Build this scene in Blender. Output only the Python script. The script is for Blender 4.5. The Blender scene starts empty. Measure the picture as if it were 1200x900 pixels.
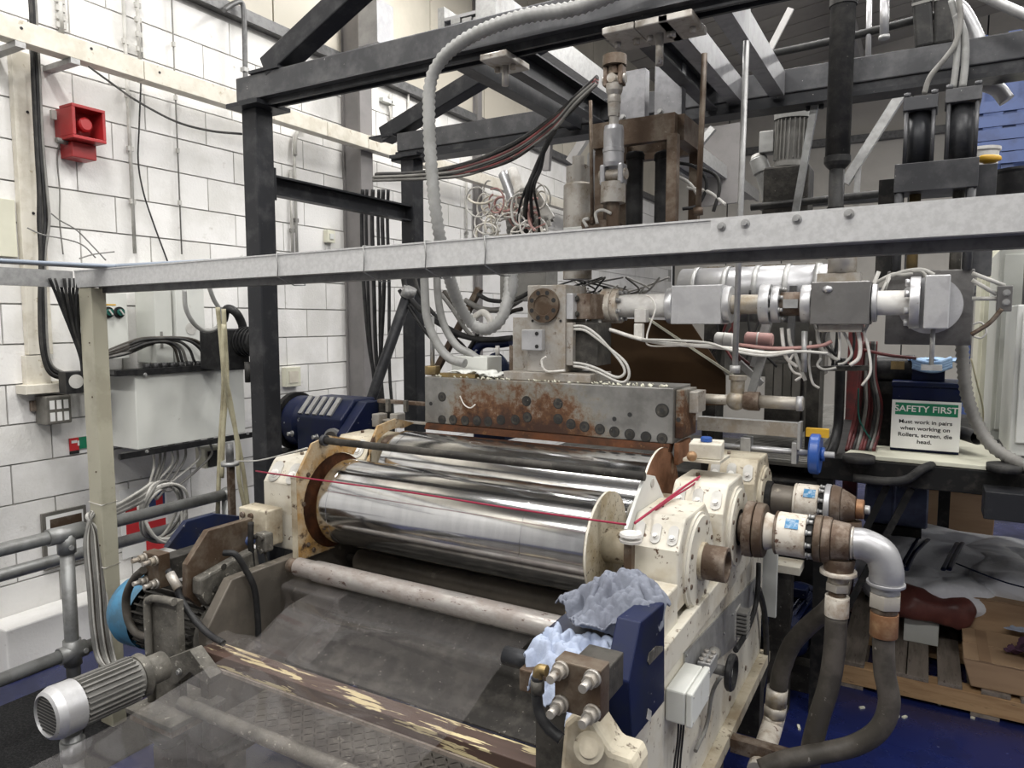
import bpy, math, random
from mathutils import Vector as V, Matrix, Euler
random.seed(7)
R = math.radians
sc = bpy.context.scene
col = sc.collection
# ---------------- camera
H = 1.95; F = 840.0; PITCH = 5.03; YAW = 30.0
cd = bpy.data.cameras.new('camera'); cam = bpy.data.objects.new('camera', cd); col.objects.link(cam)
cd.sensor_width = 36; cd.lens = F/1200*36; cd.clip_start = .05; cd.clip_end = 200
cam.location = (0, 0, H); cam.rotation_euler = (R(90-PITCH), 0, R(YAW))
sc.camera = cam
CR = Euler(cam.rotation_euler).to_matrix()
# ---------------- world, lamps, exposure
w = bpy.data.worlds.new('world'); sc.world = w; w.use_nodes = True
bgn = w.node_tree.nodes['Background']; bgn.inputs[0].default_value = (1, .99, .975, 1); bgn.inputs[1].default_value = .55
sc.view_settings.view_transform = 'Standard'; sc.view_settings.look = 'None'
sc.view_settings.exposure = 0.0; sc.view_settings.gamma = 1; sc.view_settings.use_curve_mapping = False
LAMPS = [(-2.9, 1.2), (-.4, .4), (-2.9, 5.0), (-.4, 4.0), (1.8, 2.0), (-1.0, 7.6), (1.8, 6.0), (-.9, -2.2), (-3.2, -2.5), (2.0, -2.0), (1.5, 9.3), (4.2, 3.2)]  # last lamp added out of view to brighten the bulk bag and right-hand faces
LZ = 5.55; LPOW = 100
for (lx, ly) in LAMPS:
    ld = bpy.data.lights.new('lamp_light', 'AREA'); ld.shape = 'RECTANGLE'; ld.size = 1.5; ld.size_y = .32
    ld.energy = LPOW; ld.color = (1, .98, .95)
    lo = bpy.data.objects.new('lamp_light', ld); col.objects.link(lo); lo.location = (lx, ly, LZ-.03)
# ---------------- helpers
def ray(px, py): return CR @ V(((px-600)/F, -(py-450)/F, -1))
def at(px, py, Y=None, X=None, Z=None):
    d = ray(px, py); o = V((0, 0, H))
    if Y is not None: t = Y/d.y
    elif X is not None: t = X/d.x
    else: t = (Z-H)/d.z
    return o+d*t
WL = {}
def tag(o, label=None, cat=None, group=None, kind=None):
    if label: o['label'] = label
    if cat: o['category'] = cat
    if group: o['group'] = group
    if kind: o['kind'] = kind
    return o
ROOTS = []
def thing(name, label, cat, group=None):
    o = bpy.data.objects.new(name, None); col.objects.link(o); o.empty_display_size = .05
    tag(o, label, cat, group); WL[o.name] = V((0, 0, 0)); ROOTS.append(o)
    return o
def perp(d):
    d = d.normalized()
    a = V((0, 0, 1)) if abs(d.z) < .9 else V((1, 0, 0))
    x = a.cross(d).normalized(); return x, d.cross(x).normalized()
def smoothpts(pts, k=6):
    pts = [V(p) for p in pts]
    if len(pts) < 3: return pts
    out = []
    P = [pts[0]*2-pts[1]]+pts+[pts[-1]*2-pts[-2]]
    for i in range(1, len(P)-2):
        a, b, c, d = P[i-1:i+3]
        for j in range(k):
            t = j/k
            out.append(.5*((2*b)+(c-a)*t+(2*a-5*b+4*c-d)*t*t+(3*b-a-3*c+d)*t**3))
    out.append(pts[-1]); return out
class MB:
    def __init__(s): s.v = []; s.f = []; s.sm = []
    def add(s, vs, fs, sm=False):
        n = len(s.v); s.v += [V(v) for v in vs]
        for i, f in enumerate(fs):
            s.f.append([n+j for j in f]); s.sm.append(sm if isinstance(sm, bool) else sm[i])
        return s
    def box(s, c, d, rot=None, taper=1.0):
        c = V(c); h = V(d)/2; vs = []
        for z in (-1, 1):
            k = taper if z > 0 else 1
            for (x, y) in ((-1, -1), (1, -1), (1, 1), (-1, 1)):
                p = V((x*h.x*k, y*h.y*k, z*h.z))
                if rot is not None: p = (rot if isinstance(rot, Matrix) else Euler(rot).to_matrix()) @ p
                vs.append(c+p)
        return s.add(vs, [(3, 2, 1, 0), (4, 5, 6, 7), (0, 1, 5, 4), (1, 2, 6, 5), (2, 3, 7, 6), (3, 0, 4, 7)])
    def bb(s, a, b):
        a = V(a); b = V(b); return s.box((a+b)/2, [abs(q) for q in (b-a)])
    def bar(s, a, b, w, h, up=(0, 0, 1)):
        a = V(a); b = V(b); d = (b-a).normalized(); x = d.cross(V(up))
        if x.length < 1e-3: x = d.cross(V((1, 0, 0)))
        x.normalize(); y = x.cross(d)
        m = Matrix((x, d, y)).transposed()
        return s.box((a+b)/2, (w, (b-a).length, h), m)
    def cyl(s, a, b, r, r2=None, n=16, caps=True):
        a = V(a); b = V(b); r2 = r if r2 is None else r2; x, y = perp(b-a); vs = []
        for (p, q) in ((a, r), (b, r2)):
            for i in range(n):
                t = 2*math.pi*i/n; vs.append(p+(x*math.cos(t)+y*math.sin(t))*q)
        fs = [(i, (i+1) % n, n+(i+1) % n, n+i) for i in range(n)]; sm = [True]*n
        if caps: fs += [tuple(reversed(range(n))), tuple(range(n, 2*n))]; sm += [False]*2
        return s.add(vs, fs, sm)
    def lathe(s, a, b, prof, n=24, caps=True, sm=True):   # prof: (t in metres along a->b, r)
        a = V(a); d = (V(b)-a).normalized(); x, y = perp(d); vs = []; fs = []; fl = []
        m = len(prof)
        # duplicate rings where the profile turns sharply so shading stays crisp
        for k in range(m-1):
            base = len(vs)
            for (t, r) in (prof[k], prof[k+1]):
                for i in range(n):
                    q = 2*math.pi*i/n; vs.append(a+d*t+(x*math.cos(q)+y*math.sin(q))*r)
            for i in range(n):
                j = (i+1) % n; fs.append((base+i, base+j, base+n+j, base+n+i)); fl.append(sm)
        if caps:
            for (t, r), rev in ((prof[0], True), (prof[-1], False)):
                if r > 1e-4:
                    base = len(vs)
                    for i in range(n):
                        q = 2*math.pi*i/n; vs.append(a+d*t+(x*math.cos(q)+y*math.sin(q))*r)
                    idx = list(range(base, base+n)); fs.append(tuple(reversed(idx)) if rev else tuple(idx)); fl.append(False)
        return s.add(vs, fs, fl)
    def tube(s, pts, r, n=8, k=6, smooth=True, flat=1.0, rfun=None):
        P = smoothpts(pts, k) if smooth else [V(p) for p in pts]
        vs = []; fs = []; x = None; m = len(P)
        for i, p in enumerate(P):
            d = (P[min(i+1, m-1)]-P[max(i-1, 0)]).normalized()
            if x is None: x, y = perp(d)
            else:
                x = (x-d*x.dot(d)).normalized(); y = d.cross(x)
            rr = rfun(i, m) if rfun else r
            for j in range(n):
                q = 2*math.pi*j/n; vs.append(p+(x*math.cos(q)+y*math.sin(q)*flat)*rr)
        for i in range(m-1):
            for j in range(n):
                jj = (j+1) % n; fs.append((i*n+j, i*n+jj, (i+1)*n+jj, (i+1)*n+j))
        sm = [True]*len(fs)
        fs += [tuple(reversed(range(n))), tuple(range((m-1)*n, m*n))]; sm += [False]*2
        return s.add(vs, fs, sm)
    def prism(s, poly, off):      # poly: 3D outline, off: thickness vector
        poly = [V(p) for p in poly]; off = V(off); n = len(poly)
        nrm = sum(((poly[i]-poly[0]).cross(poly[(i+1) % n]-poly[0]) for i in range(1, n-1)), V((0, 0, 0)))
        if nrm.dot(off) > 0: poly = poly[::-1]
        vs = poly+[p+off for p in poly]
        fs = [tuple(range(n)), tuple(reversed(range(n, 2*n)))]+[(i+n, (i+1) % n+n, (i+1) % n, i) for i in range(n)]
        return s.add(vs, [tuple(reversed(f)) if 0 else f for f in fs])
    def hexbolt(s, p, d, r, h):
        p = V(p); d = V(d).normalized(); s.cyl(p, p+d*h*.25, r*1.35, n=12); return s.cyl(p+d*h*.25, p+d*h, r, n=6)
    def sphere(s, c, r, n=12, m=8, sc=(1, 1, 1)):
        c = V(c); vs = []; fs = []
        for i in range(m+1):
            a = math.pi*i/m
            for j in range(n):
                b = 2*math.pi*j/n; vs.append(c+V((math.sin(a)*math.cos(b)*sc[0], math.sin(a)*math.sin(b)*sc[1], math.cos(a)*sc[2]))*r)
        for i in range(m):
            for j in range(n):
                k = (j+1) % n; fs.append((i*n+j, (i+1)*n+j, (i+1)*n+k, i*n+k))
        return s.add(vs, fs, True)
    def build(s, name, m, parent=None, bevel=0, label=None, cat=None, group=None, kind=None, subd=0):
        lo = V([min(v[i] for v in s.v) for i in range(3)]); hi = V([max(v[i] for v in s.v) for i in range(3)]); c = (lo+hi)/2
        if parent is None: c.z = lo.z
        me = bpy.data.meshes.new(name); me.from_pydata([v-c for v in s.v], [], s.f)
        me.polygons.foreach_set('use_smooth', s.sm)
        me.materials.append(m if not isinstance(m, str) else M[m]); me.update()
        o = bpy.data.objects.new(name, me); col.objects.link(o)
        if parent is not None:
            o.parent = parent; o.location = c-WL[parent.name]
        else: o.location = c
        WL[o.name] = c
        if bevel:
            b = o.modifiers.new('bevel', 'BEVEL'); b.width = bevel; b.segments = 2; b.limit_method = 'ANGLE'; b.angle_limit = R(40)
        if subd:
            b = o.modifiers.new('subd', 'SUBSURF'); b.levels = subd; b.render_levels = subd
        tag(o, label, cat, group, kind)
        return o
def copytree(o, parent=None, loc=None, rz=None, label=None, mat=None):
    c = o.copy(); col.objects.link(c); c.parent = parent
    if parent is None:
        if loc is not None: c.location = loc
        if rz is not None: c.rotation_euler.z = rz
        if label: c['label'] = label
    for ch in o.children:
        copytree(ch, c)
    return c
def finalize(o):
    # put the Empty at the base centre of its parts
    pts = []
    def rec(q, off):
        for ch in q.children:
            w_ = off+ch.location
            if ch.type in ('MESH', 'FONT', 'CURVE'):
                for b in ch.bound_box: pts.append(w_+V(b))
            rec(ch, w_)
    rec(o, V((0, 0, 0)))
    if not pts: return
    lo = V([min(v[i] for v in pts) for i in range(3)]); hi = V([max(v[i] for v in pts) for i in range(3)])
    c = V(((lo.x+hi.x)/2, (lo.y+hi.y)/2, lo.z)); o.location = c; WL[o.name] = c
    for ch in o.children: ch.location -= c
def done(*ts):
    bpy.context.view_layer.update()
    for t in ts: finalize(t); ROOTS.remove(t)
# ---------------- materials
M = {}
def mt(name, c1, c2=None, rough=.5, metal=0., scale=6., lo=.45, hi=.62, bump=.0, c3=None, s3=30., lo3=.6, hi3=.68, stretch=(1, 1, 1), rough2=None, spec=.5, coord='Object', bscale=None):
    m = bpy.data.materials.new(name); m.use_nodes = True; nt = m.node_tree; N = nt.nodes; L = nt.links
    b = N['Principled BSDF']; b.inputs['Roughness'].default_value = rough; b.inputs['Metallic'].default_value = metal
    if max(c1) < .12 and metal < .35 and name != 'floor_blue': spec = .22
    b.inputs['Specular IOR Level'].default_value = spec
    c1 = (*c1, 1); b.inputs['Base Color'].default_value = c1
    M[name] = m
    if c2 is None and not bump: return m
    tc = N.new('ShaderNodeTexCoord'); oi = N.new('ShaderNodeObjectInfo'); mp = N.new('ShaderNodeMapping')
    ad = N.new('ShaderNodeVectorMath'); ad.operation = 'MULTIPLY_ADD'
    L.new(oi.outputs['Random'], ad.inputs[0]); ad.inputs[1].default_value = (17, 23, 31); L.new(tc.outputs[coord], ad.inputs[2])
    L.new(ad.outputs[0], mp.inputs[0]); mp.inputs['Scale'].default_value = stretch
    def noise(sc_, det=5):
        n = N.new('ShaderNodeTexNoise'); n.inputs['Scale'].default_value = sc_; n.inputs['Detail'].default_value = det; n.inputs['Roughness'].default_value = .65
        L.new(mp.outputs[0], n.inputs['Vector']); return n
    out = None
    if c2 is not None:
        n1 = noise(scale); r1 = N.new('ShaderNodeMapRange'); r1.inputs[1].default_value = lo; r1.inputs[2].default_value = hi
        L.new(n1.outputs[0], r1.inputs[0])
        mx = N.new('ShaderNodeMix'); mx.data_type = 'RGBA'; mx.inputs[6].default_value = c1; mx.inputs[7].default_value = (*c2, 1)
        L.new(r1.outputs[0], mx.inputs[0]); out = mx.outputs[2]
        if rough2 is not None:
            r2 = N.new('ShaderNodeMapRange'); r2.inputs[3].default_value = rough; r2.inputs[4].default_value = rough2
            L.new(r1.outputs[0], r2.inputs[0]); L.new(r2.outputs[0], b.inputs['Roughness'])
            if metal:
                r4 = N.new('ShaderNodeMapRange'); r4.inputs[3].default_value = metal; r4.inputs[4].default_value = metal*.3
                L.new(r1.outputs[0], r4.inputs[0]); L.new(r4.outputs[0], b.inputs['Metallic'])
    if c3 is not None:
        n3 = noise(s3, 4); r3 = N.new('ShaderNodeMapRange'); r3.inputs[1].default_value = lo3; r3.inputs[2].default_value = hi3
        L.new(n3.outputs[0], r3.inputs[0])
        mx3 = N.new('ShaderNodeMix'); mx3.data_type = 'RGBA'; mx3.inputs[7].default_value = (*c3, 1)
        L.new(r3.outputs[0], mx3.inputs[0]); L.new(out, mx3.inputs[6]); out = mx3.outputs[2]
    if out: L.new(out, b.inputs['Base Color'])
    if bump:
        nb = noise(bscale or scale*5, 3); bp = N.new('ShaderNodeBump'); bp.inputs['Strength'].default_value = bump; bp.inputs['Distance'].default_value = .01
        L.new(nb.outputs[0], bp.inputs['Height']); L.new(bp.outputs[0], b.inputs['Normal'])
    return m
mt('wall_white', (.80, .79, .77), (.70, .69, .66), .75, scale=2.2, bump=.25, bscale=60, c3=(.5, .48, .44), s3=9, lo3=.66, hi3=.8)
mt('mortar', (.45, .44, .42), (.58, .57, .55), .9, scale=5)
mt('cladding', (.55, .51, .43), (.47, .44, .37), .6, scale=1.2)
mt('cladding_dim', (.50, .475, .43), (.42, .40, .36), .6, scale=.8)
mt('roof', (.40, .38, .34), (.34, .32, .29), .7, scale=1)
mt('seam', (.07, .07, .07), None, .8)
mt('floor_blue', (.010, .016, .080), (.007, .009, .028), .26, scale=1.6, lo=.5, hi=.7, c3=(.10, .11, .2), s3=22, lo3=.69, hi3=.74, rough2=.45)
mt('mat_black', (.012, .012, .013), (.03, .03, .03), .95, scale=90, bump=.8, bscale=160)
mt('black_steel', (.022, .023, .026), (.06, .06, .062), .42, .1, scale=9, lo=.5, hi=.75, c3=(.3, .28, .25), s3=60, lo3=.7, hi3=.76, bump=.05)
mt('grey_steel', (.06, .061, .065), (.11, .11, .113), .42, .3, scale=7, lo=.45, hi=.7, c3=(.45, .44, .42), s3=70, lo3=.69, hi3=.76)
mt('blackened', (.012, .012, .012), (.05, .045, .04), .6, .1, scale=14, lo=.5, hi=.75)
mt('galv', (.40, .40, .395), (.31, .31, .305), .45, .45, scale=30, lo=.4, hi=.65, c3=(.26, .25, .23), s3=6, lo3=.62, hi3=.8)
mt('galv_mid', (.25, .25, .26), (.19, .19, .20), .45, .4, scale=14, c3=(.4, .4, .4), s3=40, lo3=.66, hi3=.75)
mt('rail_zinc', (.56, .56, .555), (.48, .48, .475), .45, .2, scale=60, lo=.4, hi=.6)
mt('galv_dark', (.15, .15, .15), (.10, .10, .10), .5, .4, scale=20)
mt('alu', (.55, .55, .56), (.38, .38, .38), .38, .7, scale=11, lo=.45, hi=.7, c3=(.2, .18, .16), s3=40, lo3=.66, hi3=.74, rough2=.6)
mt('steel_plate', (.21, .205, .20), (.12, .115, .11), .38, .7, scale=8, rough2=.55, c3=(.3, .28, .26), s3=50, lo3=.68, hi3=.75)
mt('steel_light', (.42, .40, .37), (.27, .235, .19), .4, .6, scale=9, rough2=.7, c3=(.12, .08, .05), s3=25, lo3=.62, hi3=.72)
mt('chrome', (.60, .605, .61), (.53, .53, .54), .12, 1.0, scale=3, stretch=(6, 1, 1))
mt('chrome_end', (.5, .5, .5), None, .2, 1.0)
mt('rust', (.19, .065, .02), (.38, .17, .06), .8, .1, scale=11, lo=.4, hi=.62, bump=.3, c3=(.05, .03, .02), s3=35, lo3=.6, hi3=.7)
mt('rust_dark', (.045, .02, .010), (.10, .036, .014), .7, .1, scale=9, lo=.4, hi=.62, bump=.3, c3=(.16, .08, .03), s3=20, lo3=.62, hi3=.72)
mt('rust_disc', (.25, .12, .065), (.15, .065, .03), .75, .15, scale=16, c3=(.42, .3, .2), s3=7, lo3=.6, hi3=.68)
mt('rusty_yellow', (.36, .21, .07), (.45, .36, .24), .75, .1, scale=9, lo=.4, hi=.6, c3=(.06, .03, .015), s3=14, lo3=.54, hi3=.64, bump=.3)
mt('rust_grey', (.10, .066, .044), (.22, .18, .145), .6, .4, scale=12, c3=(.06, .03, .02), s3=30, lo3=.6, hi3=.7, bump=.2)
mt('brown_steel', (.085, .055, .035), (.15, .12, .09), .5, .4, scale=10, c3=(.3, .27, .22), s3=60, lo3=.68, hi3=.74, bump=.15)
mt('cream', (.60, .57, .49), (.45, .39, .29), .5, 0, scale=5, lo=.47, hi=.70, c3=(.10, .055, .03), s3=26, lo3=.615, hi3=.67, bump=.06)
mt('cream_dirty', (.55, .50, .39), (.30, .24, .16), .55, 0, scale=5, lo=.42, hi=.66, c3=(.08, .05, .03), s3=24, lo3=.6, hi3=.68, bump=.1)
mt('cream_post', (.42, .40, .31), (.33, .31, .235), .5, 0, scale=5, c3=(.15, .1, .07), s3=40, lo3=.69, hi3=.74)
mt('trunk_cream', (.68, .645, .56), (.58, .54, .45), .55, 0, scale=8, c3=(.42, .36, .26), s3=22, lo3=.62, hi3=.72)
mt('disc_cream', (.55, .50, .40), (.40, .33, .22), .6, 0, scale=8, c3=(.08, .06, .04), s3=70, lo3=.6, hi3=.66)
mt('grimy', (.155, .145, .125), (.07, .065, .055), .65, .2, scale=8, lo=.42, hi=.62, c3=(.38, .36, .31), s3=45, lo3=.62, hi3=.70, bump=.35)
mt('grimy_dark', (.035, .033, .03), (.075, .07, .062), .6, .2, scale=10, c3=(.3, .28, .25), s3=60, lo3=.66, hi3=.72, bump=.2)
mt('grimy_plate', (.16, .14, .115), (.09, .08, .068), .5, .3, scale=4, lo=.4, hi=.65, c3=(.30, .27, .22), s3=12, lo3=.6, hi3=.72, bump=.1)
mt('beam_worn', (.085, .055, .045), (.075, .05, .04), .4, .1, scale=6, c3=(.55, .47, .28), s3=8, lo3=.545, hi3=.56, stretch=(.45, 5, 5))
mt('blue_paint', (.006, .011, .045), (.010, .015, .036), .42, 0, scale=8, c3=(.32, .33, .35), s3=26, lo3=.68, hi3=.71)
mt('blue_dark', (.012, .018, .05), (.02, .022, .035), .4, 0, scale=8, c3=(.3, .3, .3), s3=35, lo3=.66, hi3=.72)
mt('blue_bright', (.02, .075, .30), (.03, .09, .32), .35, 0, scale=10, c3=(.5, .55, .6), s3=40, lo3=.68, hi3=.72)
mt('blue_cyan', (.055, .20, .34), (.05, .13, .2), .5, 0, scale=7, c3=(.1, .08, .07), s3=20, lo3=.64, hi3=.7)
mt('blue_rack', (.045, .075, .19), (.035, .055, .14), .45, 0, scale=5)
mt('cab_grey', (.60, .61, .57), (.55, .56, .52), .45, 0, scale=3)
mt('cab_white', (.66, .67, .63), (.60, .61, .58), .45, 0, scale=2, c3=(.4, .38, .33), s3=14, lo3=.68, hi3=.75)
mt('cab_cream', (.66, .65, .53), (.60, .59, .48), .5, 0, scale=2)
mt('col_grey', (.20, .19, .187), (.17, .163, .16), .55, 0, scale=4)
mt('col_grey_light', (.42, .41, .40), (.36, .35, .34), .55, 0, scale=4)
mt('black_plastic', (.015, .015, .016), (.03, .03, .03), .4, 0, scale=20)
mt('rubber', (.028, .028, .028), (.055, .053, .05), .55, 0, scale=12, c3=(.2, .19, .17), s3=50, lo3=.68, hi3=.75)
mt('rubber_grey', (.05, .045, .038), (.085, .075, .065), .5, 0, scale=8, c3=(.3, .28, .25), s3=30, lo3=.66, hi3=.74)
mt('cable_grey', (.21, .205, .19), (.15, .145, .135), .55, 0, scale=9)
mt('cable_light', (.50, .49, .46), (.38, .37, .34), .5, 0, scale=9)
mt('cable_white', (.72, .70, .66), (.55, .52, .47), .5, 0, scale=12)
mt('cable_black', (.016, .016, .017), (.035, .035, .035), .45, 0, scale=9)
mt('cable_maroon', (.16, .03, .03), (.08, .03, .03), .5, 0, scale=9)
mt('cable_blue', (.26, .30, .36), None, .5)
mt('hose_grey', (.28, .28, .27), (.22, .22, .21), .5, 0, scale=10)
mt('hose_yellow', (.42, .39, .27), (.30, .27, .18), .5, 0, scale=10)
mt('pipe_worn', (.42, .40, .38), (.25, .22, .20), .32, .65, scale=9, lo=.42, hi=.62, stretch=(.6, 1.5, 1.5), c3=(.10, .06, .05), s3=40, lo3=.62, hi3=.68, rough2=.55)
mt('rail_galv', (.27, .275, .27), (.20, .20, .195), .45, .55, scale=12, c3=(.4, .4, .38), s3=45, lo3=.66, hi3=.74)
mt('red_paint', (.37, .022, .025), (.30, .02, .02), .35)
mt('red_cord', (.30, .015, .05), None, .5)
mt('red_bright', (.55, .03, .035), None, .5)
mt('sign_green', (.01, .20, .10), None, .5)
mt('green_dark', (.02, .10, .08), None, .4)
mt('sign_white', (.80, .80, .78), None, .4)
mt('ink', (.03, .03, .03), None, .5)
mt('sticker_blue', (.02, .16, .33), (.3, .4, .5), .4, scale=60)
mt('yellow', (.60, .36, .02), (.5, .28, .02), .5)
mt('brass', (.30, .22, .10), (.20, .15, .08), .4, .7, scale=14)
mt('copper', (.24, .12, .06), (.35, .22, .12), .5, .5, scale=14)
mt('cardboard', (.39, .26, .155), (.34, .22, .13), .8, 0, scale=3, stretch=(1, 1, 6))
mt('card_edge', (.30, .19, .11), None, .8)
mt('wood', (.42, .27, .14), (.33, .20, .10), .75, 0, scale=4, stretch=(1, 9, 9), c3=(.15, .1, .06), s3=9, lo3=.62, hi3=.7)
mt('wood_grey', (.22, .185, .155), (.15, .125, .10), .8, 0, scale=4, stretch=(9, 1, 9), c3=(.08, .06, .05), s3=9, lo3=.6, hi3=.7)
mt('bag_white', (.78, .79, .82), (.66, .66, .69), .4, 0, scale=6, bump=.4, bscale=14)
mt('bag_maroon', (.10, .035, .03), (.14, .05, .04), .35, 0, scale=6)
mt('cloth_grey', (.17, .185, .225), (.13, .14, .175), .9, 0, scale=9, bump=.2, bscale=120)
mt('cloth_pale', (.33, .38, .49), (.28, .32, .42), .9, 0, scale=9, bump=.2, bscale=120)
mt('cloth_purple', (.07, .035, .06), (.10, .05, .08), .9, 0, scale=9)
mt('wrap_blue', (.32, .48, .68), (.2, .33, .55), .6, 0, scale=20)
mt('board_brown', (.065, .036, .016), (.055, .03, .013), .6, 0, scale=4)
mt('maroon_panel', (.06, .018, .015), (.08, .025, .02), .5)
mt('checker', (.20, .185, .165), (.12, .11, .10), .42, .5, scale=6, c3=(.34, .32, .28), s3=20, lo3=.6, hi3=.7)
mt('drum_grey', (.12, .115, .10), (.20, .19, .17), .5, .3, scale=5)
mt('white_matte', (.7, .69, .66), (.55, .53, .5), .6, 0, scale=12)
mt('pink_wrap', (.40, .22, .20), (.34, .2, .18), .6, 0, scale=20)
mt('drum_blue', (.12, .14, .22), (.08, .09, .15), .5, 0, scale=6)
mt('heater', (.44, .41, .36), (.31, .26, .19), .5, .5, scale=10, c3=(.15, .1, .07), s3=30, lo3=.64, hi3=.72)
mt('dirty_white', (.60, .56, .49), (.36, .29, .22), .55, 0, scale=14, lo=.45, hi=.65, c3=(.12, .06, .04), s3=40, lo3=.6, hi3=.68)
mt('duct_silver', (.40, .40, .41), (.30, .30, .31), .4, .6, scale=3)
ORD = ['leftmost', 'second', 'third', 'fourth', 'fifth', 'sixth', 'seventh', 'eighth', 'ninth', 'tenth']
def film_mat():
    m = bpy.data.materials.new('film'); m.use_nodes = True; N = m.node_tree.nodes; L = m.node_tree.links; N.remove(N['Principled BSDF'])
    tr = N.new('ShaderNodeBsdfTransparent'); tr.inputs[0].default_value = (.95, .94, .94, 1)
    gl = N.new('ShaderNodeBsdfGlossy'); gl.inputs['Roughness'].default_value = .06; gl.inputs[0].default_value = (.8, .8, .82, 1)
    df = N.new('ShaderNodeBsdfDiffuse'); df.inputs[0].default_value = (.5, .47, .46, 1)
    lw = N.new('ShaderNodeLayerWeight'); lw.inputs[0].default_value = .5
    pw = N.new('ShaderNodeMath'); pw.operation = 'POWER'; pw.inputs[1].default_value = 3.5; L.new(lw.outputs['Facing'], pw.inputs[0])
    ma = N.new('ShaderNodeMath'); ma.operation = 'MULTIPLY_ADD'; ma.inputs[1].default_value = .45; ma.inputs[2].default_value = .03; L.new(pw.outputs[0], ma.inputs[0])
    a = N.new('ShaderNodeMixShader'); a.inputs[0].default_value = .06; L.new(tr.outputs[0], a.inputs[1]); L.new(df.outputs[0], a.inputs[2])
    b = N.new('ShaderNodeMixShader'); L.new(ma.outputs[0], b.inputs[0]); L.new(a.outputs[0], b.inputs[1]); L.new(gl.outputs[0], b.inputs[2])
    L.new(b.outputs[0], N['Material Output'].inputs[0]); M['film'] = m
film_mat()
def emit_mat():
    m = bpy.data.materials.new('lamp_glow'); m.use_nodes = True; b = m.node_tree.nodes['Principled BSDF']
    b.inputs['Emission Color'].default_value = (1, .98, .95, 1); b.inputs['Emission Strength'].default_value = 6; M['lamp_glow'] = m
emit_mat()
def die_mat():   # ground steel that rusts towards the middle of the die
    m = mt('die_steel', (.27, .265, .25), (.18, .175, .165), .42, .55, scale=6, rough2=.5)
    N = m.node_tree.nodes; L = m.node_tree.links; b = N['Principled BSDF']
    src = b.inputs['Base Color'].links[0].from_socket
    tc = N.new('ShaderNodeTexCoord'); sx = N.new('ShaderNodeSeparateXYZ'); L.new(tc.outputs['Object'], sx.inputs[0])
    def mr(sock, a, b_, c=0., d=1.):
        r = N.new('ShaderNodeMapRange'); r.inputs[1].default_value = a; r.inputs[2].default_value = b_; r.inputs[3].default_value = c; r.inputs[4].default_value = d; L.new(sock, r.inputs[0]); return r.outputs[0]
    def mth(op, a, b_):
        q = N.new('ShaderNodeMath'); q.operation = op
        for i, s in enumerate((a, b_)):
            if isinstance(s, (int, float)): q.inputs[i].default_value = s
            else: L.new(s, q.inputs[i])
        return q.outputs[0]
    left = mr(sx.outputs[0], -.58, -.40); right = mr(sx.outputs[0], .12, .50, 1, 0)
    band = mth('MULTIPLY', left, right); low = mr(sx.outputs[2], .12, -.13)
    n = N.new('ShaderNodeTexNoise'); n.inputs['Scale'].default_value = 16; n.inputs['Detail'].default_value = 7; n.inputs['Roughness'].default_value = .75; L.new(tc.outputs['Object'], n.inputs['Vector'])
    s = mth('ADD', mth('MULTIPLY', mth('ADD', mth('MULTIPLY', low, .62), .42), band), mth('MULTIPLY', mth('SUBTRACT', n.outputs[0], .5), 1.7))
    k = mr(s, .32, .72)
    mx = N.new('ShaderNodeMix'); mx.data_type = 'RGBA'; L.new(k, mx.inputs[0]); L.new(src, mx.inputs[6])
    cr = N.new('ShaderNodeValToRGB'); cr.color_ramp.elements[0].color = (.21, .175, .10, 1); cr.color_ramp.elements[1].color = (.04, .016, .008, 1); cr.color_ramp.elements[0].position = .38; cr.color_ramp.elements[1].position = .95; ce_ = cr.color_ramp.elements.new(.66); ce_.color = (.12, .052, .018, 1)
    L.new(s, cr.inputs[0]); L.new(cr.outputs[0], mx.inputs[7]); L.new(mx.outputs[2], b.inputs['Base Color'])
    ro = mr(k, 0, 1, .38, .75); L.new(ro, b.inputs['Roughness']); me_ = mr(k, 0, 1, .6, .05); L.new(me_, b.inputs['Metallic'])
die_mat()
def text(body, name, size, loc, rot, m, parent=None, extr=.0006, align='CENTER', spacing=1.0, sx=1.0):
    cu = bpy.data.curves.new(name, 'FONT'); cu.body = body; cu.size = size; cu.offset = size*.016; cu.extrude = extr; cu.align_x = align; cu.align_y = 'CENTER'; cu.space_line = spacing
    cu.materials.append(M[m]); o = bpy.data.objects.new(name, cu); col.objects.link(o); o.rotation_euler = rot; o.scale = (sx, 1, 1)
    bpy.context.view_layer.update(); dg = bpy.context.evaluated_depsgraph_get(); me = bpy.data.meshes.new_from_object(o.evaluated_get(dg)); me.name = name
    bpy.data.objects.remove(o); o = bpy.data.objects.new(name, me); col.objects.link(o); o.rotation_euler = rot; o.scale = (sx, 1, 1)
    if not me.materials: me.materials.append(M[m])
    loc = V(loc); o.location = loc-(WL[parent.name] if parent else V((0, 0, 0))); o.parent = parent; WL[o.name] = loc
    return o
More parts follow.
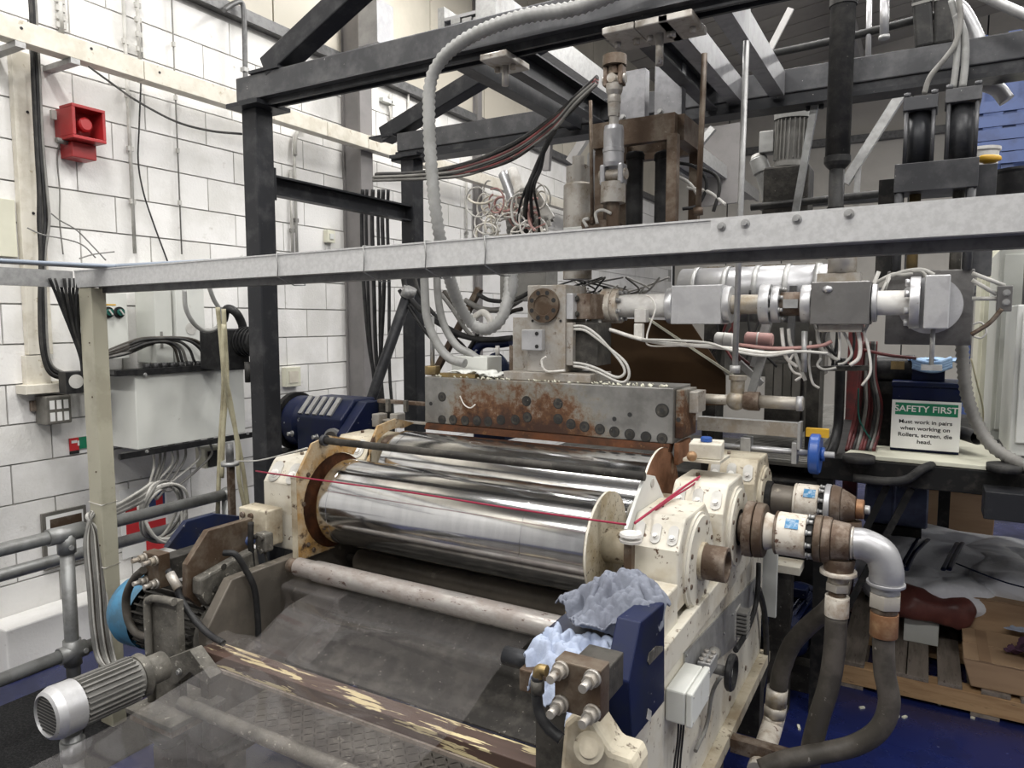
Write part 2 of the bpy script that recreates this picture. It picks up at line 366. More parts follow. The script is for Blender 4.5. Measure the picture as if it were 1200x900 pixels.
# ================= setting
WX = -4.42; YB = 14.0; Z0 = .02; BH = .225; BLn = .45; WT = Z0+BH*18.4
fl = MB().bb((WX-.3, -6, -.1), (6, YB+.2, 0)).build('floor', 'floor_blue', kind='structure')
wl = MB().bb((WX-.25, -5, 0), (WX-.012, YB, 7)).build('wall_left', 'mortar', kind='structure')
def blockmesh(L_, H_):
    m = MB(); g = .0045; m.bb((-.006, -L_/2+g, -H_/2+g), (.012, L_/2-g, H_/2-g)); return m
proto = {}
rest = MB()
for r in range(18):
    z = Z0+BH*(r+.5)
    for c in range(-14, 41):
        y = c*BLn+(BLn/2 if r % 2 else 0)
        if y > YB-.2 or y < -5: continue
        if 1.1 < y < 8.0:
            if 'b' not in proto:
                o = blockmesh(BLn, BH).build('block', 'wall_white', wl); proto['b'] = o
            else:
                o = proto['b'].copy(); col.objects.link(o)
            o.location = V((WX, y, z))-WL['wall_left']+V((random.uniform(-.0015, .0015), 0, 0))
        else:
            rest.bb((WX-.012, y-BLn/2+.0045, z-BH/2+.0045), (WX+.006, y+BLn/2-.0045, z+BH/2-.0045))
rest.build('blockwork', 'wall_white', wl, kind='stuff')
# cladding above the blockwork
y = -4.0; 
while y < YB:
    MB().bb((WX-.02, y+.006, WT+.03), (WX+.02, y+.99, 7)).build('cladding_panel', 'cladding', wl); y += 1.0
MB().bb((WX-.02, -5, WT-.05), (WX+.07, YB, WT+.03)).build('trim_1', 'galv_dark', kind='structure')
# back wall
wb = MB().bb((WX, YB, 0), (6.5, YB+.2, 9)).build('wall_back', 'seam', kind='structure')
x = WX+.05
while x < 6:
    MB().bb((x+.012, YB-.03, 0), (x+.988, YB+.01, 9)).build('cladding_panel', 'cladding_dim', wb, ); x += 1.0
for z in (2.4, 5.0): MB().bb((WX, YB-.16, z), (6, YB-.04, z+.12)).build('girt', 'galv_dark', wb)
wf = MB().bb((WX, -6.2, 0), (6.5, -6, 9)).build('wall_front', 'seam', kind='structure')
x = WX+.05
while x < 6:
    MB().bb((x+.012, -6.01, 0), (x+.988, -5.97, 9)).build('cladding_panel', 'col_grey', wf); x += 1.0
# roof, rising to the right
def rz(x): return 6.72+.118*x
ce = MB().prism([(WX-.3, -6, rz(WX-.3)), (6.5, -6, rz(6.5)), (6.5, YB+.2, rz(6.5)), (WX-.3, YB+.2, rz(WX-.3))], (0, 0, .15)).build('ceiling', 'seam', kind='structure')
y = -6
while y < YB:
    MB().prism([(WX, y+.015, rz(WX)), (6.5, y+.015, rz(6.5)), (6.5, y+.48, rz(6.5)), (WX, y+.48, rz(WX))], (0, 0, -.03)).build('roof_sheet', 'roof', ce); y += .5
for x in (-1.2, 2.2):
    MB().bb((x-.06, -6, rz(x)-.33), (x+.06, YB, rz(x)-.05)).build('roof_beam', 'col_grey_light', ce)
# high-bay lamps
L0 = None
for i, (lx, ly) in enumerate(LAMPS):
    if L0 is None:
        L0 = thing('ceiling_lamp', 'unseen long white high-bay lamp hung under the roof', 'lamp', 'high-bay lamps under the roof')
        MB().bb((lx-.78, ly-.19, LZ), (lx+.78, ly+.19, LZ+.09)).build('housing', 'white_matte', L0, bevel=.01)
        MB().bb((lx-.75, ly-.16, LZ-.006), (lx+.75, ly+.16, LZ-.001)).build('diffuser', 'lamp_glow', L0)
        for s in (-.6, .6): MB().cyl((lx+s, ly, LZ+.09), (lx+s, ly, rz(lx+s)-.02), .006, n=6).build('hanger', 'galv', L0)
        l0 = (lx, ly)
        done(L0)
    else:
        c = copytree(L0, None, L0.location+V((lx-l0[0], ly-l0[1], 0)))
# steel stanchions on the left wall
def stanchion(px, X0, wdt, dep, zt, lab, nm='steel_column'):
    p = at(px, 300, X=X0); y0 = p.y
    t = thing(nm, lab, 'column')
    MB().bb((WX+.01, y0, 0), (X0, y0+wdt, .02)).build('base_plate', 'col_grey', t)
    MB().bb((WX+.01, y0, .02), (WX+.03, y0+wdt, zt)).build('flange', 'col_grey', t)
    MB().bb((X0-.02, y0, .02), (X0, y0+wdt, zt)).build('flange', 'col_grey', t)
    MB().bb((WX+.03, y0+.02, .02), (X0-.02, y0+.05, zt)).build('web', 'col_grey', t)
    done(t); return y0
ys = stanchion(425, -4.2, .15, .3, 6.1, 'grey painted steel column against the block wall behind the black frame')
stanchion(561, -4.33, .08, .3, 6.1, 'grey steel column farther along the block wall behind the hoses')
t = thing('haunch_beam', 'grey steel rafter haunch bolted high on the grey wall column', 'beam')
p = at(425, 60, X=-3.9)
MB().prism([(WX+.3, ys+.02, 5.1), (WX+.35, ys+.02, 6.1), (-2.2, ys+.02, 6.3), (-2.2, ys+.02, 6.05), (-3.9, ys+.02, 5.5)], (0, .18, 0)).build('rafter', 'col_grey_light', t)
done(t)
# ================= overhead black frame
ZB = 3.03
def bx2(X0, X1, Y0, Y1, Z0_, Z1_): return MB().bb((X0, Y0, Z0_), (X1, Y1, Z1_))
cx = at(285, 200, Y=2.49).x
def fcol(x, y, lab, zt=2.99):
    t = thing('frame_column', lab, 'column')
    bx2(x-.1, x+.2, y-.1, y+.2, 0, .015).build('base_plate', 'black_steel', t)
    bx2(x, x+.105, y, y+.105, .015, zt).build('post', 'black_steel', t, bevel=.006)
    bx2(x-.05, x+.17, y-.05, y+.16, zt, zt+.02).build('top_plate', 'black_steel', t)
    done(t)
fcol(cx, 2.49, 'front black square steel column carrying the overhead frame')
p2 = at(470, 250, Y=3.74); fcol(p2.x, 3.74, 'rear black square steel column in front of the grey wall column')
x0 = at(277, 125, Y=2.49).x
t = thing('frame_beam', 'front grey-black overhead steel beam running across the machine', 'beam')
bx2(x0, .6, 2.49, 2.60, ZB, ZB+.115).build('box_section', 'grey_steel', t, bevel=.006)
bx2(x0+.15, .6, 2.505, 2.52, ZB-.035, ZB).build('lip', 'black_steel', t); bx2(x0+.15, .6, 2.56, 2.575, ZB-.035, ZB).build('lip', 'black_steel', t)
bx2(x0+.15, .6, 2.47, 2.61, ZB-.008, ZB-.0005).build('flange', 'grey_steel', t)
done(t)
x1 = at(465, 180, Y=3.74).x
t = thing('frame_beam', 'rear grey-black overhead beam parallel to the front one', 'beam')
bx2(x1, .9, 3.74, 3.85, ZB+.01, ZB+.125).build('box_section', 'grey_steel', t, bevel=.006)
bx2(x1-.02, .9, 3.75, 3.765, ZB-.03, ZB+.01).build('lip', 'black_steel', t); bx2(x1-.02, .9, 3.82, 3.835, ZB-.03, ZB+.01).build('lip', 'black_steel', t)
bx2(x1-.04, .9, 3.73, 3.86, ZB-.05, ZB-.03).build('flange', 'black_steel', t)
done(t)
t = thing('side_beam', 'black channel beam joining the front and rear black columns', 'beam')
za = at(318, 197, Y=2.5).z
bx2(cx+.02, cx+.08, 2.6, 3.74, za-.1, za-.09).build('flange', 'black_steel', t); bx2(cx+.02, cx+.08, 2.6, 3.74, za-.01, za).build('flange', 'black_steel', t)
bx2(cx+.02, cx+.028, 2.6, 3.74, za-.09, za-.01).build('web', 'black_steel', t)
bx2(cx+.0, cx+.1, 2.597, 2.61, za-.13, za+.03).build('end_plate', 'black_steel', t)
done(t)
for (a, b, Y, lab) in (((318, 100), (455, -45), 2.54, 'thick black diagonal brace rising from the front column top'), ((452, 186), (640, 45), 3.79, 'black diagonal brace rising from the rear beam end')):
    t = thing('diagonal_brace', lab, 'brace'); A = at(*a, Y=Y); B = at(*b, Y=Y)
    A.z = max(A.z, ZB+.135)
    MB().bar(A, B, .10, .105, (0, 1, 0)).build('brace_tube', 'black_steel', t, bevel=.006)
    e = (B-A).normalized(); MB().bb(A+V((-.09, -.06, -.02)), A+V((.11, .06, -.005))).build('foot_plate', 'black_steel', t)
    done(t)
# diagonal tube low behind the rail, to the left of the rear column
t = thing('raking_prop', 'black round prop leaning between floor machine and rear column', 'brace')
MB().cyl(at(478, 345, Y=3.3), at(478, 345, Y=3.3)+(at(428, 488, Y=3.3)-at(478, 345, Y=3.3))*((at(478, 345, Y=3.3).z-.0)/(at(478, 345, Y=3.3).z-at(428, 488, Y=3.3).z)), .032, n=14).build('tube', 'black_steel', t)
MB().cyl(at(481, 337, Y=3.3), at(477, 348, Y=3.3), .04, n=14).build('collar', 'galv', t); done(t)
# lengthwise channels between the beams
def chan(x, y0, y1, z0, lab, w_=.06, h_=.12, m='grey_steel', flip=1):
    t = thing('channel_beam', lab, 'beam')
    bx2(x, x+.008, y0, y1, z0, z0+h_).build('web', m, t)
    for zz in (z0, z0+h_-.008): MB().bb((x, y0, zz), (x+flip*w_, y1, zz+.008)).build('flange', m, t)
    done(t)
xa = at(868, 105, Y=3.74).x; xb = at(918, 95, Y=3.74).x; xc = at(708, 128, Y=3.74).x
chan(xa, 2.61, 3.735, ZB-.0, 'steel channel between the beams, right of the brown press frame', flip=-1, h_=.11, m='galv_mid')
chan(xb, 2.61, 3.735, ZB-.0, 'steel channel between the beams, nearest the big black pipe', flip=-1, h_=.11, m='galv_mid')
chan(xa-.17, 2.61, 3.735, ZB-.02, 'dark steel channel just left of the silver-webbed channels', m='grey_steel')
chan(xc-.03, 2.61, 3.735, ZB-.02, 'dark steel channel above the sagging cable bundle', m='black_steel')
chan(xc-.14, 2.61, 3.735, ZB-.02, 'dark steel channel left of the shaft head', m='black_steel', flip=-1)
def plate(p, d, lab, m='steel_light', nm='clamp_plate', rod=0):
    t = thing(nm, lab, 'clamp'); MB().box(p, d).build('plate', m, t, bevel=.004)
    q = V(p); mb = MB()
    MB().cyl(q+V((-d[0]*.3, 0, -d[2]/2)), q+V((-d[0]*.3, 0, -d[2]/2-.02)), .012, n=6).build('nut', m, t)
    MB().cyl(q+V((d[0]*.3, 0, -d[2]/2)), q+V((d[0]*.3, 0, -d[2]/2-.02)), .012, n=6).build('nut', m, t)
    if rod: MB().cyl(q, q+V((0, 0, -rod)), .014, n=10).build('rod_end', m, t)
    done(t)
for (px, py, lab, rod) in ((592, 80, 'pale beam clamp left of the shaft head', .09), (735, 45, 'grey beam clamp above the shaft head', 0), (773, 50, 'dusty beam clamp with a rod, right of the shaft head', .12), (800, 34, 'rearmost beam clamp beside the channels', 0)):
    p = at(px, py, Y=2.56); plate((p.x, 2.56, ZB-.05), (.12, .19, .025), lab, rod=rod)
# ================= the brown press frame hung in the middle
YP = 3.15
t = thing('hydraulic_press', 'brown steel press frame with four posts standing over the feed block', 'frame')
zt = at(760, 138, Y=YP).z; zt2 = at(760, 168, Y=YP).z; zb = at(760, 275, Y=YP).z
xl = at(697, 200, Y=YP).x; xr = at(792, 200, Y=YP).x
bx2(xl, xr, YP-.03, YP+.012, zt2, zt).build('top_rail', 'brown_steel', t)
bx2(xl, xr, YP+.31, YP+.35, zt2, zt).build('top_rail', 'brown_steel', t)
bx2(xr-.03, xr+.03, YP+.013, YP+.309, zt2, zt).build('side_rail', 'brown_steel', t)
bx2(xl-.0, xl+.04, YP+.013, YP+.309, zt2, zt).build('side_rail', 'brown_steel', t)
for (x, y) in ((xl, YP), (xr-.03, YP-.04), (xl, YP+.3), (xr-.03, YP+.3)):
    bx2(x, x+.045, y, y+.045, zb-.1, zt2+.02).build('post', 'brown_steel', t)
bx2(xl-.06, xr+.06, YP-.1, YP+.36, zb-.11, zb+.0).build('base_block', 'rust_grey', t, bevel=.004)
bx2(xl-.0, xl+.14, YP-.15, YP-.0, zb, zb+.06).build('foot_block', 'rust_grey', t, bevel=.004)
done(t)
for (px, lab) in ((743, 'left galvanised flat plate hanging above the press frame'), (786, 'right galvanised flat plate hanging above the press frame')):
    t = thing('hanger_plate', lab, 'plate'); a = at(px-17, 140, Y=YP+.17); b = at(px+15, 140, Y=YP+.17)
    bx2(a.x, b.x, YP+.14, YP+.2, zt-.0, ZB+.09).build('plate', 'galv_mid', t, bevel=.002)
    mb = MB().hexbolt((a.x+.03, YP+.139, zt+.06), (0, -1, 0), .01, .015).build('bolt', 'galv', t)
    done(t)
for (px, lab, rr) in ((744, 'left black ram cylinder inside the brown press frame', .04), (779, 'right black ram cylinder inside the brown press frame', .045)):
    p = at(px, 200, Y=YP+.15); t = thing('ram_cylinder', lab, 'cylinder')
    zt3 = at(px, 180, Y=YP+.15).z
    MB().lathe((p.x, p.y, zb+.001), (p.x, p.y, 4), [(0, rr), (zt3-zb, rr), (zt3-zb+.004, rr*.95), (zt3-zb+.01, rr*.3), (zt2-zb-.003, rr*.3)]).build('barrel', 'cable_black', t)
    MB().lathe((p.x, p.y, zt3-.03), (p.x, p.y, 4), [(0, rr*1.12), (.025, rr*1.12)]).build('gland', 'blackened', t)
    done(t)
# universal-joint shaft
t = thing('cardan_shaft', 'dusty grey universal-joint drive shaft hanging in front of the press frame', 'shaft')
YS = 3.02; c = at(719, 180, Y=YS); X = c.x
def zz(py, px=719): return at(px, py, Y=YS).z
def seg(a, b, r, m, nm, prof=None):
    z0, z1 = zz(b), zz(a); MB().lathe((X, YS, z0), (X, YS, 9), [(f*(z1-z0), r*q) for f, q in (prof or [(0, 1), (1, 1)])], n=20).build(nm, m, t)
seg(66, 78, .052, 'brown_steel', 'top_flange'); seg(78, 88, .03, 'brown_steel', 'hub')
for s in (-1, 1): MB().box((X+s*.034, YS, zz(90)), (.022, .05, .085)).build('yoke_ear', 'rust_grey', t, bevel=.006)
MB().cyl((X-.052, YS, zz(94)), (X+.052, YS, zz(94)), .02).build('cross_pin', 'steel_light', t)
MB().cyl((X, YS-.04, zz(94)), (X, YS+.04, zz(94)), .02).build('cross_pin', 'steel_light', t)
seg(99, 112, .038, 'steel_light', 'yoke', [(0, .75), (.4, .95), (1, 1)])
seg(112, 148, .028, 'steel_light', 'spline', [(0, .75), (.3, .75), (.32, .9), (.75, 1), (.76, 1.06), (.9, 1.06), (1, 1)])
seg(148, 196, .045, 'duct_silver', 'sleeve', [(0, .9), (.1, 1), (.35, 1), (.36, 1.05), (.45, 1.05), (.46, 1), (.9, .98), (1, .9)])
MB().cyl((X-.062, YS, zz(205)), (X+.062, YS, zz(205)), .025).build('cross_pin', 'steel_light', t)
for s in (-1, 1): MB().box((X+s*.042, YS, zz(205)), (.026, .06, .09)).build('yoke_ear', 'duct_silver', t, bevel=.008)
seg(214, 238, .055, 'steel_light', 'bottom_flange'); seg(238, 268, .03, 'brown_steel', 'stub')
done(t)
# hanger rods
def rod(nm, lab, a, b, Y, r, m='galv', top=None, cat='rod', col_=None):
    t = thing(nm, lab, cat); A = at(*a, Y=Y); B = at(*b, Y=Y)
    if top: A = V((A.x, Y, top))
    MB().cyl(A, B, r, n=12).build('rod', m, t)
    d = (A-B).normalized()
    MB().cyl(B, B+d*.03, r*1.8, n=6).build('nut', m, t)
    done(t)
rod('hanger_rod', 'bright galvanised rod hanging from the front beam down to a collar by the pipe', (876, 10), (861, 437), 2.95, .012, 'galv')
rod('hanger_rod', 'dark threaded rod beside the right side of the press frame', (825, 88), (818, 252), 3.0, .012, 'brown_steel', top=ZB-.0)
rod('hanger_rod', 'thin dark rod left of the shaft in front of the cable bundle', (692, 118), (694, 262), 3.0, .008, 'brown_steel')
# silver cladded pipe stub and tank behind the wires (px 660-690, y 165-275)
t = thing('feed_cylinder', 'pale metal cylinder with a stepped cap standing left of the drive shaft', 'cylinder')
p = at(677, 280, Y=3.3)
MB().lathe((p.x, 3.3, p.z-.2), (p.x, 3.3, 9), [(0, .072), (.46, .072), (.47, .06), (.55, .06), (.551, .03), (.6, .03)], n=24).build('barrel', 'steel_light', t)
p = at(688, 200, Y=3.3)
MB().lathe((p.x, 3.42, p.z-.3), (p.x, 3.42, 9), [(0, .05), (.4, .05), (.42, .035), (.45, .035)], n=20).build('cap', 'duct_silver', t); done(t)
# ================= grey guard rail across the view
YR = 1.88
t = thing('crossing_rail', 'long galvanised channel rail crossing in front of the whole machine', 'rail')
xl = at(88, 330, Y=YR).x; zt = 2.178
m = MB(); xr = 1.05
bx2(xl, xr, YR-.003, YR, zt-.075, zt).build('web', 'rail_zinc', t)
bx2(xl, xr, YR, YR+.045, zt-.003, zt).build('top_flange', 'galv', t)
bx2(xl, xr, YR, YR+.05, zt-.075, zt-.072).build('bottom_flange', 'galv', t)
bx2(xl, xr, YR-.006, YR+.004, zt-.001, zt+.004).build('top_lip', 'rail_zinc', t)
bx2(xl+.09, xr, YR+.055, YR+.060, zt-.10, zt-.01).build('inner_channel', 'galv_dark', t)  # dark zinc colour carries the shade behind and below the rail
bx2(xl+.09, xr, YR+.060, YR+.10, zt-.10, zt-.096).build('inner_channel', 'galv_dark', t)
xs = at(842, 290, Y=YR).x
bx2(xs, xr, YR-.006, YR-.003, zt-.073, zt-.001).build('splice_plate', 'rail_zinc', t)
for (px, py) in ((854, 279), (881, 276), (940, 272), (999, 267)):
    p = at(px, py, Y=YR-.006); MB().cyl(p, p+V((0, -.002, 0)), .011, n=14).hexbolt(p+V((0, -.002, 0)), (0, -1, 0), .0058, .008).build('bolt', 'galv', t)
done(t)
t.location += V((0, -.05, .0157)); t.rotation_euler = (0, R(-.418), R(-1.336))   # the rail sits a touch out of level and square
xl_ = xl
for px, lab in ((334, 'wire tie around the rail nearest the grey post'), (437, 'second wire tie around the rail, left of the corrugated hose'), (510, 'wire tie around the rail below the corrugated hose'), (580, 'wire tie around the rail below the white wires')):
    x = at(px, 300, Y=YR).x; e = .007+.0233*(x-xl_); zt = 2.178+.0073*(x-xl_)
    MB().tube([(x, YR-e, zt+.006), (x+.004, YR-e, zt-.04), (x+.001, YR-e, zt-.08), (x+.02, YR+.06-e, zt-.108), (x+.022, YR+.112-e, zt-.106), (x+.01, YR+.112-e, zt-.02), (x+.003, YR+.05-e, zt+.007), (x, YR-e, zt+.006)], .0022, n=6, smooth=False).build('wire_tie', 'rail_galv', None, label=lab, cat='wire')
zt = 2.178
t = thing('side_rail', 'galvanised channel rail running toward the camera from the grey post', 'rail')
bx2(xl-.003, xl, -.3, YR-.008, zt-.075, zt).build('web', 'galv', t); bx2(xl-.045, xl-.003, -.3, YR-.008, zt-.003, zt).build('flange', 'galv', t); bx2(xl-.045, xl-.003, -.3, YR-.008, zt-.075, zt-.072).build('flange', 'galv', t)
done(t)
t = thing('rail_post', 'cream-grey square post carrying the left end of the galvanised rail', 'post')
a = at(92, 345, Y=YR)
bx2(a.x, a.x+.1, YR, YR+.07, .008, zt-.078).build('post', 'cream_post', t, bevel=.004)
bx2(a.x-.05, a.x+.14, YR-.05, YR+.12, 0, .008).build('foot_plate', 'cream_post', t)
for py in (376, 370): pass
for z in (.55, .9, 1.25, 1.6, 1.85):
    MB().cyl((a.x+.07, YR-.0005, z), (a.x+.07, YR-.003, z), .004, n=8).build('rivet', 'brown_steel', t)
for z in (.8, 1.1): MB().tube([(a.x-.003, YR-.003, z), (a.x+.103, YR-.003, z-.004), (a.x+.103, YR+.073, z), (a.x-.003, YR+.073, z+.003), (a.x-.003, YR-.003, z)], .002, n=5, smooth=False).build('tie', 'cable_white', t)
done(t)
PX = a.x
# ================= corrugated hose etc.
def corr(i, m): return .0
def hose(nm, lab, pts, r, m, cat='hose', corrug=0, n=10, k=8, group=None):
    P = smoothpts(pts, k)
    if corrug:
        # resample evenly so each rib is a ring pair
        L_ = [0]
        for a, b in zip(P, P[1:]): L_.append(L_[-1]+(b-a).length)
        st = corrug; nn = int(L_[-1]/st); Q = []; j = 0
        for i in range(nn+1):
            d = min(i*st, L_[-1]-1e-6)
            while L_[j+1] < d: j += 1
            f = (d-L_[j])/(L_[j+1]-L_[j]); Q.append(P[j].lerp(P[j+1], f))
        return MB().tube(Q, r, n=n, smooth=False, rfun=lambda i, m_: r if i % 2 else r*.80).build(nm, m, None, label=lab, cat=cat, group=group)
    return MB().tube(P, r, n=n, smooth=False).build(nm, m, None, label=lab, cat=cat, group=group)
def pts(Y, *l): return [at(p[0], p[1], Y=(p[2] if len(p) > 2 else Y)) for p in l]
hose('corrugated_hose', 'thick corrugated grey hose over the front beam dropping behind the rail', pts(2.40, (760, -25), (680, 8), (620, 18), (575, 32), (540, 50), (516, 72), (504, 100), (503, 150), (506, 200), (511, 250), (520, 300, 2.45), (535, 350, 2.6), (552, 378, 2.7), (570, 386, 2.7), (587, 374, 2.7), (596, 345, 2.75), (598, 318, 2.8)), .028, 'hose_grey', corrug=.0125)
hose('grey_hose', 'smooth pale hose dropping left of the corrugated hose loop', pts(2.9, (497, 300), (498, 345), (501, 375), (512, 402), (527, 420), (545, 426)), .022, 'hose_grey')
hose('grey_hose', 'smooth pale hose dropping inside the corrugated hose loop', pts(3.0, (512, 300), (513, 345), (520, 380), (535, 405), (552, 415), (565, 425)), .02, 'hose_grey')
# sagging cable bundle to the upper middle
for i in range(11):
    o = random.uniform(-1, 1); q = i*1.9
    hose('sagging_cable', 'dark cable of the sagging bundle under the overhead frame', pts(3.35+.03*o, (440+o*4, 204+q*.4), (490, 202+q*.45+o), (545, 192+q*.7, 3.3), (600, 168+q+o*3, 3.25), (645, 140+q*.8, 3.2), (675+o*3, 112+q*.6, 3.15), (700, 90+q*.4, 3.1)), random.choice((.009, .011, .007)), random.choice(('cable_black', 'cable_black', 'rubber', 'cable_grey', 'rubber')) if i not in (3, 8) else 'cable_maroon', 'cable', n=7, k=6, group='cables of the sagging bundle under the frame')
for i in range(4):
    o = i*3.4
    hose('drop_cable', 'dark cable dropping from the sagging bundle toward the white wires', pts(3.2, (668-o*.5, 122+o), (655-o*.7, 145+o), (640-o*.3, 172+o*.5), (634-o*(.4 if i % 2 else .9), 198), (626-o, 222), (632-o*2.4, 256, 3.35), (630-o*1.5, 300, 3.5)), .007+.003*(i % 3), 'cable_black' if i % 2 else 'rubber', 'cable', n=7, group='cables dropping from the sagging bundle')
# vertical black cables behind the rear column
for i, (px, dx) in enumerate(((425, 14), (430, 8), (437, 6), (444, 3), (449, -4), (455, 2))):
    hose('riser_cable', ORD[i]+' thick black cable from the left hanging beside the rear black column', [at(px, 222, Y=4.0), at(px-1, 260, Y=4.02), at(px+1, 330, Y=4.0), at(px+dx*.5, 400, Y=4.0), at(px+dx, 445, Y=4.0), at(px+dx+4, 500, Y=3.98), V((at(px+dx+4, 500, Y=3.98).x, 3.98, .6)), V((at(px+dx+4, 500, Y=3.98).x, 3.98, .0))], .012 if i % 2 else .015, 'cable_black', 'cable', group='black cables hanging beside the rear column')
# big black pipe
t = thing('drop_pipe', 'big glossy black pipe dropping from the roof right of the press frame', 'pipe')
Yb = 3.45; p = at(985, 90, Y=Yb); zc = at(985, 186, Y=Yb).z; ze = at(985, 262, Y=Yb).z
MB().cyl((p.x, Yb, zc), (p.x, Yb, 4.8), .05, n=28).build('pipe', 'rubber', t)
MB().lathe((p.x, Yb, zc-.045), (p.x, Yb, 9), [(0, .03), (.015, .045), (.03, .054), (.055, .054), (.056, .052)], n=24).build('collar', 'rubber', t)
MB().cyl((p.x, Yb, ze-.15), (p.x, Yb, zc-.04), .031, n=20).build('lower_pipe', 'rubber', t)
MB().lathe((p.x, Yb, ze-.1), (p.x, Yb, 9), [(0, .036), (.17, .036)], n=20).build('sleeve', 'blackened', t)
MB().lathe((p.x, Yb, at(985, 8, Y=Yb).z), (p.x, Yb, 9), [(0, .055), (.03, .055)], n=20).build('collar', 'rubber', t)
done(t)
# twin thick black tubes and silver duct hoses above the rear beam
for (a, b, lab) in (((1066, -30), (1083, 72), 'left thick black tube standing on the rear overhead beam'), ((1106, -30), (1104, 70), 'right thick black tube standing on the rear overhead beam')):
    t = thing('riser_tube', lab, 'tube'); A = at(*a, Y=3.8); B = at(*b, Y=3.8); B.z = ZB+.13; A.z = 3.9
    MB().bar(A, B, .075, .08, (0, 1, 0)).build('tube', 'rubber', t, bevel=.012); q = B+(A-B)*.25
    d = (A-B).normalized(); MB().bar(q, q+d*.012, .079, .084, (0, 1, 0)).build('joint_band', 'cable_grey', t); done(t)
hose('silver_duct', 'silver duct hose curving down behind the rear beam at far right', pts(3.95, (1100, 12), (1122, 8), (1138, 30), (1150, 62), (1158, 100)), .032, 'duct_silver', n=16)
hose('silver_duct', 'short silver duct end poking out below the rear beam', pts(3.95, (1125, 92), (1150, 98), (1168, 104), (1180, 118)), .032, 'duct_silver', n=16)
hose('roof_pipe', 'pale pipe slanting out of the top right corner', pts(3.6, (1150, -6), (1175, 6), (1215, 24)), .02, 'galv', cat='pipe')
hose('hydraulic_hose', 'thin grey hose from the left hydraulic cylinder over the beam', pts(3.6, (1083, 110), (1090, 90), (1108, 68), (1120, 50), (1126, 22), (1123, -5)), .011, 'cable_grey')
hose('hydraulic_hose', 'light grey hose rising from the right hydraulic cylinder, inner one', pts(3.62, (1117, 103), (1120, 80), (1122, 55), (1122, 30), (1115, 0)), .013, 'hose_grey')
hose('hydraulic_hose', 'light grey hose rising from the right hydraulic cylinder, outer one', pts(3.62, (1128, 102), (1131, 75), (1131, 48), (1126, 28), (1120, 18)), .015, 'hose_grey')
# conduits up there
hose('overhead_conduit', 'dark conduit running behind the big black pipe under the roof', pts(3.9, (890, 66), (975, 48), (1070, 24), (1100, 17)), .018, 'rubber', cat='pipe')
for (a, b, Y, r, lab) in (((1019, -10), (1017, 84), 3.9, .012, 'thin grey vertical tube right of the big black pipe'), ((1037, -10), (1036, 46), 3.75, .019, 'short grey vertical tube hanging right of the big black pipe')):
    t = thing('vertical_tube', lab, 'tube'); MB().cyl(at(*a, Y=Y), at(*b, Y=Y), r, n=12).build('tube', 'duct_silver', t)
    MB().cyl(at(*b, Y=Y), at(b[0], b[1]-4, Y=Y), r*1.2, n=12).build('end_cap', 'galv', t); done(t)
MB().bar(at(927, 10, Y=5), at(898, 66, Y=5), .04, .02, (0, 1, 0)).build('roof_strut', 'col_grey_light', None, label='dark slanting strut behind the big black pipe near the roof', cat='brace')
MB().bar(at(1055, 112, Y=4.6), at(990, 215, Y=4.6), .05, .05, (0, 1, 0)).build('slanting_strut', 'galv', None, label='grey slanting strut below the rear beam right of the black pipe', cat='brace')
MB().bar(at(1006, 190, Y=4.6), at(1003, 240, Y=4.6), .03, .03, (0, 1, 0)).build('upright_strut', 'galv', None, label='short grey upright under the slanting strut', cat='brace')
MB().bar(at(955, 122, Y=3.8), at(932, 250, Y=3.8), .032, .032, (0, 1, 0)).build('slanting_pipe', 'rail_galv', None, label='galvanised slanting pipe beside the small overhead motor', cat='pipe')
plate(tuple(at(955, 121, Y=3.8)), (.1, .1, .02), 'black clamp plate atop the slanting galvanised pipe', 'black_steel')
# silver ribbed trunking running lengthwise in the back
xT = -2.7
t = thing('busbar_trunking', 'long ribbed silver trunking running lengthwise behind the overhead frame', 'trunking')
z0 = H+(376-0)/F*0; A = at(530, 30, X=xT); z_ = A.z
for k in range(4):
    MB().bb((xT+k*.085, 3.9, z_-.01*k), (xT+k*.085+.07, 11.5, z_+.03-.01*k)).build('rib', 'galv', t)
MB().bb((xT-.05, 3.9, z_+.03), (xT+.36, 11.5, z_+.05)).build('tray', 'duct_silver', t)
MB().bb((xT-.1, 3.9, z_-.02), (xT-.05, 11.5, z_+.12)).build('side_flange', 'galv', t)
MB().bb((xT+.36, 3.9, z_-.06), (xT+.4, 11.5, z_+.1)).build('side_flange', 'galv', t)
done(t)
MB().bb(at(420, 55, Y=4.55)+V((0, 0, 0)), at(461, 8, Y=4.75)).build('duct_box', 'duct_silver', None, label='grey sheet-metal box hanging beside the wall column near the roof', cat='box', bevel=.005)
MB().bb(at(557, 25, Y=3.2), at(604, 3, Y=3.4)).build('duct_box', 'galv', None, label='silver sheet-metal box resting above the front beam', cat='box', bevel=.004)
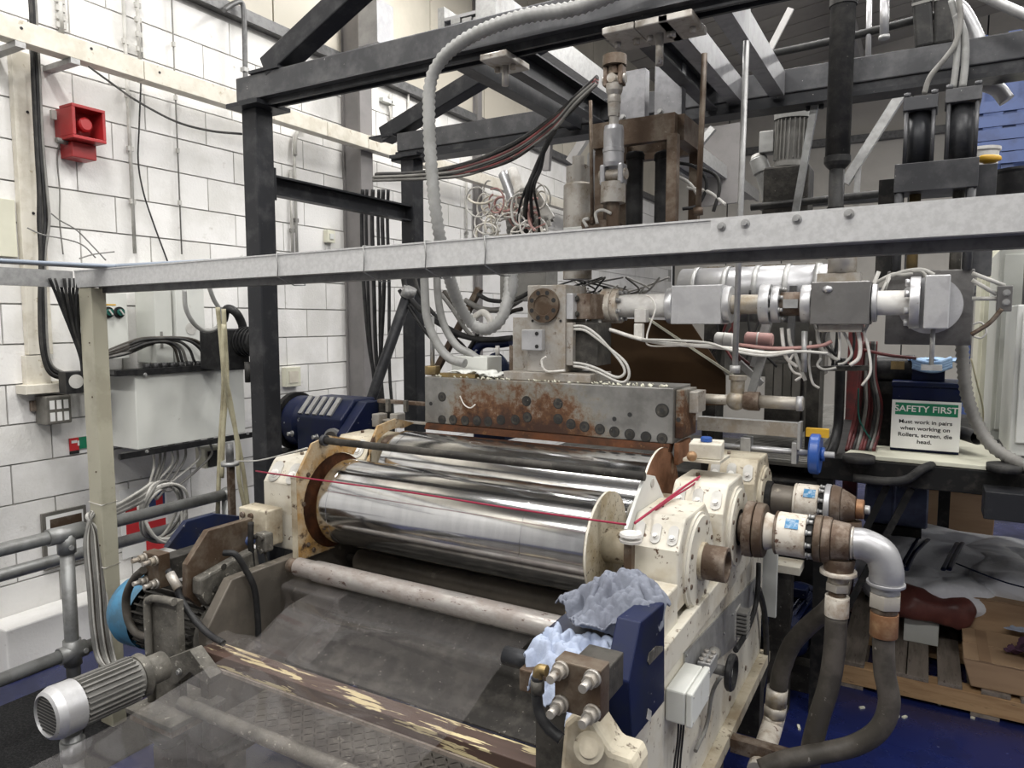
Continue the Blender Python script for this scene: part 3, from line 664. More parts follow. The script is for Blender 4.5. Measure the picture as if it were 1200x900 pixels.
# ================= calender machine: side frames
XR = -.60; XL = -2.27
t = thing('machine_side_frame', 'cream painted rust-stained side frame of the roller stand, right side', 'machine frame')
A = at(788, 738, X=XR)
prof = [(1.66, .33), (1.66, 1.00), (1.80, 1.04), (2.10, 1.04), (2.12, 1.0), (3.55, 1.0), (3.55, .33)]
MB().prism([(XR-.04, y, z) for y, z in prof], (-.05, 0, 0)).build('side_plate', 'cream', t, bevel=.006)
MB().bb((XR-.10, 1.64, .28), (XR-.0, 3.58, .33)).build('bottom_flange', 'cream_dirty', t)
MB().bb((XR-.04, 1.66, .93), (XR-.005, 3.5, 1.02)).build('top_ledge', 'cream', t, bevel=.004)
MB().bb((XR-.09, 1.655, .33), (XR-.04, 1.66, 1.0)).build('front_edge', 'cream', t)
for y in (1.75, 2.6, 3.4): MB().bb((XR-.12, y-.05, 0), (XR-.0, y+.05, .279)).build('foot', 'grimy_dark', t)
for k, (py, pz) in enumerate(((1.8, .45), (2.05, .45), (2.3, .9), (2.6, .9), (2.9, .9), (3.2, .9), (2.9, .4), (3.2, .4))):
    MB().cyl((XR-.0395, py, pz), (XR-.034, py, pz), .011, n=10).build('plug', 'rust_grey', t)
done(t)
t = thing('machine_side_frame', 'grimy dull metal side frame of the roller stand, left side', 'machine frame')
MB().prism([(XL-.05, y, z) for y, z in [(1.66, .33), (1.66, .80), (1.78, .96), (3.4, .96), (3.4, .33)]], (.05, 0, 0)).build('side_plate', 'grimy_plate', t, bevel=.005)
MB().bb((XL-.08, 1.66, .27), (XL+.02, 3.4, .33)).build('bottom_flange', 'grimy_dark', t)
for y in (1.75, 2.6, 3.3): MB().bb((XL-.08, y-.05, 0), (XL+.02, y+.05, .269)).build('foot', 'grimy_dark', t)
done(t)
# ---- rollers
def roller(lab, x0, x1, y, z, r, rd, dm):
    t = thing('chrome_roller', lab, 'roller'); L_ = x1-x0
    MB().lathe((x0, y, z), (x1, y, z), [(0, r-.004), (.004, r), (.055, r), (.056, r-.0012), (.0585, r-.0012), (.0595, r), (L_-.25, r), (L_-.249, r-.0008), (L_-.247, r-.0008), (L_-.246, r), (L_-.004, r), (L_, r-.004)], n=128).build('barrel', 'chrome', t)
    m = MB(); m.lathe((x1+.001, y, z), (9, y, z), [(0, rd), (.008, rd), (.0081, rd-.012), (.0082, .07)], n=64)
    o = m.build('end_disc', dm, t)
    MB().lathe((x1, y, z), (9, y, z), [(.0005, rd+.0015), (.0088, rd+.0015)], n=64, caps=False).build('disc_rim', 'trunk_cream', t)
    MB().cyl((x1+.009, y, z), (x1+.16, y, z), .062, n=24).build('journal', 'cream_dirty', t)
    MB().cyl((x0-.03, y, z), (x0-.0005, y, z), .075, n=24).build('journal', 'rust', t)
    done(t)
roller('front chrome roller behind the red cord, with cream speckled end disc', -2.20, -.965, 2.34, 1.154, .186, .190, 'disc_cream')
roller('rear chrome roller under the rusty die, with brown end disc', -2.20, -.905, 2.745, 1.20, .2135, .243, 'rust_disc')
# ---- left yellow-rust plate with round cut-out
def arcplate(X, outl, cy, cz, r, a0, a1, th):
    poly = [V((X, y, z)) for y, z in outl]
    n = 18
    poly += [V((X, cy+math.cos(R(a0+(a1-a0)*i/n))*r, cz+math.sin(R(a0+(a1-a0)*i/n))*r)) for i in range(n+1)]
    return MB().prism(poly, (-th, 0, 0))
t = thing('guard_plate', 'rust-yellow end plate with a round cut-out at the left end of the front roller', 'plate')
arcplate(-2.245, [(2.14, .945), (2.095, .945), (2.095, 1.30), (2.19, 1.43), (2.29, 1.45), (2.49, 1.40)], 2.34, 1.154, .212, 62, 262, .012).build('plate', 'rusty_yellow', t)
MB().bb((-2.272, 2.088, .90), (-2.246, 2.096, 1.30)).build('edge_strip', 'cream_dirty', t)
MB().lathe((-2.262, 2.34, 1.154), (-2.3, 2.34, 1.154), [(0, .21), (.01, .21), (.02, .05)], n=40).build('recess', 'rust_dark', t)
for (y, z) in ((2.16, 1.30), (2.13, 1.18), (2.15, 1.0), (2.36, 1.40), (2.18, .97)):
    MB().hexbolt((-2.2445, y, z), (1, 0, 0), .008, .007).build('bolt', 'rust_grey', t)
done(t)
t = thing('guard_plate', 'second rusty end plate behind, at the left end of the rear roller', 'plate')
arcplate(-2.25, [(2.62, 1.0), (2.56, 1.0), (2.56, 1.36), (2.62, 1.45), (2.75, 1.47), (2.9, 1.43)], 2.745, 1.2, .222, 75, 250, .012).build('plate', 'rusty_yellow', t); done(t)
# ---- bearing housings
def housing(lab, x0, x1, cy, cz, hw, zb, top, flange_dir, slots=3, m='cream', fl=True, stub=None):
    t = thing('bearing_housing', lab, 'bearing housing')
    o = [(cy-hw, zb), (cy-hw, cz+(top-cz)*.5), (cy-hw*.7, top-.012), (cy-hw*.62, top), (cy+hw*.45, top), (cy+hw*.8, cz+hw*.55), (cy+hw*.8, zb)]
    MB().prism([(x0, y, z) for y, z in o], (x1-x0, 0, 0)).build('body', m, t, bevel=.008)
    # slotted pockets with bolts on the sloping shoulder
    a = V((0, o[1][0], o[1][1])); b = V((0, o[2][0], o[2][1])); d = (b-a).normalized(); n_ = V((0, -d.z, d.y)); n_ = n_ if n_.z > 0 else -n_
    for k in range(slots):
        x = x0+(x1-x0)*(k+.5)/slots; mb = MB(); c = (a+b)/2+n_*.001; c.x = x
        w_ = (x1-x0)/slots*.3; poly = []
        for q in range(12):
            an = 2*math.pi*q/12; off = V((math.cos(an)*w_, 0, 0))+d*(math.sin(an)*w_+(.018 if math.sin(an) > 0 else -.018)); poly.append(c+off)
        sl_ = mb.prism(poly, n_*.004).build('slot', 'cable_light', t)
        MB().hexbolt(c-d*.01+n_*.004, n_, w_*.45, .012).build('bolt', 'white_matte', sl_)
    if fl:
        s = flange_dir; xf = x1 if s > 0 else x0
        fo_ = MB().lathe((xf, cy, cz), (xf+s, cy, cz), [(0, hw*.78), (.008, hw*.78), (.0085, hw*.74), (.016, hw*.72), (.0165, .05)], n=48).build('flange', m, t)
        for k in range(8):
            an = R(22.5+45*k); p = V((xf+s*.016, cy+math.cos(an)*hw*.62, cz+math.sin(an)*hw*.62)); MB().cyl(p, p+V((s*.004, 0, 0)), .008, n=10).build('screw', 'rust_grey', fo_)
    if stub:
        MB().lathe((xf+s*.0165, cy, cz), (xf+s, cy, cz), [(0, .058), (.085, .058), (.086, .046), (.03, .045)], n=32, caps=False).build('stub_pipe', 'rust_grey', t)
        MB().lathe((xf+s*.0165, cy, cz), (xf+s, cy, cz), [(.0, .064), (.012, .064)], n=32).build('collar', 'cream_dirty', t)
    MB().cyl((x0+(x1-x0)*.3, cy-.03, top), (x0+(x1-x0)*.3, cy-.03, top+.012), .008, n=6).build('grease_nipple', 'rust_grey', t)
    done(t)
housing('cream bearing housing with an open pipe stub, right end of the front roller', -.80, -.635, 2.34, 1.150, .21, 1.041, 1.325, 1, stub=1)
housing('cream bearing housing at the right end of the rear roller', -.80, -.60, 2.745, 1.168, .2, 1.021, 1.355, 1)
housing('far cream bearing housing with brown stained top at the third roller', -.78, -.58, 3.16, 1.193, .18, 1.021, 1.375, 1, m='cream_dirty')
housing('cream bearing housing with two slots at the left end of the front roller', -2.50, -2.285, 2.34, 1.154, .2, .961, 1.345, -1, slots=2)
housing('far left cream bearing housing behind, at the rear roller', -2.50, -2.285, 2.745, 1.20, .19, .961, 1.39, -1, slots=2, m='cream_dirty')
t = thing('pillow_block', 'small cream block with four holes bolted at the left front of the machine', 'block')
a = at(300, 640, Y=2.07); b = at(338, 600, Y=2.07)
MB().bb((-2.53, 2.03, 1.0), (-2.36, 2.12, 1.155)).build('body', 'cream_dirty', t, bevel=.006)
for x in (-2.50, -2.45):
    for z in (1.03, 1.125): MB().cyl((x, 2.0299, z), (x, 2.02, z), .013, n=12).build('bolt', 'rust_grey', t)
done(t)
t = thing('front_ledge_block', 'thick cream pad plate fixed below the front right bearing housing', 'block')
MB().bb((-.80, 1.93, .97), (-.63, 2.12, 1.14)).build('pad', 'cream', t, bevel=.006)
done(t)
# small cream box with blue cap on second housing
t = thing('terminal_box', 'small cream box with a blue cap on top of the rear right bearing housing', 'box')
MB().bb((-.79, 2.68, 1.414), (-.65, 2.84, 1.425)).build('base', 'cream', t)
MB().box((-.72, 2.76, 1.455), (.12, .13, .058), (0, 0, .15)).build('body', 'trunk_cream', t, bevel=.004)
MB().lathe((-.72, 2.75, 1.486), (-.72, 2.75, 9), [(0, .022), (.014, .022), (.018, .018)], n=10).build('blue_cap', 'blue_bright', t, label='bright blue cap')
MB().sphere((-.75, 2.66, 1.44), .02).build('knob', 'copper', t); done(t)
# ---- tie bar, bracket, front pipe
t = thing('tie_bar', 'dirty dark tie bar crossing above the gap between the two chrome rollers', 'bar')
MB().cyl((-2.24, 2.25, 1.435), (-.79, 2.25, 1.435), .0155, n=16).build('bar', 'grimy_dark', t)
MB().cyl((-2.246, 2.25, 1.435), (-2.225, 2.25, 1.435), .024, n=16).build('end_nut', 'grey_steel', t); done(t)
t = thing('tie_bar_bracket', 'white triangular bracket plate holding the right end of the tie bar', 'bracket')
X = -.80
P = [at(px, py, X=X) for px, py in ((757, 556), (768, 558), (784, 596), (780, 606), (738, 655), (735, 620))]
MB().prism(P, (-.012, 0, 0)).build('plate', 'cab_white', t, bevel=.002)
q = at(764, 566, X=X); MB().lathe(q+V((.0005, 0, 0)), q+V((1, 0, 0)), [(0, .016), (.003, .016)], n=16).build('slot', 'cable_light', t)
done(t)
t = thing('cord_post', 'short dark square post with a white round cap guiding the red cord', 'post')
p = at(737, 634, Y=2.08)
MB().bb((p.x-.013, 2.07, 1.141), (p.x+.013, 2.10, p.z-.003)).build('post', 'brown_steel', t)
MB().lathe((p.x+.004, 2.085, p.z-.003), (p.x+.004, 2.085, 9), [(0, .034), (.008, .036), (.01, .02), (.018, .02), (.02, .036), (.028, .034)], n=24).build('cap', 'white_matte', t)
done(t)
cordz = p.z+.01
t = thing('front_pipe', 'worn pale metal pipe crossing below the front chrome roller', 'pipe')
yf = 2.05; zf = at(660, 738, Y=yf).z
MB().lathe((-2.20, yf, zf), (9, yf, zf), [(0, .038), (.10, .038), (.101, .042), (1.20, .042)], n=28).build('tube', 'pipe_worn', t)
MB().cyl((-2.245, yf, zf), (-2.2, yf, zf), .03, n=20).build('spigot', 'rust_grey', t)
done(t)
t = thing('lower_roller', 'small grimy lower roller in the dark behind the front pipe', 'roller')
MB().lathe((-2.2, 2.42, .86), (9, 2.42, .86), [(0, .05), (1.25, .05)], n=28).build('tube', 'grimy_plate', t)
MB().cyl((-2.265, 2.42, .86), (-2.2, 2.42, .86), .02, n=12).build('journal', 'grimy_dark', t); MB().cyl((-.95, 2.42, .86), (-.70, 2.42, .86), .02, n=12).build('journal', 'grimy_dark', t); done(t)
# dark tray, sloping sheets and chequer plate inside the stand
def sheet(nm, lab, P, th, m, cat='plate', par=None):
    t_ = MB().prism(P, th); return t_.build(nm, m, par, label=lab, cat=cat, bevel=.0015)
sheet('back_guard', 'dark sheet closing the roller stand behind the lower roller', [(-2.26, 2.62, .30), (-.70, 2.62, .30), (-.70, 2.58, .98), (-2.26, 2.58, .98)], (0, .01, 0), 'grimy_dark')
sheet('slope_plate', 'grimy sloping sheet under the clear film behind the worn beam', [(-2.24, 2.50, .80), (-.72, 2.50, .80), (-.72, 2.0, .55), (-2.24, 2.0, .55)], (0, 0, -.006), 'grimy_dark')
t = thing('chequer_step', 'chequer-plate step panel low inside the stand, seen through the film', 'step')
def chequer(t, x0, x1, y0, y1, z, m='checker'):
    MB().bb((x0, y0, z-.006), (x1, y1, z)).build('plate', m, t)
    mb = MB(); i = 0; x = x0+.015
    while x < x1-.012:
        y = y0+.015; j = 0
        while y < y1-.012:
            s = 1 if (i+j) % 2 else -1
            for k in (-1, 0, 1):
                mb.box((x+k*.006*s*.7, y+k*.006*.7, z+.0006), (.017, .0032, .0018), (0, 0, R(45*s)))
            y += .03; j += 1
        x += .03; i += 1
    mb.build('tread_pattern', m, t, kind='stuff')
chequer(t, -2.2, -.75, 1.62, 2.05, .50)
done(t)
t = thing('chequer_step', 'lower chequer-plate panel below the worn beam, nearest the camera', 'step')
chequer(t, -2.0, -.95, 1.2, 1.58, .40); MB().bb((-2.0, 1.2, .30), (-.95, 1.21, .393)).build('lip', 'grimy_plate', t)
for x in (-1.98, -.99): MB().bb((x, 1.22, 0), (x+.04, 1.26, .393)).build('leg', 'grimy_dark', t); MB().bb((x, 1.5, 0), (x+.04, 1.54, .393)).build('leg', 'grimy_dark', t)
done(t)
# worn beam
t = thing('front_beam', 'worn brown beam with flaking cream paint crossing low in front', 'beam')
yw = 1.62; B = at(600, 867, Y=yw+.045); 
MB().bb((-2.22, yw-.03, B.z-.045), (-.70, yw+.045, B.z+.0)).build('beam', 'beam_worn', t, bevel=.003)
MB().bb((-2.22, yw-.036, B.z-.058), (-.70, yw+.0, B.z-.0455)).build('lip', 'wood_grey', t)
done(t); zw = B.z
MB().cyl((-2.2, 1.50, at(300, 860, Y=1.5).z), (-.85, 1.50, at(300, 860, Y=1.5).z), .024, n=16).build('cross_tube', 'grimy', None, label='grimy round cross tube low in front, seen through the film', cat='tube')
t = thing('metal_sheet', 'dark maroon panel in the bottom corner below the worn beam', 'panel')
MB().bb((-1.0, 1.55, .30), (-.72, 1.56, .66)).build('sheet', 'maroon_panel', t); done(t)
# ---- die
XD0, XD1, YD = -2.146, -.885, 2.85; ZD0, ZD1 = 1.446, 1.676
t = thing('extrusion_die', 'long flat steel die stained with rust, lying across behind the rollers', 'die')
MB().bb((XD0, YD, ZD0), (XD1, YD+.25, ZD1)).build('body', 'die_steel', t, bevel=.004)
MB().prism([(XD0+.01, YD+.06, ZD0-.001), (XD0+.01, YD-.005, ZD0-.001), (XD0+.01, YD-.02, ZD0-.03), (XD0+.01, YD+.03, ZD0-.04)], (XD1-XD0-.02, 0, 0)).build('lip', 'rust_dark', t)
MB().bb((XD1+.001, YD+.03, ZD0+.02), (XD1+.035, YD+.22, ZD1-.01)).build('end_block', 'die_steel', t, bevel=.003)
MB().bb((XD1+.036, YD+.10, ZD0+.12), (XD1+.075, YD+.22, ZD1-.02)).build('end_block', 'steel_light', t, bevel=.003)
MB().bb((XD1+.001, YD+.02, ZD0-.09), (XD1+.02, YD+.20, ZD0+.0)).build('end_cover', 'rust_disc', t, bevel=.003)
def capscrew(t, p, r, m='grimy_dark'):
    p = V(p); MB().lathe(p+V((0, -.0005, 0)), p+V((0, -1, 0)), [(0, r*1.22), (.0008, r*1.22)], n=20).build('counterbore', 'ink', t)
    q_ = MB().lathe(p+V((0, -.0013, 0)), p+V((0, -1, 0)), [(0, r), (.0015, r), (.0016, r*.5), (.0008, r*.48), (.0008, 0)], n=20, caps=False).build('cap_screw', m, t)
    MB().lathe(p+V((0, -.003, 0)), p+V((0, -1, 0)), [(0, r*.42), (.0002, r*.42)], n=6).build('hex_socket', 'ink', q_)
BP = [(518, 492), (531, 492), (545, 493), (559, 493), (572, 494), (587, 492), (604, 492), (618, 489), (654, 491), (669, 497), (685, 500), (703, 503), (720, 506), (738, 509), (757, 512), (776, 514), (518, 465), (617, 470), (654, 473), (776, 481)]
for (px, py) in BP: capscrew(t, at(px, py, Y=YD), .0195 if (px, py) != (776, 481) else .024)
for (px, py) in ((505, 473), (720, 491), (738, 486), (795, 492)): p = at(px, py, Y=YD); MB().cyl(p+V((0, -.0006, 0)), p+V((0, -.0012, 0)), .010, n=14).build('hole', 'ink', t)
for k in range(13):
    p = at(512+k*21.5, 501+k*1.7, Y=YD); MB().bar(p+V((-.022, -.002, 0)), p+V((.022, -.002, -.002)), .003, .004).build('adjuster', 'rust', t)
done(t)
# debris on the die: flakes of plastic
m = MB()
for i in range(120):
    x = random.uniform(XD0+.05, XD1-.05); y = random.uniform(YD+.0, YD+.08); 
    m.box((x, y, ZD1+.004), (random.uniform(.006, .022), random.uniform(.004, .012), .004), (random.random(), random.random(), random.random()*3))
m.build('plastic_flakes', 'cab_cream', None, label='scattered flakes of plastic waste along the top of the die', cat='debris', kind='stuff')
# ---- feed block
t = thing('feed_block', 'stained steel feed block with a round bolted flange standing on the die', 'block')
yfb = 2.92
def pb(px0, py0, px1, py1, Y0, dY, nm, m='steel_light', bev=.004):
    a = at(px0, py0, Y=Y0); b = at(px1, py1, Y=Y0); return MB().bb((a.x, Y0, b.z), (b.x, Y0+dY, a.z)).build(nm, m, t, bevel=bev)
a = at(590, 434, Y=2.88)
MB().bb((a.x, 2.88, ZD1+.001), (at(692, 434, Y=2.88).x, 3.12, ZD1+.04)).build('base_plate', 'steel_light', t, bevel=.003)
MB().bb((at(618, 434, Y=2.92).x, 2.92, ZD1+.041), (at(662, 434, Y=2.92).x, 3.15, at(640, 334, Y=2.92).z)).build('column', 'steel_light', t, bevel=.003)
pb(611, 386, 635, 411, 2.885, .034, 'heater_block', 'alu')
MB().bb((at(606, 330, Y=3.0).x, 2.96, ZD1+.041), (at(618, 330, Y=2.92).x-.001, 3.1, at(612, 372, Y=2.96).z)).build('side_block', 'steel_light', t)
MB().bb((at(663, 434, Y=2.93).x, 2.93, at(660, 428, Y=2.93).z), (at(671, 434, Y=2.93).x, 3.13, at(660, 378, Y=2.93).z)).build('side_plate', 'steel_light', t, bevel=.002)
MB().bb((at(671, 434, Y=2.96).x, 2.96, at(660, 428, Y=2.93).z), (at(700, 434, Y=2.96).x, 3.12, at(660, 378, Y=2.93).z)).build('heater_box', 'grimy_dark', t, bevel=.002)
MB().bb((at(663, 434, Y=2.93).x, 2.93, at(660, 374, Y=2.93).z), (at(671, 434, Y=2.93).x, 3.13, at(660, 344, Y=2.93).z)).build('cover_plate', 'alu', t, bevel=.002)
MB().bb((at(671, 434, Y=2.97).x, 2.97, at(660, 374, Y=2.93).z), (at(686, 434, Y=2.93).x, 3.2, at(660, 344, Y=2.93).z)).build('adapter_block', 'rust_grey', t, bevel=.002)
fc = at(638, 358, Y=2.919)
MB().lathe(fc, fc+V((0, -1, 0)), [(0, .078), (.018, .078), (.0185, .046), (.014, .044), (.014, 0)], n=48, caps=False).build('round_flange', 'brown_steel', t)
for k in range(8):
    an = R(22.5+45*k); p = fc+V((math.cos(an)*.06, -.0186, math.sin(an)*.06)); MB().cyl(p, p+V((0, -.001, 0)), .0105, n=14).build('bolt_hole', 'ink', t)
for (px, py) in ((629, 391), (629, 406), (624, 376), (657, 376)): p = at(px, py, Y=2.884 if px == 629 else 2.919); MB().cyl(p, p+V((0, -.002, 0)), .009 if px == 629 else .006, n=12).build('screw', 'ink', t)
p = at(671, 350, Y=2.93); 
for py in (350, 368): q = at(676, py, Y=2.965); MB().hexbolt(q, (0, -1, 0), .010, .015).build('bolt', 'grimy_dark', t)
done(t)
hose('thermocouple_lead', 'short frayed white lead on the foot of the feed block', pts(2.87, (640, 418), (635, 422), (636, 430), (641, 435), (652, 435), (662, 434)), .005, 'cable_white', cat='cable')
for q, (dx, dy) in enumerate(((0, 0), (5, 4))):
    hose('heater_cable', ('upper' if q else 'lower')+' white heater cable looping out of the feed block side box', pts(2.94, (671, 382+dy), (685, 383+dy), (700, 393+dy), (714, 408), (728+dx, 425), (732+dx, 437+dy), (722+dx, 442+dy*1.5), (700, 432+dy), (685, 427+dy), (672, 425+dy)), .0062, 'cable_light', cat='cable')
# ---- adapter pipe and valve blocks along x
YA = 3.2
t = thing('melt_pipe', 'long flanged melt pipe with grey valve blocks running from feed block to screen changer', 'pipe')
ya = at(1040, 360, Y=YA).z; zA = at(860, 357, Y=YA).z
def X_(px, py=357): return at(px, py, Y=YA).x
def pl(px0, px1, r, nm, m, n=28): MB().cyl((X_(px0), YA, zA), (X_(px1), YA, zA), r, n=n).build(nm, m, t, bevel=.002)
pl(682, 714, .048, 'pipe', 'heater'); pl(708, 720, .082, 'flange', 'dirty_white'); pl(720.5, 728, .082, 'flange', 'dirty_white')
pl(728, 784, .054, 'pipe', 'white_matte'); pl(784, 792, .083, 'flange', 'alu'); pl(850, 858, .08, 'flange', 'alu')
pl(892, 904, .085, 'flange', 'alu'); pl(906, 915, .078, 'flange', 'alu'); pl(1022, 1028, .075, 'flange', 'alu'); pl(858, 892, .042, 'pipe', 'heater')
pl(1028, 1066, .048, 'pipe', 'white_matte'); pl(940, 952, .078, 'flange', 'alu'); pl(915, 940, .05, 'pipe', 'rust_grey')
MB().bb((X_(792), YA-.075, zA-.085), (X_(850), YA+.075, zA+.085)).build('valve_block', 'alu', t, bevel=.004)
MB().bb((X_(953), YA-.085, zA-.085), (X_(1021), YA+.085, zA+.085)).build('valve_block', 'steel_plate', t, bevel=.004)
MB().bb((X_(921), YA-.072, zA-.018), (X_(938), YA-.052, zA+.018)).build('terminal', 'galv', t)
for f in (720.5, 728, 904, 915, 952):
    for k in range(8):
        an = R(22.5+45*k); s = -1 if f in (892, 906) else 1
        MB().hexbolt((X_(f)+.0006, YA+math.cos(an)*.066, zA+math.sin(an)*.066), (1, 0, 0), .009, .018).build('bolt', 'galv', t)
MB().bb((X_(958), YA-.05, zA+.086), (X_(1008), YA+.06, zA+.12)).build('top_block', 'steel_light', t)
MB().cyl((X_(985), YA, zA+.121), (X_(985), YA, zA+.25), .055, n=24).build('top_cylinder', 'steel_light', t)
MB().bb((X_(962), YA-.05, zA-.115), (X_(1012), YA+.05, zA-.086)).build('bottom_block', 'steel_light', t)
p = V((X_(972), YA-.086, zA+.055)); MB().sphere(p, .014, sc=(1.4, 1, 1)).build('eye_bolt', 'alu', t)
for px, py in ((702, 362), (752, 370)):
    a = at(px, py, Y=YA-.06); MB().box(a, (.055, .05, .06), (0, .3 if px < 710 else 0, 0)).build('heater_connector', 'trunk_cream' if px < 710 else 'white_matte', t, bevel=.004)
    MB().box(a+V((-.004, -.02, -.07)), (.04, .035, .07), (0, 0, 0)).build('cable_plug', 'cable_white', t, bevel=.005)
done(t)
hose('white_conduit', 'white braided conduit running from the left heater plug along below the melt pipe', pts(3.1, (688, 376), (700, 382), (720, 388), (745, 396), (770, 401), (800, 404), (830, 406), (860, 409), (900, 414), (930, 412)), .009, 'cable_white', cat='cable')
hose('white_conduit', 'second white braided conduit drooping to the right under the valve blocks', pts(3.08, (752, 398), (790, 399), (830, 402), (862, 412), (900, 417), (935, 412), (970, 414)), .006, 'cable_light', cat='cable')
hose('white_lead', 'thin white lead looping off the middle heater connector', pts(3.1, (757, 346), (764, 350), (768, 362), (762, 380), (758, 395), (762, 405), (800, 405)), .004, 'cable_white', cat='cable')
hose('pink_hose', 'thin pinkish hose draped across under the melt pipe', pts(3.15, (866, 404), (900, 408), (930, 408), (962, 405), (975, 400)), .008, 'pink_wrap')
# screen changer
t = thing('screen_changer', 'square dark steel screen-changer plate with a round flange and pale front block', 'machine')
Ys = 3.5
a = at(1040, 318, Y=Ys); b = at(1138, 405, Y=Ys)
MB().bb((a.x, Ys, b.z), (b.x, Ys+.2, a.z)).build('plate', 'steel_plate', t, bevel=.004)
c = V((at(1080, 360, Y=YA).x, YA+.02, zA))
MB().cyl((X_(1066), YA, zA), (X_(1078), YA, zA), .10, n=40).build('flange', 'alu', t, bevel=.002)
for k in range(8):
    an = R(22.5+45*k); MB().cyl((X_(1060), YA+math.cos(an)*.083, zA+math.sin(an)*.083), (X_(1066), YA+math.cos(an)*.083, zA+math.sin(an)*.083), .013, n=12).build('bolt', 'alu', t)
MB().cyl((X_(1090), YA+.03, zA-.01), (X_(1090), Ys-.001, zA-.01), .11, n=40).build('round_body', 'alu', t)
MB().bb((X_(1083), YA-.09, zA-.10), (X_(1112), YA+.10, zA+.10)).build('front_block', 'alu', t, bevel=.004)
MB().cyl((X_(1095), YA, zA-.1), (X_(1095), YA, zA-.24), .009, n=10).build('stem', 'galv', t)
MB().bb((X_(1083), YA-.02, zA-.26), (X_(1108), YA+.04, zA-.24)).build('stem_clamp', 'galv', t)
done(t)
# ================= right side: rotary unions
YU, ZU = 2.745, 1.168; YW, ZW = 3.16, 1.193
def union(lab, y, z, ref, ps, t_extra=None):
    t = thing('rotary_union', lab, 'rotary union')
    X = lambda px: at(px, ref, Y=y).x
    for (a, b, r0, r1, nm, m) in ps:
        xa, xb = X(a), X(b); L_ = xb-xa
        MB().lathe((xa, y, z), (9, y, z), [(0, r0-.003), (.003, r0), (L_-.004, r1), (L_-.0005, r1-.003)], n=36).build(nm, m, t)
    return t, X
t, X = union('nearer rotary union with blue sticker, silver elbow and brown housing', YU, ZU, 630, [
    (857, 867, .072, .072, 'black_ring', 'blackened'), (867, 874, .055, .055, 'neck', 'rust_grey'), (874, 885, .104, .104, 'flange', 'rust_grey'), (886, 897, .104, .100, 'flange', 'brown_steel'),
    (897, 909, .07, .06, 'caked_neck', 'dirty_white'), (909, 912, .08, .08, 'rim', 'rust_grey'), (912, 946, .079, .079, 'housing', 'dirty_white'), (946, 955, .066, .066, 'bolt_ring', 'blackened'), (955, 964, .084, .084, 'flange', 'brown_steel'), (964.5, 975, .084, .08, 'flange', 'rust_grey'), (975, 997, .074, .066, 'bend_body', 'rust_grey'), (997, 1001, .058, .058, 'elbow_ring', 'steel_light')])
for k in range(10):
    an = R(36*k+10); MB().hexbolt((X(946.5), YU+math.cos(an)*.072, ZU+math.sin(an)*.072), (1, 0, 0), .008, .02).build('bolt', 'galv', t)
c = V((X(930), YU, ZU)); d = V((0, -.72, .69)); 
MB().box(c+d*.0795, (.045, .04, .0015), Matrix(((1, 0, 0), (0, .69, .72), (0, -.72, .69))).transposed()).build('blue_sticker', 'sticker_blue', t)
# downward outlet
xo = X(984)
def down(t, x, y, z0, lst):
    z = z0
    for (h, r0, r1, nm, m, n) in lst:
        MB().cyl((x, y, z), (x, y, z-h+.0006), r0, r1, n=n).build(nm, m, t, bevel=.0015); z -= h
    return z
z1 = down(t, xo, YU, ZU-.06, [(.045, .055, .05, 'outlet', 'rust_grey', 24), (.015, .062, .062, 'outlet_flange', 'dirty_white', 24), (.03, .034, .034, 'thread', 'heater', 20), (.03, .042, .042, 'hex_nut', 'heater', 6), (.02, .03, .03, 'neck', 'brown_steel', 20), (.075, .041, .041, 'ferrule', 'dirty_white', 24)])
ex = X(1001)
E_ = [V((ex, YU, ZU-.0)), V((ex+.035, YU, ZU)), V((ex+.085, YU, ZU-.025)), V((ex+.105, YU, ZU-.08)), V((ex+.105, YU, ZU-.12))]
MB().tube(E_, .055, n=28, k=8).build('silver_elbow', 'duct_silver', t, label='bright silver pipe elbow')
z2 = down(t, ex+.105, YU, ZU-.12, [(.012, .062, .062, 'bead', 'duct_silver', 28), (.028, .046, .046, 'thread', 'galv', 20), (.05, .054, .054, 'hex_nut', 'heater', 6), (.02, .042, .042, 'neck', 'brown_steel', 20), (.085, .045, .045, 'copper_ferrule', 'copper', 24)])
done(t)
hose('coolant_hose', 'thick dark hose from the silver elbow curving down across the blue floor', [V((ex+.105, YU, z2-.001)), V((ex+.11, YU, z2-.08))]+pts(YU, (1037, 790), (1042, 825), (1030, 855), (1000, 874), (955, 884, 2.7), (918, 892, 2.65), (892, 902, 2.62)), .036, 'rubber_grey', n=16)
hose('flat_hose', 'dark flattened hose tapering down from the nearer rotary union', [V((xo, YU, z1-.001))]+pts(YU, (978, 760), (972, 800), (960, 840), (952, 872), (948, 900)), .038, 'rubber_grey', n=14)
t, X = union('farther rotary union with blue sticker and plugged tapered end', YW, ZW, 592, [
    (896, 905, .075, .075, 'black_ring', 'blackened'), (905, 931, .066, .062, 'caked_neck', 'grimy_plate'), (931, 934, .078, .078, 'rim', 'dirty_white'), (934, 960, .078, .078, 'housing', 'dirty_white'), (960, 967, .066, .066, 'bolt_ring', 'blackened'), (967, 974, .088, .088, 'flange', 'alu'), (974.5, 986, .088, .08, 'flange', 'rust_grey'), (986, 1003, .075, .05, 'tapered_body', 'rust_grey'), (1003, 1013, .04, .04, 'plug', 'copper'), (1013, 1020, .018, .018, 'square_end', 'galv')])
for k in range(10):
    an = R(36*k+10); MB().hexbolt((X(960.5), YW+math.cos(an)*.072, ZW+math.sin(an)*.072), (1, 0, 0), .008, .02).build('bolt', 'galv', t)
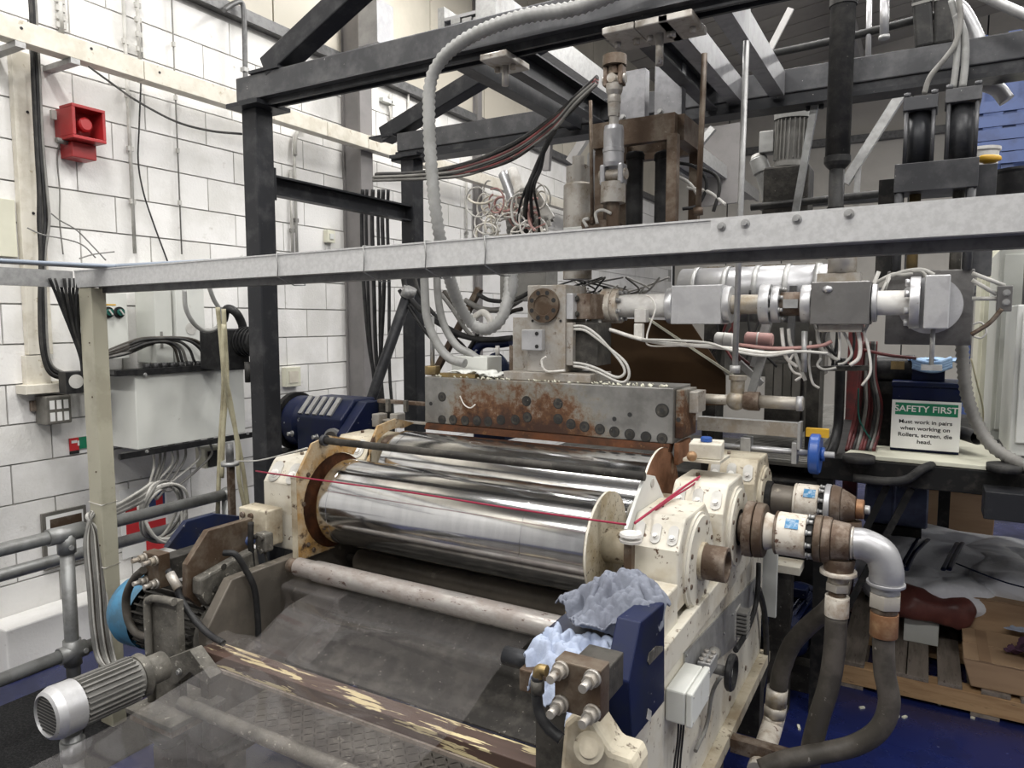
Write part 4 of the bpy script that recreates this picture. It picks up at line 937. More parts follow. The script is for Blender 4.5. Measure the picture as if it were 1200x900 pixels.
c = V((X(950), YW, ZW)); MB().box(c+d*.0785, (.045, .04, .0015), Matrix(((1, 0, 0), (0, .69, .72), (0, -.72, .69))).transposed()).build('blue_sticker', 'sticker_blue', t)
xw = X(993); z3 = down(t, xw, YW, ZW-.05, [(.05, .055, .06, 'outlet', 'rust_grey', 24), (.05, .035, .035, 'neck', 'rust_grey', 20)])
done(t)
hose('coolant_hose', 'thick brown-grey hose curving from under the farther union down to a nut', [V((xw, YW, z3-.001))]+pts(3.0, (985, 690, 3.1), (972, 712, 3.0), (948, 733), (928, 755), (916, 785), (912, 806)), .036, 'rubber_grey', n=16)
t = thing('manifold_pipe', 'pale speckled pipe with nut and sleeve at the foot of the curved hose', 'pipe')
a, b, c_, d_ = pts(3.0, (911, 806), (909, 826), (908, 838), (905, 850)); e = at(888, 905, Y=2.72)
MB().cyl(a, b, .042, n=20).build('sleeve', 'heater', t); MB().cyl(b, c_, .048, n=6).build('hex_nut', 'heater', t)
MB().tube([c_, d_, d_.lerp(e, .35), e], .042, n=18).build('pipe', 'dirty_white', t)
MB().bb((XR+.002, 2.75, e.z+.03), (e.x+.12, 2.80, e.z+.085)).build('support_arm', 'rust_grey', t)
done(t)
# ---- things on the outer face of the right side frame
XO = XR-.04
def onside(px, py): return at(px, py, X=XO+.006)
t = thing('side_plate', 'bare grey metal plate screwed on the side frame above the white box', 'plate')
P = [at(px, py, X=XO+.001) for px, py in ((801, 765), (889, 672), (889, 700), (862, 727), (862, 755), (846, 768), (830, 778), (801, 797))]
MB().prism(P, (.005, 0, 0)).build('plate', 'galv', t)
for (px, py) in ((804, 768), (858, 720), (848, 742)): MB().hexbolt(at(px, py, X=XO+.0065), (1, 0, 0), .005, .006).build('screw', 'galv', t)
done(t)
t = thing('junction_box', 'small white plastic junction box on the side of the cream machine frame', 'box')
a = at(779, 812, X=XO); x1 = XO+.085; y1 = at(832, 790, X=x1).y; zb_ = at(806, 862, X=x1).z; zt_ = at(806, 824, X=x1).z
MB().bb((XO+.0015, a.y, zb_), (x1-.022, y1, zt_)).build('body', 'cab_white', t, bevel=.006)
MB().bb((x1-.020, a.y-.002, zb_-.002), (x1, y1+.002, zt_+.002)).build('lid', 'cab_white', t, bevel=.005)
for (yy, zz_) in ((a.y+.012, zb_+.012), (a.y+.012, zt_-.012), (y1-.012, zb_+.012), (y1-.012, zt_-.012)): MB().cyl((x1+.0005, yy, zz_), (x1+.002, yy, zz_), .004, n=8).build('screw', 'cable_light', t)
done(t); yj = a.y
for k in range(3):
    hose('thin_cable', ('left', 'middle', 'right')[k]+' thin dark cable hanging from the white junction box', [V((XO+.03, yj+.05+.03*k, zb_-.002)), V((XO+.028, yj+.05+.03*k, zb_-.08)), V((XO+.02, yj+.04+.035*k, zb_-.2)), V((XO+.02, yj+.05+.02*k, .34))], .0035, 'cable_black', 'cable', n=6)
t = thing('connector_block', 'grey multi-pin metal connector above the white junction box', 'connector')
p = at(829, 778, X=XO+.04)
MB().box(p, (.045, .10, .05)).build('shell', 'galv', t, bevel=.004)
for k in range(6): MB().cyl(p+V((-.012+.024*(k % 2), -.036+.034*(k//2), .025)), p+V((-.012+.024*(k % 2), -.036+.034*(k//2), .034)), .008, n=10).build('pin', 'steel_light', t)
MB().cyl(p+V((0, .051, 0)), p+V((0, .10, 0)), .022, n=14).build('gland', 'cable_grey', t)
done(t)
t = thing('round_handle', 'black ring handle with pale inside on the side of the frame', 'handle')
c = at(857, 788, X=XO+.10)
m = MB(); n1 = 32
m.lathe(c+V((-.012, 0, 0)), c+V((1, 0, 0)), [(0, .058), (.006, .064), (.018, .064), (.024, .058), (.024, .045), (.0, .045), (0, .058)], n=36, caps=False)
m.build('ring', 'black_plastic', t)
MB().cyl(c+V((-.010, 0, 0)), c+V((-.004, 0, 0)), .044, n=28).build('disc', 'cab_white', t)
MB().cyl((XO+.001, c.y, c.z), (c.x-.013, c.y, c.z), .018, n=16).build('stem', 'cable_grey', t)
done(t)
hose('side_cable', 'thick dark cable rising along the side frame from the ring handle', [at(862, 762, X=XO+.04), at(874, 742, X=XO+.04), at(884, 715, X=XO+.04), at(888, 690, X=XO+.04), at(889, 660, X=XO+.03)], .011, 'cable_black', 'cable')
hose('side_cable', 'short dark cable curving from the connector down beside the white box', [at(848, 790, X=XO+.05), at(840, 800, X=XO+.04), at(834, 815, X=XO+.03), at(828, 850, X=XO+.02), at(815, 880, X=XO+.02)], .007, 'cable_grey', 'cable')
hose('side_cable', 'slim cable hanging at the rear of the side frame by the chrome pin', [at(889, 690, X=XO+.03), at(896, 720, X=XO+.03), at(898, 770, X=XO+.03), at(893, 805, X=XO+.02)], .014, 'rubber', 'cable')
t = thing('spring_terminal', 'grey ribbed terminal block on the side frame behind the grey plate', 'terminal block')
p = at(868, 730, X=XO+.02)
for k in range(7): MB().box(p+V((.01, 0, -.045+.016*k)), (.045, .07, .010)).build('rib', 'cable_grey', t, bevel=.002)
MB().box(p+V((-.015, 0, 0)), (.008, .08, .13)).build('back', 'cable_light', t); done(t)
t = thing('chrome_pin', 'short chrome pin sticking out from the rear of the side frame', 'pin')
p = at(903, 746, X=XO+.001); MB().cyl(p, p+V((.13, 0, -.0)), .010, n=14).build('pin', 'alu', t); MB().cyl(p, p+V((.03, 0, 0)), .016, n=14).build('collar', 'galv', t); done(t)
# rear white upright of the frame and ledge
t = thing('rear_upright', 'white upright plate and ledge at the rear of the side frame', 'upright')
a = at(905, 640, Y=3.6)
MB().bb((XO-.06, 3.585, .5), (XO+.06, 3.61, 1.05)).build('plate', 'cab_white', t, bevel=.003)
MB().bb((XO+.0, 3.615, .72), (XO+.16, 3.75, .76)).build('ledge', 'cream', t, bevel=.003); MB().bb((XO+.02, 3.64, 0), (XO+.12, 3.72, .719)).build('leg', 'grimy_dark', t)
done(t)
# blue-painted motors low behind
def motor(lab, c, ax, r, L_, m, cowl, fins=28, nm='electric_motor', foot=True, box=True, grille=True, finm=None):
    t = thing(nm, lab, 'motor'); c = V(c); ax = V(ax).normalized(); x, y = perp(ax)
    MB().lathe(c, c+ax, [(0, r*.82), (L_*.68, r*.82)], n=32).build('core', finm or m, t)
    mb = MB()
    for k in range(fins):
        an = 2*math.pi*k/fins; dd = x*math.cos(an)+y*math.sin(an)
        mb = MB().bar(c+dd*r*.88+ax*.012, c+dd*r*.88+ax*(L_*.68-.006), r*.045, r*.2, dd); mb.build('fin', finm or m, t)
    e = c+ax*L_*.68
    MB().lathe(e+ax*.0, e+ax, [(0, r*1.02), (L_*.2, r*1.04), (L_*.28, r*.92), (L_*.30, r*.80), (L_*.27, r*.78)], n=36, caps=False).build('fan_cowl', cowl, t)
    gp_ = MB().lathe(e+ax*L_*.26, e+ax, [(0, r*.80), (.003, r*.80)], n=32).build('grille_plate', 'cable_grey', t)
    if grille:
        for k in range(-5, 6):
            h = math.sqrt(max(0, 1-(k/6)**2))*r*.72; q = e+ax*(L_*.26+.004)+y*(k/6*r*.78)
            MB().bar(q-x*h, q+x*h, .004, .003, ax).build('grille_bar', 'ink', gp_)
    MB().lathe(c, c-ax, [(0, r*.9), (L_*.08, r*.95), (L_*.10, r*.5), (L_*.2, r*.2)], n=28).build('end_shield', m, t)
    if foot:
        q = c+ax*L_*.34; MB().bb((q.x-r*.8, q.y-r*.8, q.z-r-.012), (q.x+r*.8, q.y+r*.8, q.z-r)).build('foot', m, t)
    if box: MB().box(c+ax*L_*.35+V((0, 0, r*1.1)), (r*.8, r*.8, r*.4)).build('terminal_box', m, t, bevel=.006)
    return t
t = motor('blue electric motor on the floor behind the rotary unions', at(945, 705, Y=3.95), (-.35, -1, -.55), .12, .30, 'blue_paint', 'blue_paint', box=True, foot=False)
MB().bb(at(915, 860, Y=3.9)+V((0, 0, -.3)), at(962, 775, Y=4.0)+V((0, .2, 0))).build('base', 'grimy_dark', t); done(t)
# ================= pallet and goods
t = thing('pallet', 'rough wooden pallet on the blue floor at the right', 'pallet')
X0, X1, Y0, Y1, ZP = -.33, .95, 4.08, 5.3, .14
a = at(1007, 700, Z=.14)
MB().bb((X0, Y0-.0, .02), (X1, Y0+.10, ZP-.022)).build('front_board', 'wood', t, bevel=.003)
MB().bb((X0, Y0+.56, .02), (X1, Y0+.66, ZP-.022)).build('bearer', 'wood', t, bevel=.003)
MB().bb((X0, Y1-.1, .02), (X1, Y1, ZP-.022)).build('bearer', 'wood', t, bevel=.003)
for i, x in enumerate((X0+.0, X0+.20, X0+.31, X0+.455, X0+.64, X0+.80, X0+.96, X0+1.14)):
    MB().bb((x, Y0-.004+random.uniform(0, .01), ZP-.0215), (x+(.12 if i not in (2, 3) else .105), Y1, ZP)).build('slat', 'wood_grey', t, bevel=.002)
for x in (X0, X0+.6, X1-.12): MB().bb((x, Y0, 0), (x+.12, Y1, .0195)).build('bottom_slat', 'wood_grey', t)
done(t)
def lump(c, d, n=(14, 14, 6), amp=.03, seed=0, flat=.6, pw=3.0):
    from mathutils import noise
    m = MB(); c = V(c); nx, ny = 28, 16; vs = []; fs = []
    for j in range(ny+1):
        ph = math.pi*j/ny
        for i in range(nx):
            th = 2*math.pi*i/nx
            def sp(v): return math.copysign(abs(v)**(2/pw), v)
            p = V((sp(math.cos(th))*sp(math.sin(ph)), sp(math.sin(th))*sp(math.sin(ph)), sp(math.cos(ph))))
            q = V((p.x*d[0]/2, p.y*d[1]/2, p.z*d[2]/2))
            nn = noise.noise_vector(q*6+V((seed, seed, seed)))*amp+noise.noise_vector(q*15+V((seed, 3, 1)))*amp*.5
            if p.z < -.9: nn.z = 0
            vs.append(c+q+nn+V((0, 0, d[2]/2)))
    for j in range(ny):
        for i in range(nx):
            k = (i+1) % nx; fs.append((j*nx+i, (j+1)*nx+i, (j+1)*nx+k, j*nx+k))
    return m.add(vs, fs, True)
bagc = V((.33, 5.02, ZP+.003))
t = thing('bulk_bag', 'crumpled white woven bulk bag with blue straps on the pallet', 'bag')
lump((.22, 5.25, ZP+.01), (1.15, .95, .42), amp=.07, seed=3, pw=3.4).build('sack', 'bag_white', t, subd=1)
lump((.62, 4.98, ZP+.015), (.75, .75, .43), amp=.06, seed=8, pw=3.4).build('fold', 'bag_white', t, subd=1)
for k, P in enumerate((((1062, 668), (1072, 648), (1088, 632)), ((1058, 662), (1066, 648), (1076, 630)), ((1105, 668), (1113, 652), (1122, 636)), ((1112, 668), (1120, 650), (1128, 636)))):
    P3 = [at(px, py, Z=ZP+.44) for px, py in P]; MB().tube(P3, .013, n=6, flat=.4).build('blue_strap', 'blue_paint', t)
P3 = [at(px, py, Z=ZP+.455) for px, py in ((1120, 660), (1150, 672), (1180, 683), (1215, 692))]; MB().tube(P3, .004, n=6).build('blue_cord', 'blue_paint', t)
done(t)
lump((.085, 4.62, ZP+.13), (.46, .36, .17), amp=.045, seed=5, pw=2.8).build('maroon_sack', 'bag_maroon', None, label='maroon plastic sack slumped in front of the white bulk bag', cat='bag', subd=1)
lump((.14, 4.72, ZP+.17), (.62, .4, .19), amp=.05, seed=15, pw=2.4).build('clear_wrap', 'bag_white', None, label='crumpled translucent white wrap lying over the maroon sack', cat='bag', subd=1)
MB().bb((-.04, 4.52, ZP+.001), (.13, 4.75, ZP+.13)).build('white_carton', 'cab_white', None, label='small white carton on the pallet slats under the maroon sack', cat='box', bevel=.003)
def carton(lab, x0, x1, y0, y1, z0, z1, seed, open_=False):
    t = thing('cardboard_box', lab, 'box'); sk = .01*seed
    MB().add([(x0+.03, y0, z0), (x1, y0+.01, z0), (x1, y1, z0), (x0+.02, y1, z0), (x0-sk, y0-.01, z1), (x1+.01, y0, z1), (x1, y1, z1), (x0, y1, z1)], [(3, 2, 1, 0), (4, 5, 6, 7), (0, 1, 5, 4), (1, 2, 6, 5), (2, 3, 7, 6), (3, 0, 4, 7)]).build('carton_body', 'cardboard', t, bevel=.006)
    MB().bb((x0-.005, y0-.012, z1+.001), (x1+.01, (y0+y1)/2-.004, z1+.006)).build('flap', 'cardboard', t, bevel=.001)
    MB().bb((x0-.0, (y0+y1)/2+.004, z1+.001), (x1, y1+.01, z1+.006)).build('flap', 'cardboard', t, bevel=.001)
    MB().bb((x0+.06, y0-.014, z1+.0065), (x0+.11, y1, z1+.0075)).build('crease_strip', 'card_edge', t)
    done(t)
z2b = at(1160, 775, Y=4.12).z
carton('open cardboard box on the front corner of the pallet with a purple rag on it', .235, .80, 4.10, 4.50, ZP+.001, z2b, 1)
carton('cardboard box standing behind the one with the purple rag', .235, .85, 4.56, 4.86, ZP+.001, ZP+.30, .5)
def cloth(nm, lab, outline, zf, m, seed=1, amp=.02, thick=.006, cat='cloth', grid=44, nfreq=14, fold=6):
    # a crumpled sheet spread inside an outline (world XY), height from zf(x,y)
    from mathutils import noise
    xs = [p[0] for p in outline]; ys = [p[1] for p in outline]; x0, x1, y0, y1 = min(xs), max(xs), min(ys), max(ys)
    def inside(x, y):
        c = False; n = len(outline); j = n-1
        for i in range(n):
            xi, yi = outline[i]; xj, yj = outline[j]
            if (yi > y) != (yj > y) and x < (xj-xi)*(y-yi)/(yj-yi)+xi: c = not c
            j = i
        return c
    vs = []; idx = {}; fs = []
    for i in range(grid+1):
        for j in range(grid+1):
            x = x0+(x1-x0)*i/grid; y = y0+(y1-y0)*j/grid
            q = V((x, y, seed)); nv = noise.noise_vector(q*nfreq); r1 = abs(noise.noise(q*fold+nv*.9)); r2 = abs(noise.noise(q*fold*2.6+nv*1.2+V((5, 1, 2))))*.8+abs(noise.noise(q*fold*5.5+nv))*.35
            idx[i, j] = len(vs); vs.append(V((x+nv.x*amp*.4, y+nv.y*amp*.4, zf(x, y)+amp*(2.2*(.2-r1)+1.0*(.2-r2))+amp*.9)))
    used = {}
    for i in range(grid):
        for j in range(grid):
            x = x0+(x1-x0)*(i+.5)/grid; y = y0+(y1-y0)*(j+.5)/grid
            if inside(x, y): fs.append((idx[i, j], idx[i+1, j], idx[i+1, j+1], idx[i, j+1]))
    keep = sorted({v for f in fs for v in f}); rm = {v: k for k, v in enumerate(keep)}
    o = MB().add([vs[v] for v in keep], [tuple(rm[v] for v in f) for f in fs], True).build(nm, m, None, label=lab, cat=cat)
    so = o.modifiers.new('thick', 'SOLIDIFY'); so.thickness = thick; so.offset = 1
    sb = o.modifiers.new('subd', 'SUBSURF'); sb.levels = 1; sb.render_levels = 1
    return o
cloth('purple_rag', 'dark purple rag crumpled on the front cardboard box', [(.40, 4.22), (.50, 4.16), (.62, 4.14), (.75, 4.18), (.72, 4.36), (.60, 4.40), (.48, 4.36)], lambda x, y: z2b+.01+.03*math.sin(max(0, min(1, (x-.4)/.35))*3.1), 'cloth_purple', seed=9, amp=.022, cat='rag')
cloth('blue_tissue', 'pale blue tissue spilling between the two cardboard boxes', [(.42, 4.49), (.8, 4.47), (.8, 4.60), (.5, 4.62)], lambda x, y: z2b+.03, 'cloth_pale', seed=4, amp=.012, cat='rag')
carton('taller brown cardboard carton at the back under the black platform, upper one', .04, .46, 5.9, 6.3, .385, .74, .5)
carton('lower brown cardboard carton under the black platform', .04, .47, 5.88, 6.3, .0, .377, .5)
for i, (px, py) in enumerate(((1052, 840), (1060, 841), (1099, 824), (965, 790), (1175, 832), (936, 853), (1140, 842), (1010, 830))):
    p = at(px, py, Z=0); MB().box(p+V((0, 0, .004)), (.018+.01*(i % 3), .012, .008), (0, 0, i)).build('waste_flake', 'cab_cream', None, label='small pale plastic flake lying on the blue floor', cat='debris', group='flakes on the blue floor')
# ================= extruder platform, sign and surroundings
ZS = 1.32
t = thing('extruder_platform', 'black steel platform frame carrying a cream bed plate beyond the machine', 'platform')
P = [at(px, py, Z=ZS) for px, py in ((989, 531), (1018, 514), (1045, 505), (1150, 515), (1162, 530), (1190, 549))]
MB().prism(P, (0, 0, -.02)).build('bed_plate', 'cab_cream', t, bevel=.003)
MB().bb((-.45, 3.70, 1.19), (1.3, 3.78, 1.298)).build('front_beam', 'blackened', t, bevel=.004)
MB().bb((-.45, 3.781, 1.24), (1.3, 5.9, 1.298)).build('deck', 'blackened', t)
MB().bb((.24, 3.55, 1.12), (.85, 3.699, 1.24)).build('side_box', 'black_steel', t, bevel=.004)
for (x, y) in ((-.43, 3.70), (1.2, 3.70), (-.20, 5.6), (.12, 5.7), (1.2, 5.7)):
    MB().bb((x, y, 0), (x+.07, y+.07, 1.189)).build('leg', 'blackened', t)
for k in range(2): MB().bar((-.36, 3.74, .55-.2*k), (-.13+.1*k, 3.74, 1.18), .03, .03).build('brace', 'blackened', t)
for (px, py) in ((1006, 541), (1178, 552)): p = at(px, py, Y=3.66); MB().cyl(p, p+V((0, 0, .03)), .07, n=24).build('rubber_pad', 'rubber', t)
done(t)
hose('platform_hose', 'fat black hose looping in front of the black platform beam', pts(3.66, (1000, 560), (1035, 564), (1062, 562), (1080, 550), (1092, 545, 3.72)), .02, 'rubber')
t = thing('gear_case', 'navy blue machine pedestal behind the safety sign', 'machine')
a = at(1045, 476, Y=3.92); b = at(1128, 456, Y=3.92)
MB().bb((a.x, 3.93, ZS+.001), (b.x, 4.2, b.z)).build('body', 'blue_paint', t, bevel=.004); MB().bb((a.x-.005, 3.925, b.z+.0005), (b.x+.005, 4.2, b.z+.025)).build('lid', 'blue_paint', t, bevel=.004)
c0 = at(1068, 456, Y=4.0); c1 = at(1108, 428, Y=4.0); MB().bb((c0.x, 4.0, b.z+.026), (c1.x, 4.15, c1.z)).build('upper_block', 'blue_paint', t, bevel=.004)
done(t)
t = thing('safety_sign', 'SAFETY FIRST sign, white sheet with green heading, on the navy pedestal', 'sign')
YSn = 3.915; a = at(1043, 524, Y=YSn); b = at(1127, 472, Y=YSn)
sh_ = MB().bb((a.x, YSn-.003, a.z), (b.x, YSn, b.z)).build('sheet', 'sign_white', t)
W_ = b.x-a.x; H_ = b.z-a.z
hb_ = MB().bb((a.x+.015, YSn-.0036, b.z-H_*.30), (b.x-.012, YSn-.0031, b.z-.012)).build('heading_band', 'sign_green', t)
cxs = (a.x+b.x)/2; rt = (R(90), 0, 0)
text('SAFETY FIRST', 'heading', .041, (cxs, YSn-.0045, b.z-.012-(H_*.30-.012)/2), rt, 'sign_white', hb_, sx=1.08)
for k, s in enumerate(('Must work in pairs', 'when working on', 'Rollers, screen, die', 'head.')):
    text(s, 'text_line', .026, (cxs, YSn-.0036, b.z-H_*(.44+.135*k)), rt, 'ink', sh_, sx=1.12)
done(t)
cloth('blue_wrap', 'light blue film wrap bunched on top of the navy block', [(c0.x-.02, 3.96), (c1.x+.05, 3.96), (c1.x+.05, 4.15), (c0.x-.02, 4.15)], lambda x, y: c1.z+.0, 'wrap_blue', seed=2, amp=.02, cat='wrap')
for k in range(4): hose('wrap_band', ('topmost', 'second', 'third', 'lowest')[k]+' twisted light blue wrap band round the navy block top', pts(3.97, (1070, 421+3*k), (1085, 425+3*k, 3.95), (1100, 425+3*k, 3.95), (1115, 420+3*k)), .011, 'wrap_blue', cat='wrap', group='blue wrap bands on the navy block')
t = thing('pump_motor', 'black pump motor with brass name plate left of the blue wrapped block', 'motor')
p = at(1022, 432, Y=4.1); q = at(1072, 432, Y=4.1)
MB().lathe(p, q, [(0, .055), (.01, .065), (.03, .068), ((q-p).length, .068)], n=28).build('barrel', 'black_plastic', t)
MB().cyl(p+V((-.002, 0, 0)), p+V((-.008, 0, 0)), .03, n=20).build('end_cap', 'cable_light', t)
mid = at(1052, 428, Y=4.03); MB().box(mid, (.06, .004, .04)).build('name_plate', 'brass', t)
MB().bb((p.x+.03, 4.05, ZS+.001), (q.x, 4.15, p.z-.06)).build('bracket', 'blackened', t); done(t)
hose('corrugated_conduit', 'fat grey corrugated conduit sweeping down right of the safety sign', pts(3.8, (1127, 400), (1129, 430), (1133, 462), (1143, 492), (1160, 520, 3.75), (1185, 538, 3.7), (1215, 552, 3.6)), .03, 'cable_grey', corrug=.0125)
hose('pale_cable', 'thin yellowish cable behind the grey conduit by the cabinet', pts(4.2, (1138, 420), (1145, 450), (1152, 480), (1150, 510)), .004, 'hose_yellow', 'cable')
t = thing('pipe_offcut', 'short grey pipe end lying on the cream bed plate right of the sign', 'pipe')
p = at(1146, 513, Y=3.95); MB().lathe(p, p+V((-.4, .9, .0)), [(0, .033), (.3, .033)], n=20, caps=False).build('pipe', 'galv_dark', t); MB().cyl(p+V((-.08, .18, 0)), p+V((-.1, .225, 0)), .034, n=20).build('collar', 'galv_dark', t); done(t)
# maroon and dark cables dropping left of the sign
for i in range(9):
    dx = i*3.6; hose('cable_drop', 'maroon or dark cable in the bundle falling onto the bed plate left of the sign', pts(3.95+.02*(i % 3), (1012+dx*.5, 400), (1008+dx*.6, 440), (1004+dx, 475), (998+dx*1.1, 505), (992+dx*1.1, 528, 3.85)), .009, ('cable_maroon', 'cable_maroon', 'rubber', 'cable_grey')[i % 4], 'cable', group='cables falling left of the sign')
hose('green_wire', 'dark green wire curling over the maroon cables', pts(3.85, (1006, 455), (1006, 485), (1011, 500), (1021, 516)), .004, 'green_dark', 'wire')
hose('thick_black_cable', 'thick black cable dropping between red post and maroon cables', pts(3.9, (985, 420), (984, 460), (982, 500), (976, 525, 3.8), (968, 540, 3.75)), .024, 'cable_black', 'cable')
hose('red_pipe', 'thin maroon pipe running behind the cable bundle to the blue wrap', pts(3.85, (1012, 410), (1040, 416), (1074, 420)), .008, 'cable_maroon', 'pipe')
t = thing('red_post', 'red painted steel post standing beyond the melt pipe', 'post')
a = at(994, 400, Y=5.2); b = at(1011, 400, Y=5.2); MB().bb((a.x, 5.2, .01), (b.x, 5.3, 2.1)).build('post', 'cable_maroon', t); MB().bb((a.x-.04, 5.16, 0), (b.x+.04, 5.34, .009)).build('foot', 'cable_maroon', t); done(t)
# cabinets at the right edge
def cabinet(lab, x0, x1, y0, y1, z0, z1, m, door=True):
    t = thing('control_cabinet', lab, 'cabinet')
    MB().bb((x0, y0, z0), (x1, y1, z1)).build('body', m, t, bevel=.006)
    dr_ = MB().bb((x0+.02, y0-.018, z0+.06), (x1-.02, y0-.001, z1-.03)).build('door', m, t, bevel=.003)
    MB().bb((x0+.05, y0-.03, (z0+z1)/2-.05), (x0+.07, y0-.0185, (z0+z1)/2+.05)).build('handle', 'black_plastic', dr_)
    MB().bb((x0, y0, min(1.2985, z0-.02)), (x1, y1, z0-.001)).build('plinth', 'grey_steel', t); done(t)
xa = at(1166, 400, Y=4.6).x; cabinet('tall pale grey control cabinet at the right edge behind the conduit', xa, xa+.6, 4.6, 5.2, at(1170, 516, Y=4.6).z, at(1170, 292, Y=4.6).z, 'cab_grey')
xa2 = at(1146, 400, Y=5.3).x; cabinet('second pale cabinet standing farther behind the right one', xa2, xa2+.5, 5.3, 5.8, 1.05, 2.5, 'cab_cream')
xa3 = at(1190, 400, Y=3.79).x; cabinet('nearest grey cabinet cut off by the right edge of the view', xa3, xa3+.5, 3.79, 4.3, 1.36, 2.02, 'cab_white')
# hydraulic cylinders over the screen changer
t = thing('ram_pair', 'pair of black tie-rod hydraulic cylinders above the screen changer', 'hydraulic unit')
Yc = 3.55
zc0 = at(1100, 196, Y=Yc-.09).z
for (px0, px1, ty, nm) in ((1057, 1098, 118, 'left'), (1106, 1149, 108, 'right')):
    xa = at(px0, 150, Y=Yc-.07).x; xb = at(px1, 150, Y=Yc-.07).x; xm = (xa+xb)/2; ztop = at(xm and (px0+px1)/2, ty-6, Y=Yc-.07).z
    cy = MB().cyl((xm, Yc, zc0+.031), (xm, Yc, ztop-.056), (xb-xa)*.36, n=28).build('cylinder_barrel', 'black_steel', t)
    MB().bb((xa, Yc-.07, ztop-.055), (xb, Yc+.07, ztop)).build('cap', 'grey_steel', t, bevel=.003)
    for sx in (xa+.014, xb-.014):
        for sy in (Yc-.056, Yc+.056):
            MB().cyl((sx, sy, zc0+.031), (sx, sy, ztop-.056), .008, n=10).build('tie_rod', 'grey_steel', t)
            MB().cyl((sx, sy, ztop+.0005), (sx, sy, ztop+.018), .014, n=6).build('nut', 'grey_steel', t)
xa = at(1048, 205, Y=Yc-.08).x; xb = at(1147, 200, Y=Yc-.08).x; zc1 = at(1100, 222, Y=Yc-.08).z
MB().bb((xa, Yc-.08, zc1), (xb, Yc+.08, zc0+.03)).build('crosshead', 'grey_steel', t, bevel=.003)
zp = at(1090, 318, Y=3.5).z
for sx in (xa+.02, xb-.02):
    for sy in (Yc-.06, Yc+.06): MB().cyl((sx, sy, zp+.001), (sx, sy, zc1-.001), .017, n=14).build('pillar', 'grey_steel', t)
for px in (1073, 1124): x = at(px, 220, Y=Yc).x; MB().cyl((x, Yc, zp+.001), (x, Yc, zc1-.001), .022, n=16).build('ram', 'brass' if px < 1100 else 'grimy', t)
done(t)
p = at(1038, 235, Y=3.6); MB().bb((p.x-.03, 3.6, zp-.02), (p.x+.035, 3.7, at(1038, 210, Y=3.6).z)).build('valve_box', 'blackened', None, label='black box left of the hydraulic crosshead above the rail', cat='box', bevel=.003)
p = at(1156, 215, Y=3.6); MB().bb((p.x-.035, 3.6, zp-.02), (p.x+.035, 3.7, at(1156, 192, Y=3.6).z)).build('valve_box', 'grey_steel', None, label='grey box right of the hydraulic crosshead with a yellow glove on top', cat='box', bevel=.003)
p = at(1158, 192, Y=3.65); lump((p.x, 3.65, p.z+.002), (.08, .06, .03), amp=.01, seed=1).build('yellow_glove', 'yellow', None, label='small yellow crumpled glove on top of the grey box', cat='glove')
MB().lathe(at(1192, 240, Y=3.9), at(1192, 240, Y=3.9)+V((0, 0, 1)), [(0, .09), (.13, .10), (.14, .105), (.15, .105)], n=28).build('black_tub', 'black_plastic', None, label='black round tub at the right edge above the rail', cat='tub')
MB().lathe(at(1150, 212, Y=4.4), at(1150, 212, Y=4.4)+V((0, 0, 1)), [(0, .06), (.14, .07), (.145, .078), (.16, .078)], n=24).build('white_bucket', 'white_matte', None, label='white bucket behind the hydraulic cylinders', cat='bucket')
q = at(1150, 212, Y=4.4); MB().bb((q.x-.3, 4.25, q.z-.04), (q.x+.3, 4.6, q.z-.001)).build('shelf_plate', 'grey_steel', None, label='narrow grey shelf carrying the white bucket behind the cylinders', cat='shelf')
MB().bb((q.x+.2, 4.35, 1.3), (q.x+.26, 4.41, q.z-.041)).build('shelf_post', 'grey_steel', None, label='grey post under the bucket shelf behind the cylinders', cat='post')
# small motors up behind the rail
t = motor('grey fan-cooled motor standing upright behind the rail, left of the big black pipe', at(927, 190, Y=4.4), (.03, -.05, 1), .10, .34, 'cable_grey', 'hose_grey', fins=24, foot=False, box=False)
p = at(927, 190, Y=4.4); MB().box(p+V((-.13, 0, .12)), (.08, .1, .12)).build('terminal_box', 'hose_grey', t, bevel=.006)
MB().bb((p.x-.13, p.y-.1, p.z-.30), (p.x+.11, p.y+.12, p.z-.035)).build('gearbox', 'grimy_dark', t, bevel=.01); done(t)
t = thing('small_cylinder_motor', 'small tilted grey motor left of the upright fan-cooled motor', 'motor')
a = at(888, 185, Y=4.4); b = at(900, 225, Y=4.4); MB().lathe(a, b, [(0, .04), (.01, .05), (.09, .05), (.1, .04), (.2, .04), (.3, .045)], n=20).build('body', 'hose_grey', t); MB().lathe(a-(b-a).normalized()*.02, b, [(0, .03), (.019, .042)], n=20).build('end_cap', 'cable_light', t)
MB().cyl(b, b+V((0, 0, -.15)), .03, n=14).build('stub', 'blackened', t); done(t)
MB().bb(at(890, 246, Y=4.5), at(1050, 230, Y=4.55)).build('rail_beam', 'black_steel', None, label='dark horizontal beam behind the rail under the small motors', cat='beam')
MB().cyl(at(880, 243, Y=4.3), at(1042, 226, Y=4.3), .02, n=12).build('rail_pipe', 'rubber', None, label='black horizontal pipe in front of the beam under the small motors', cat='pipe')
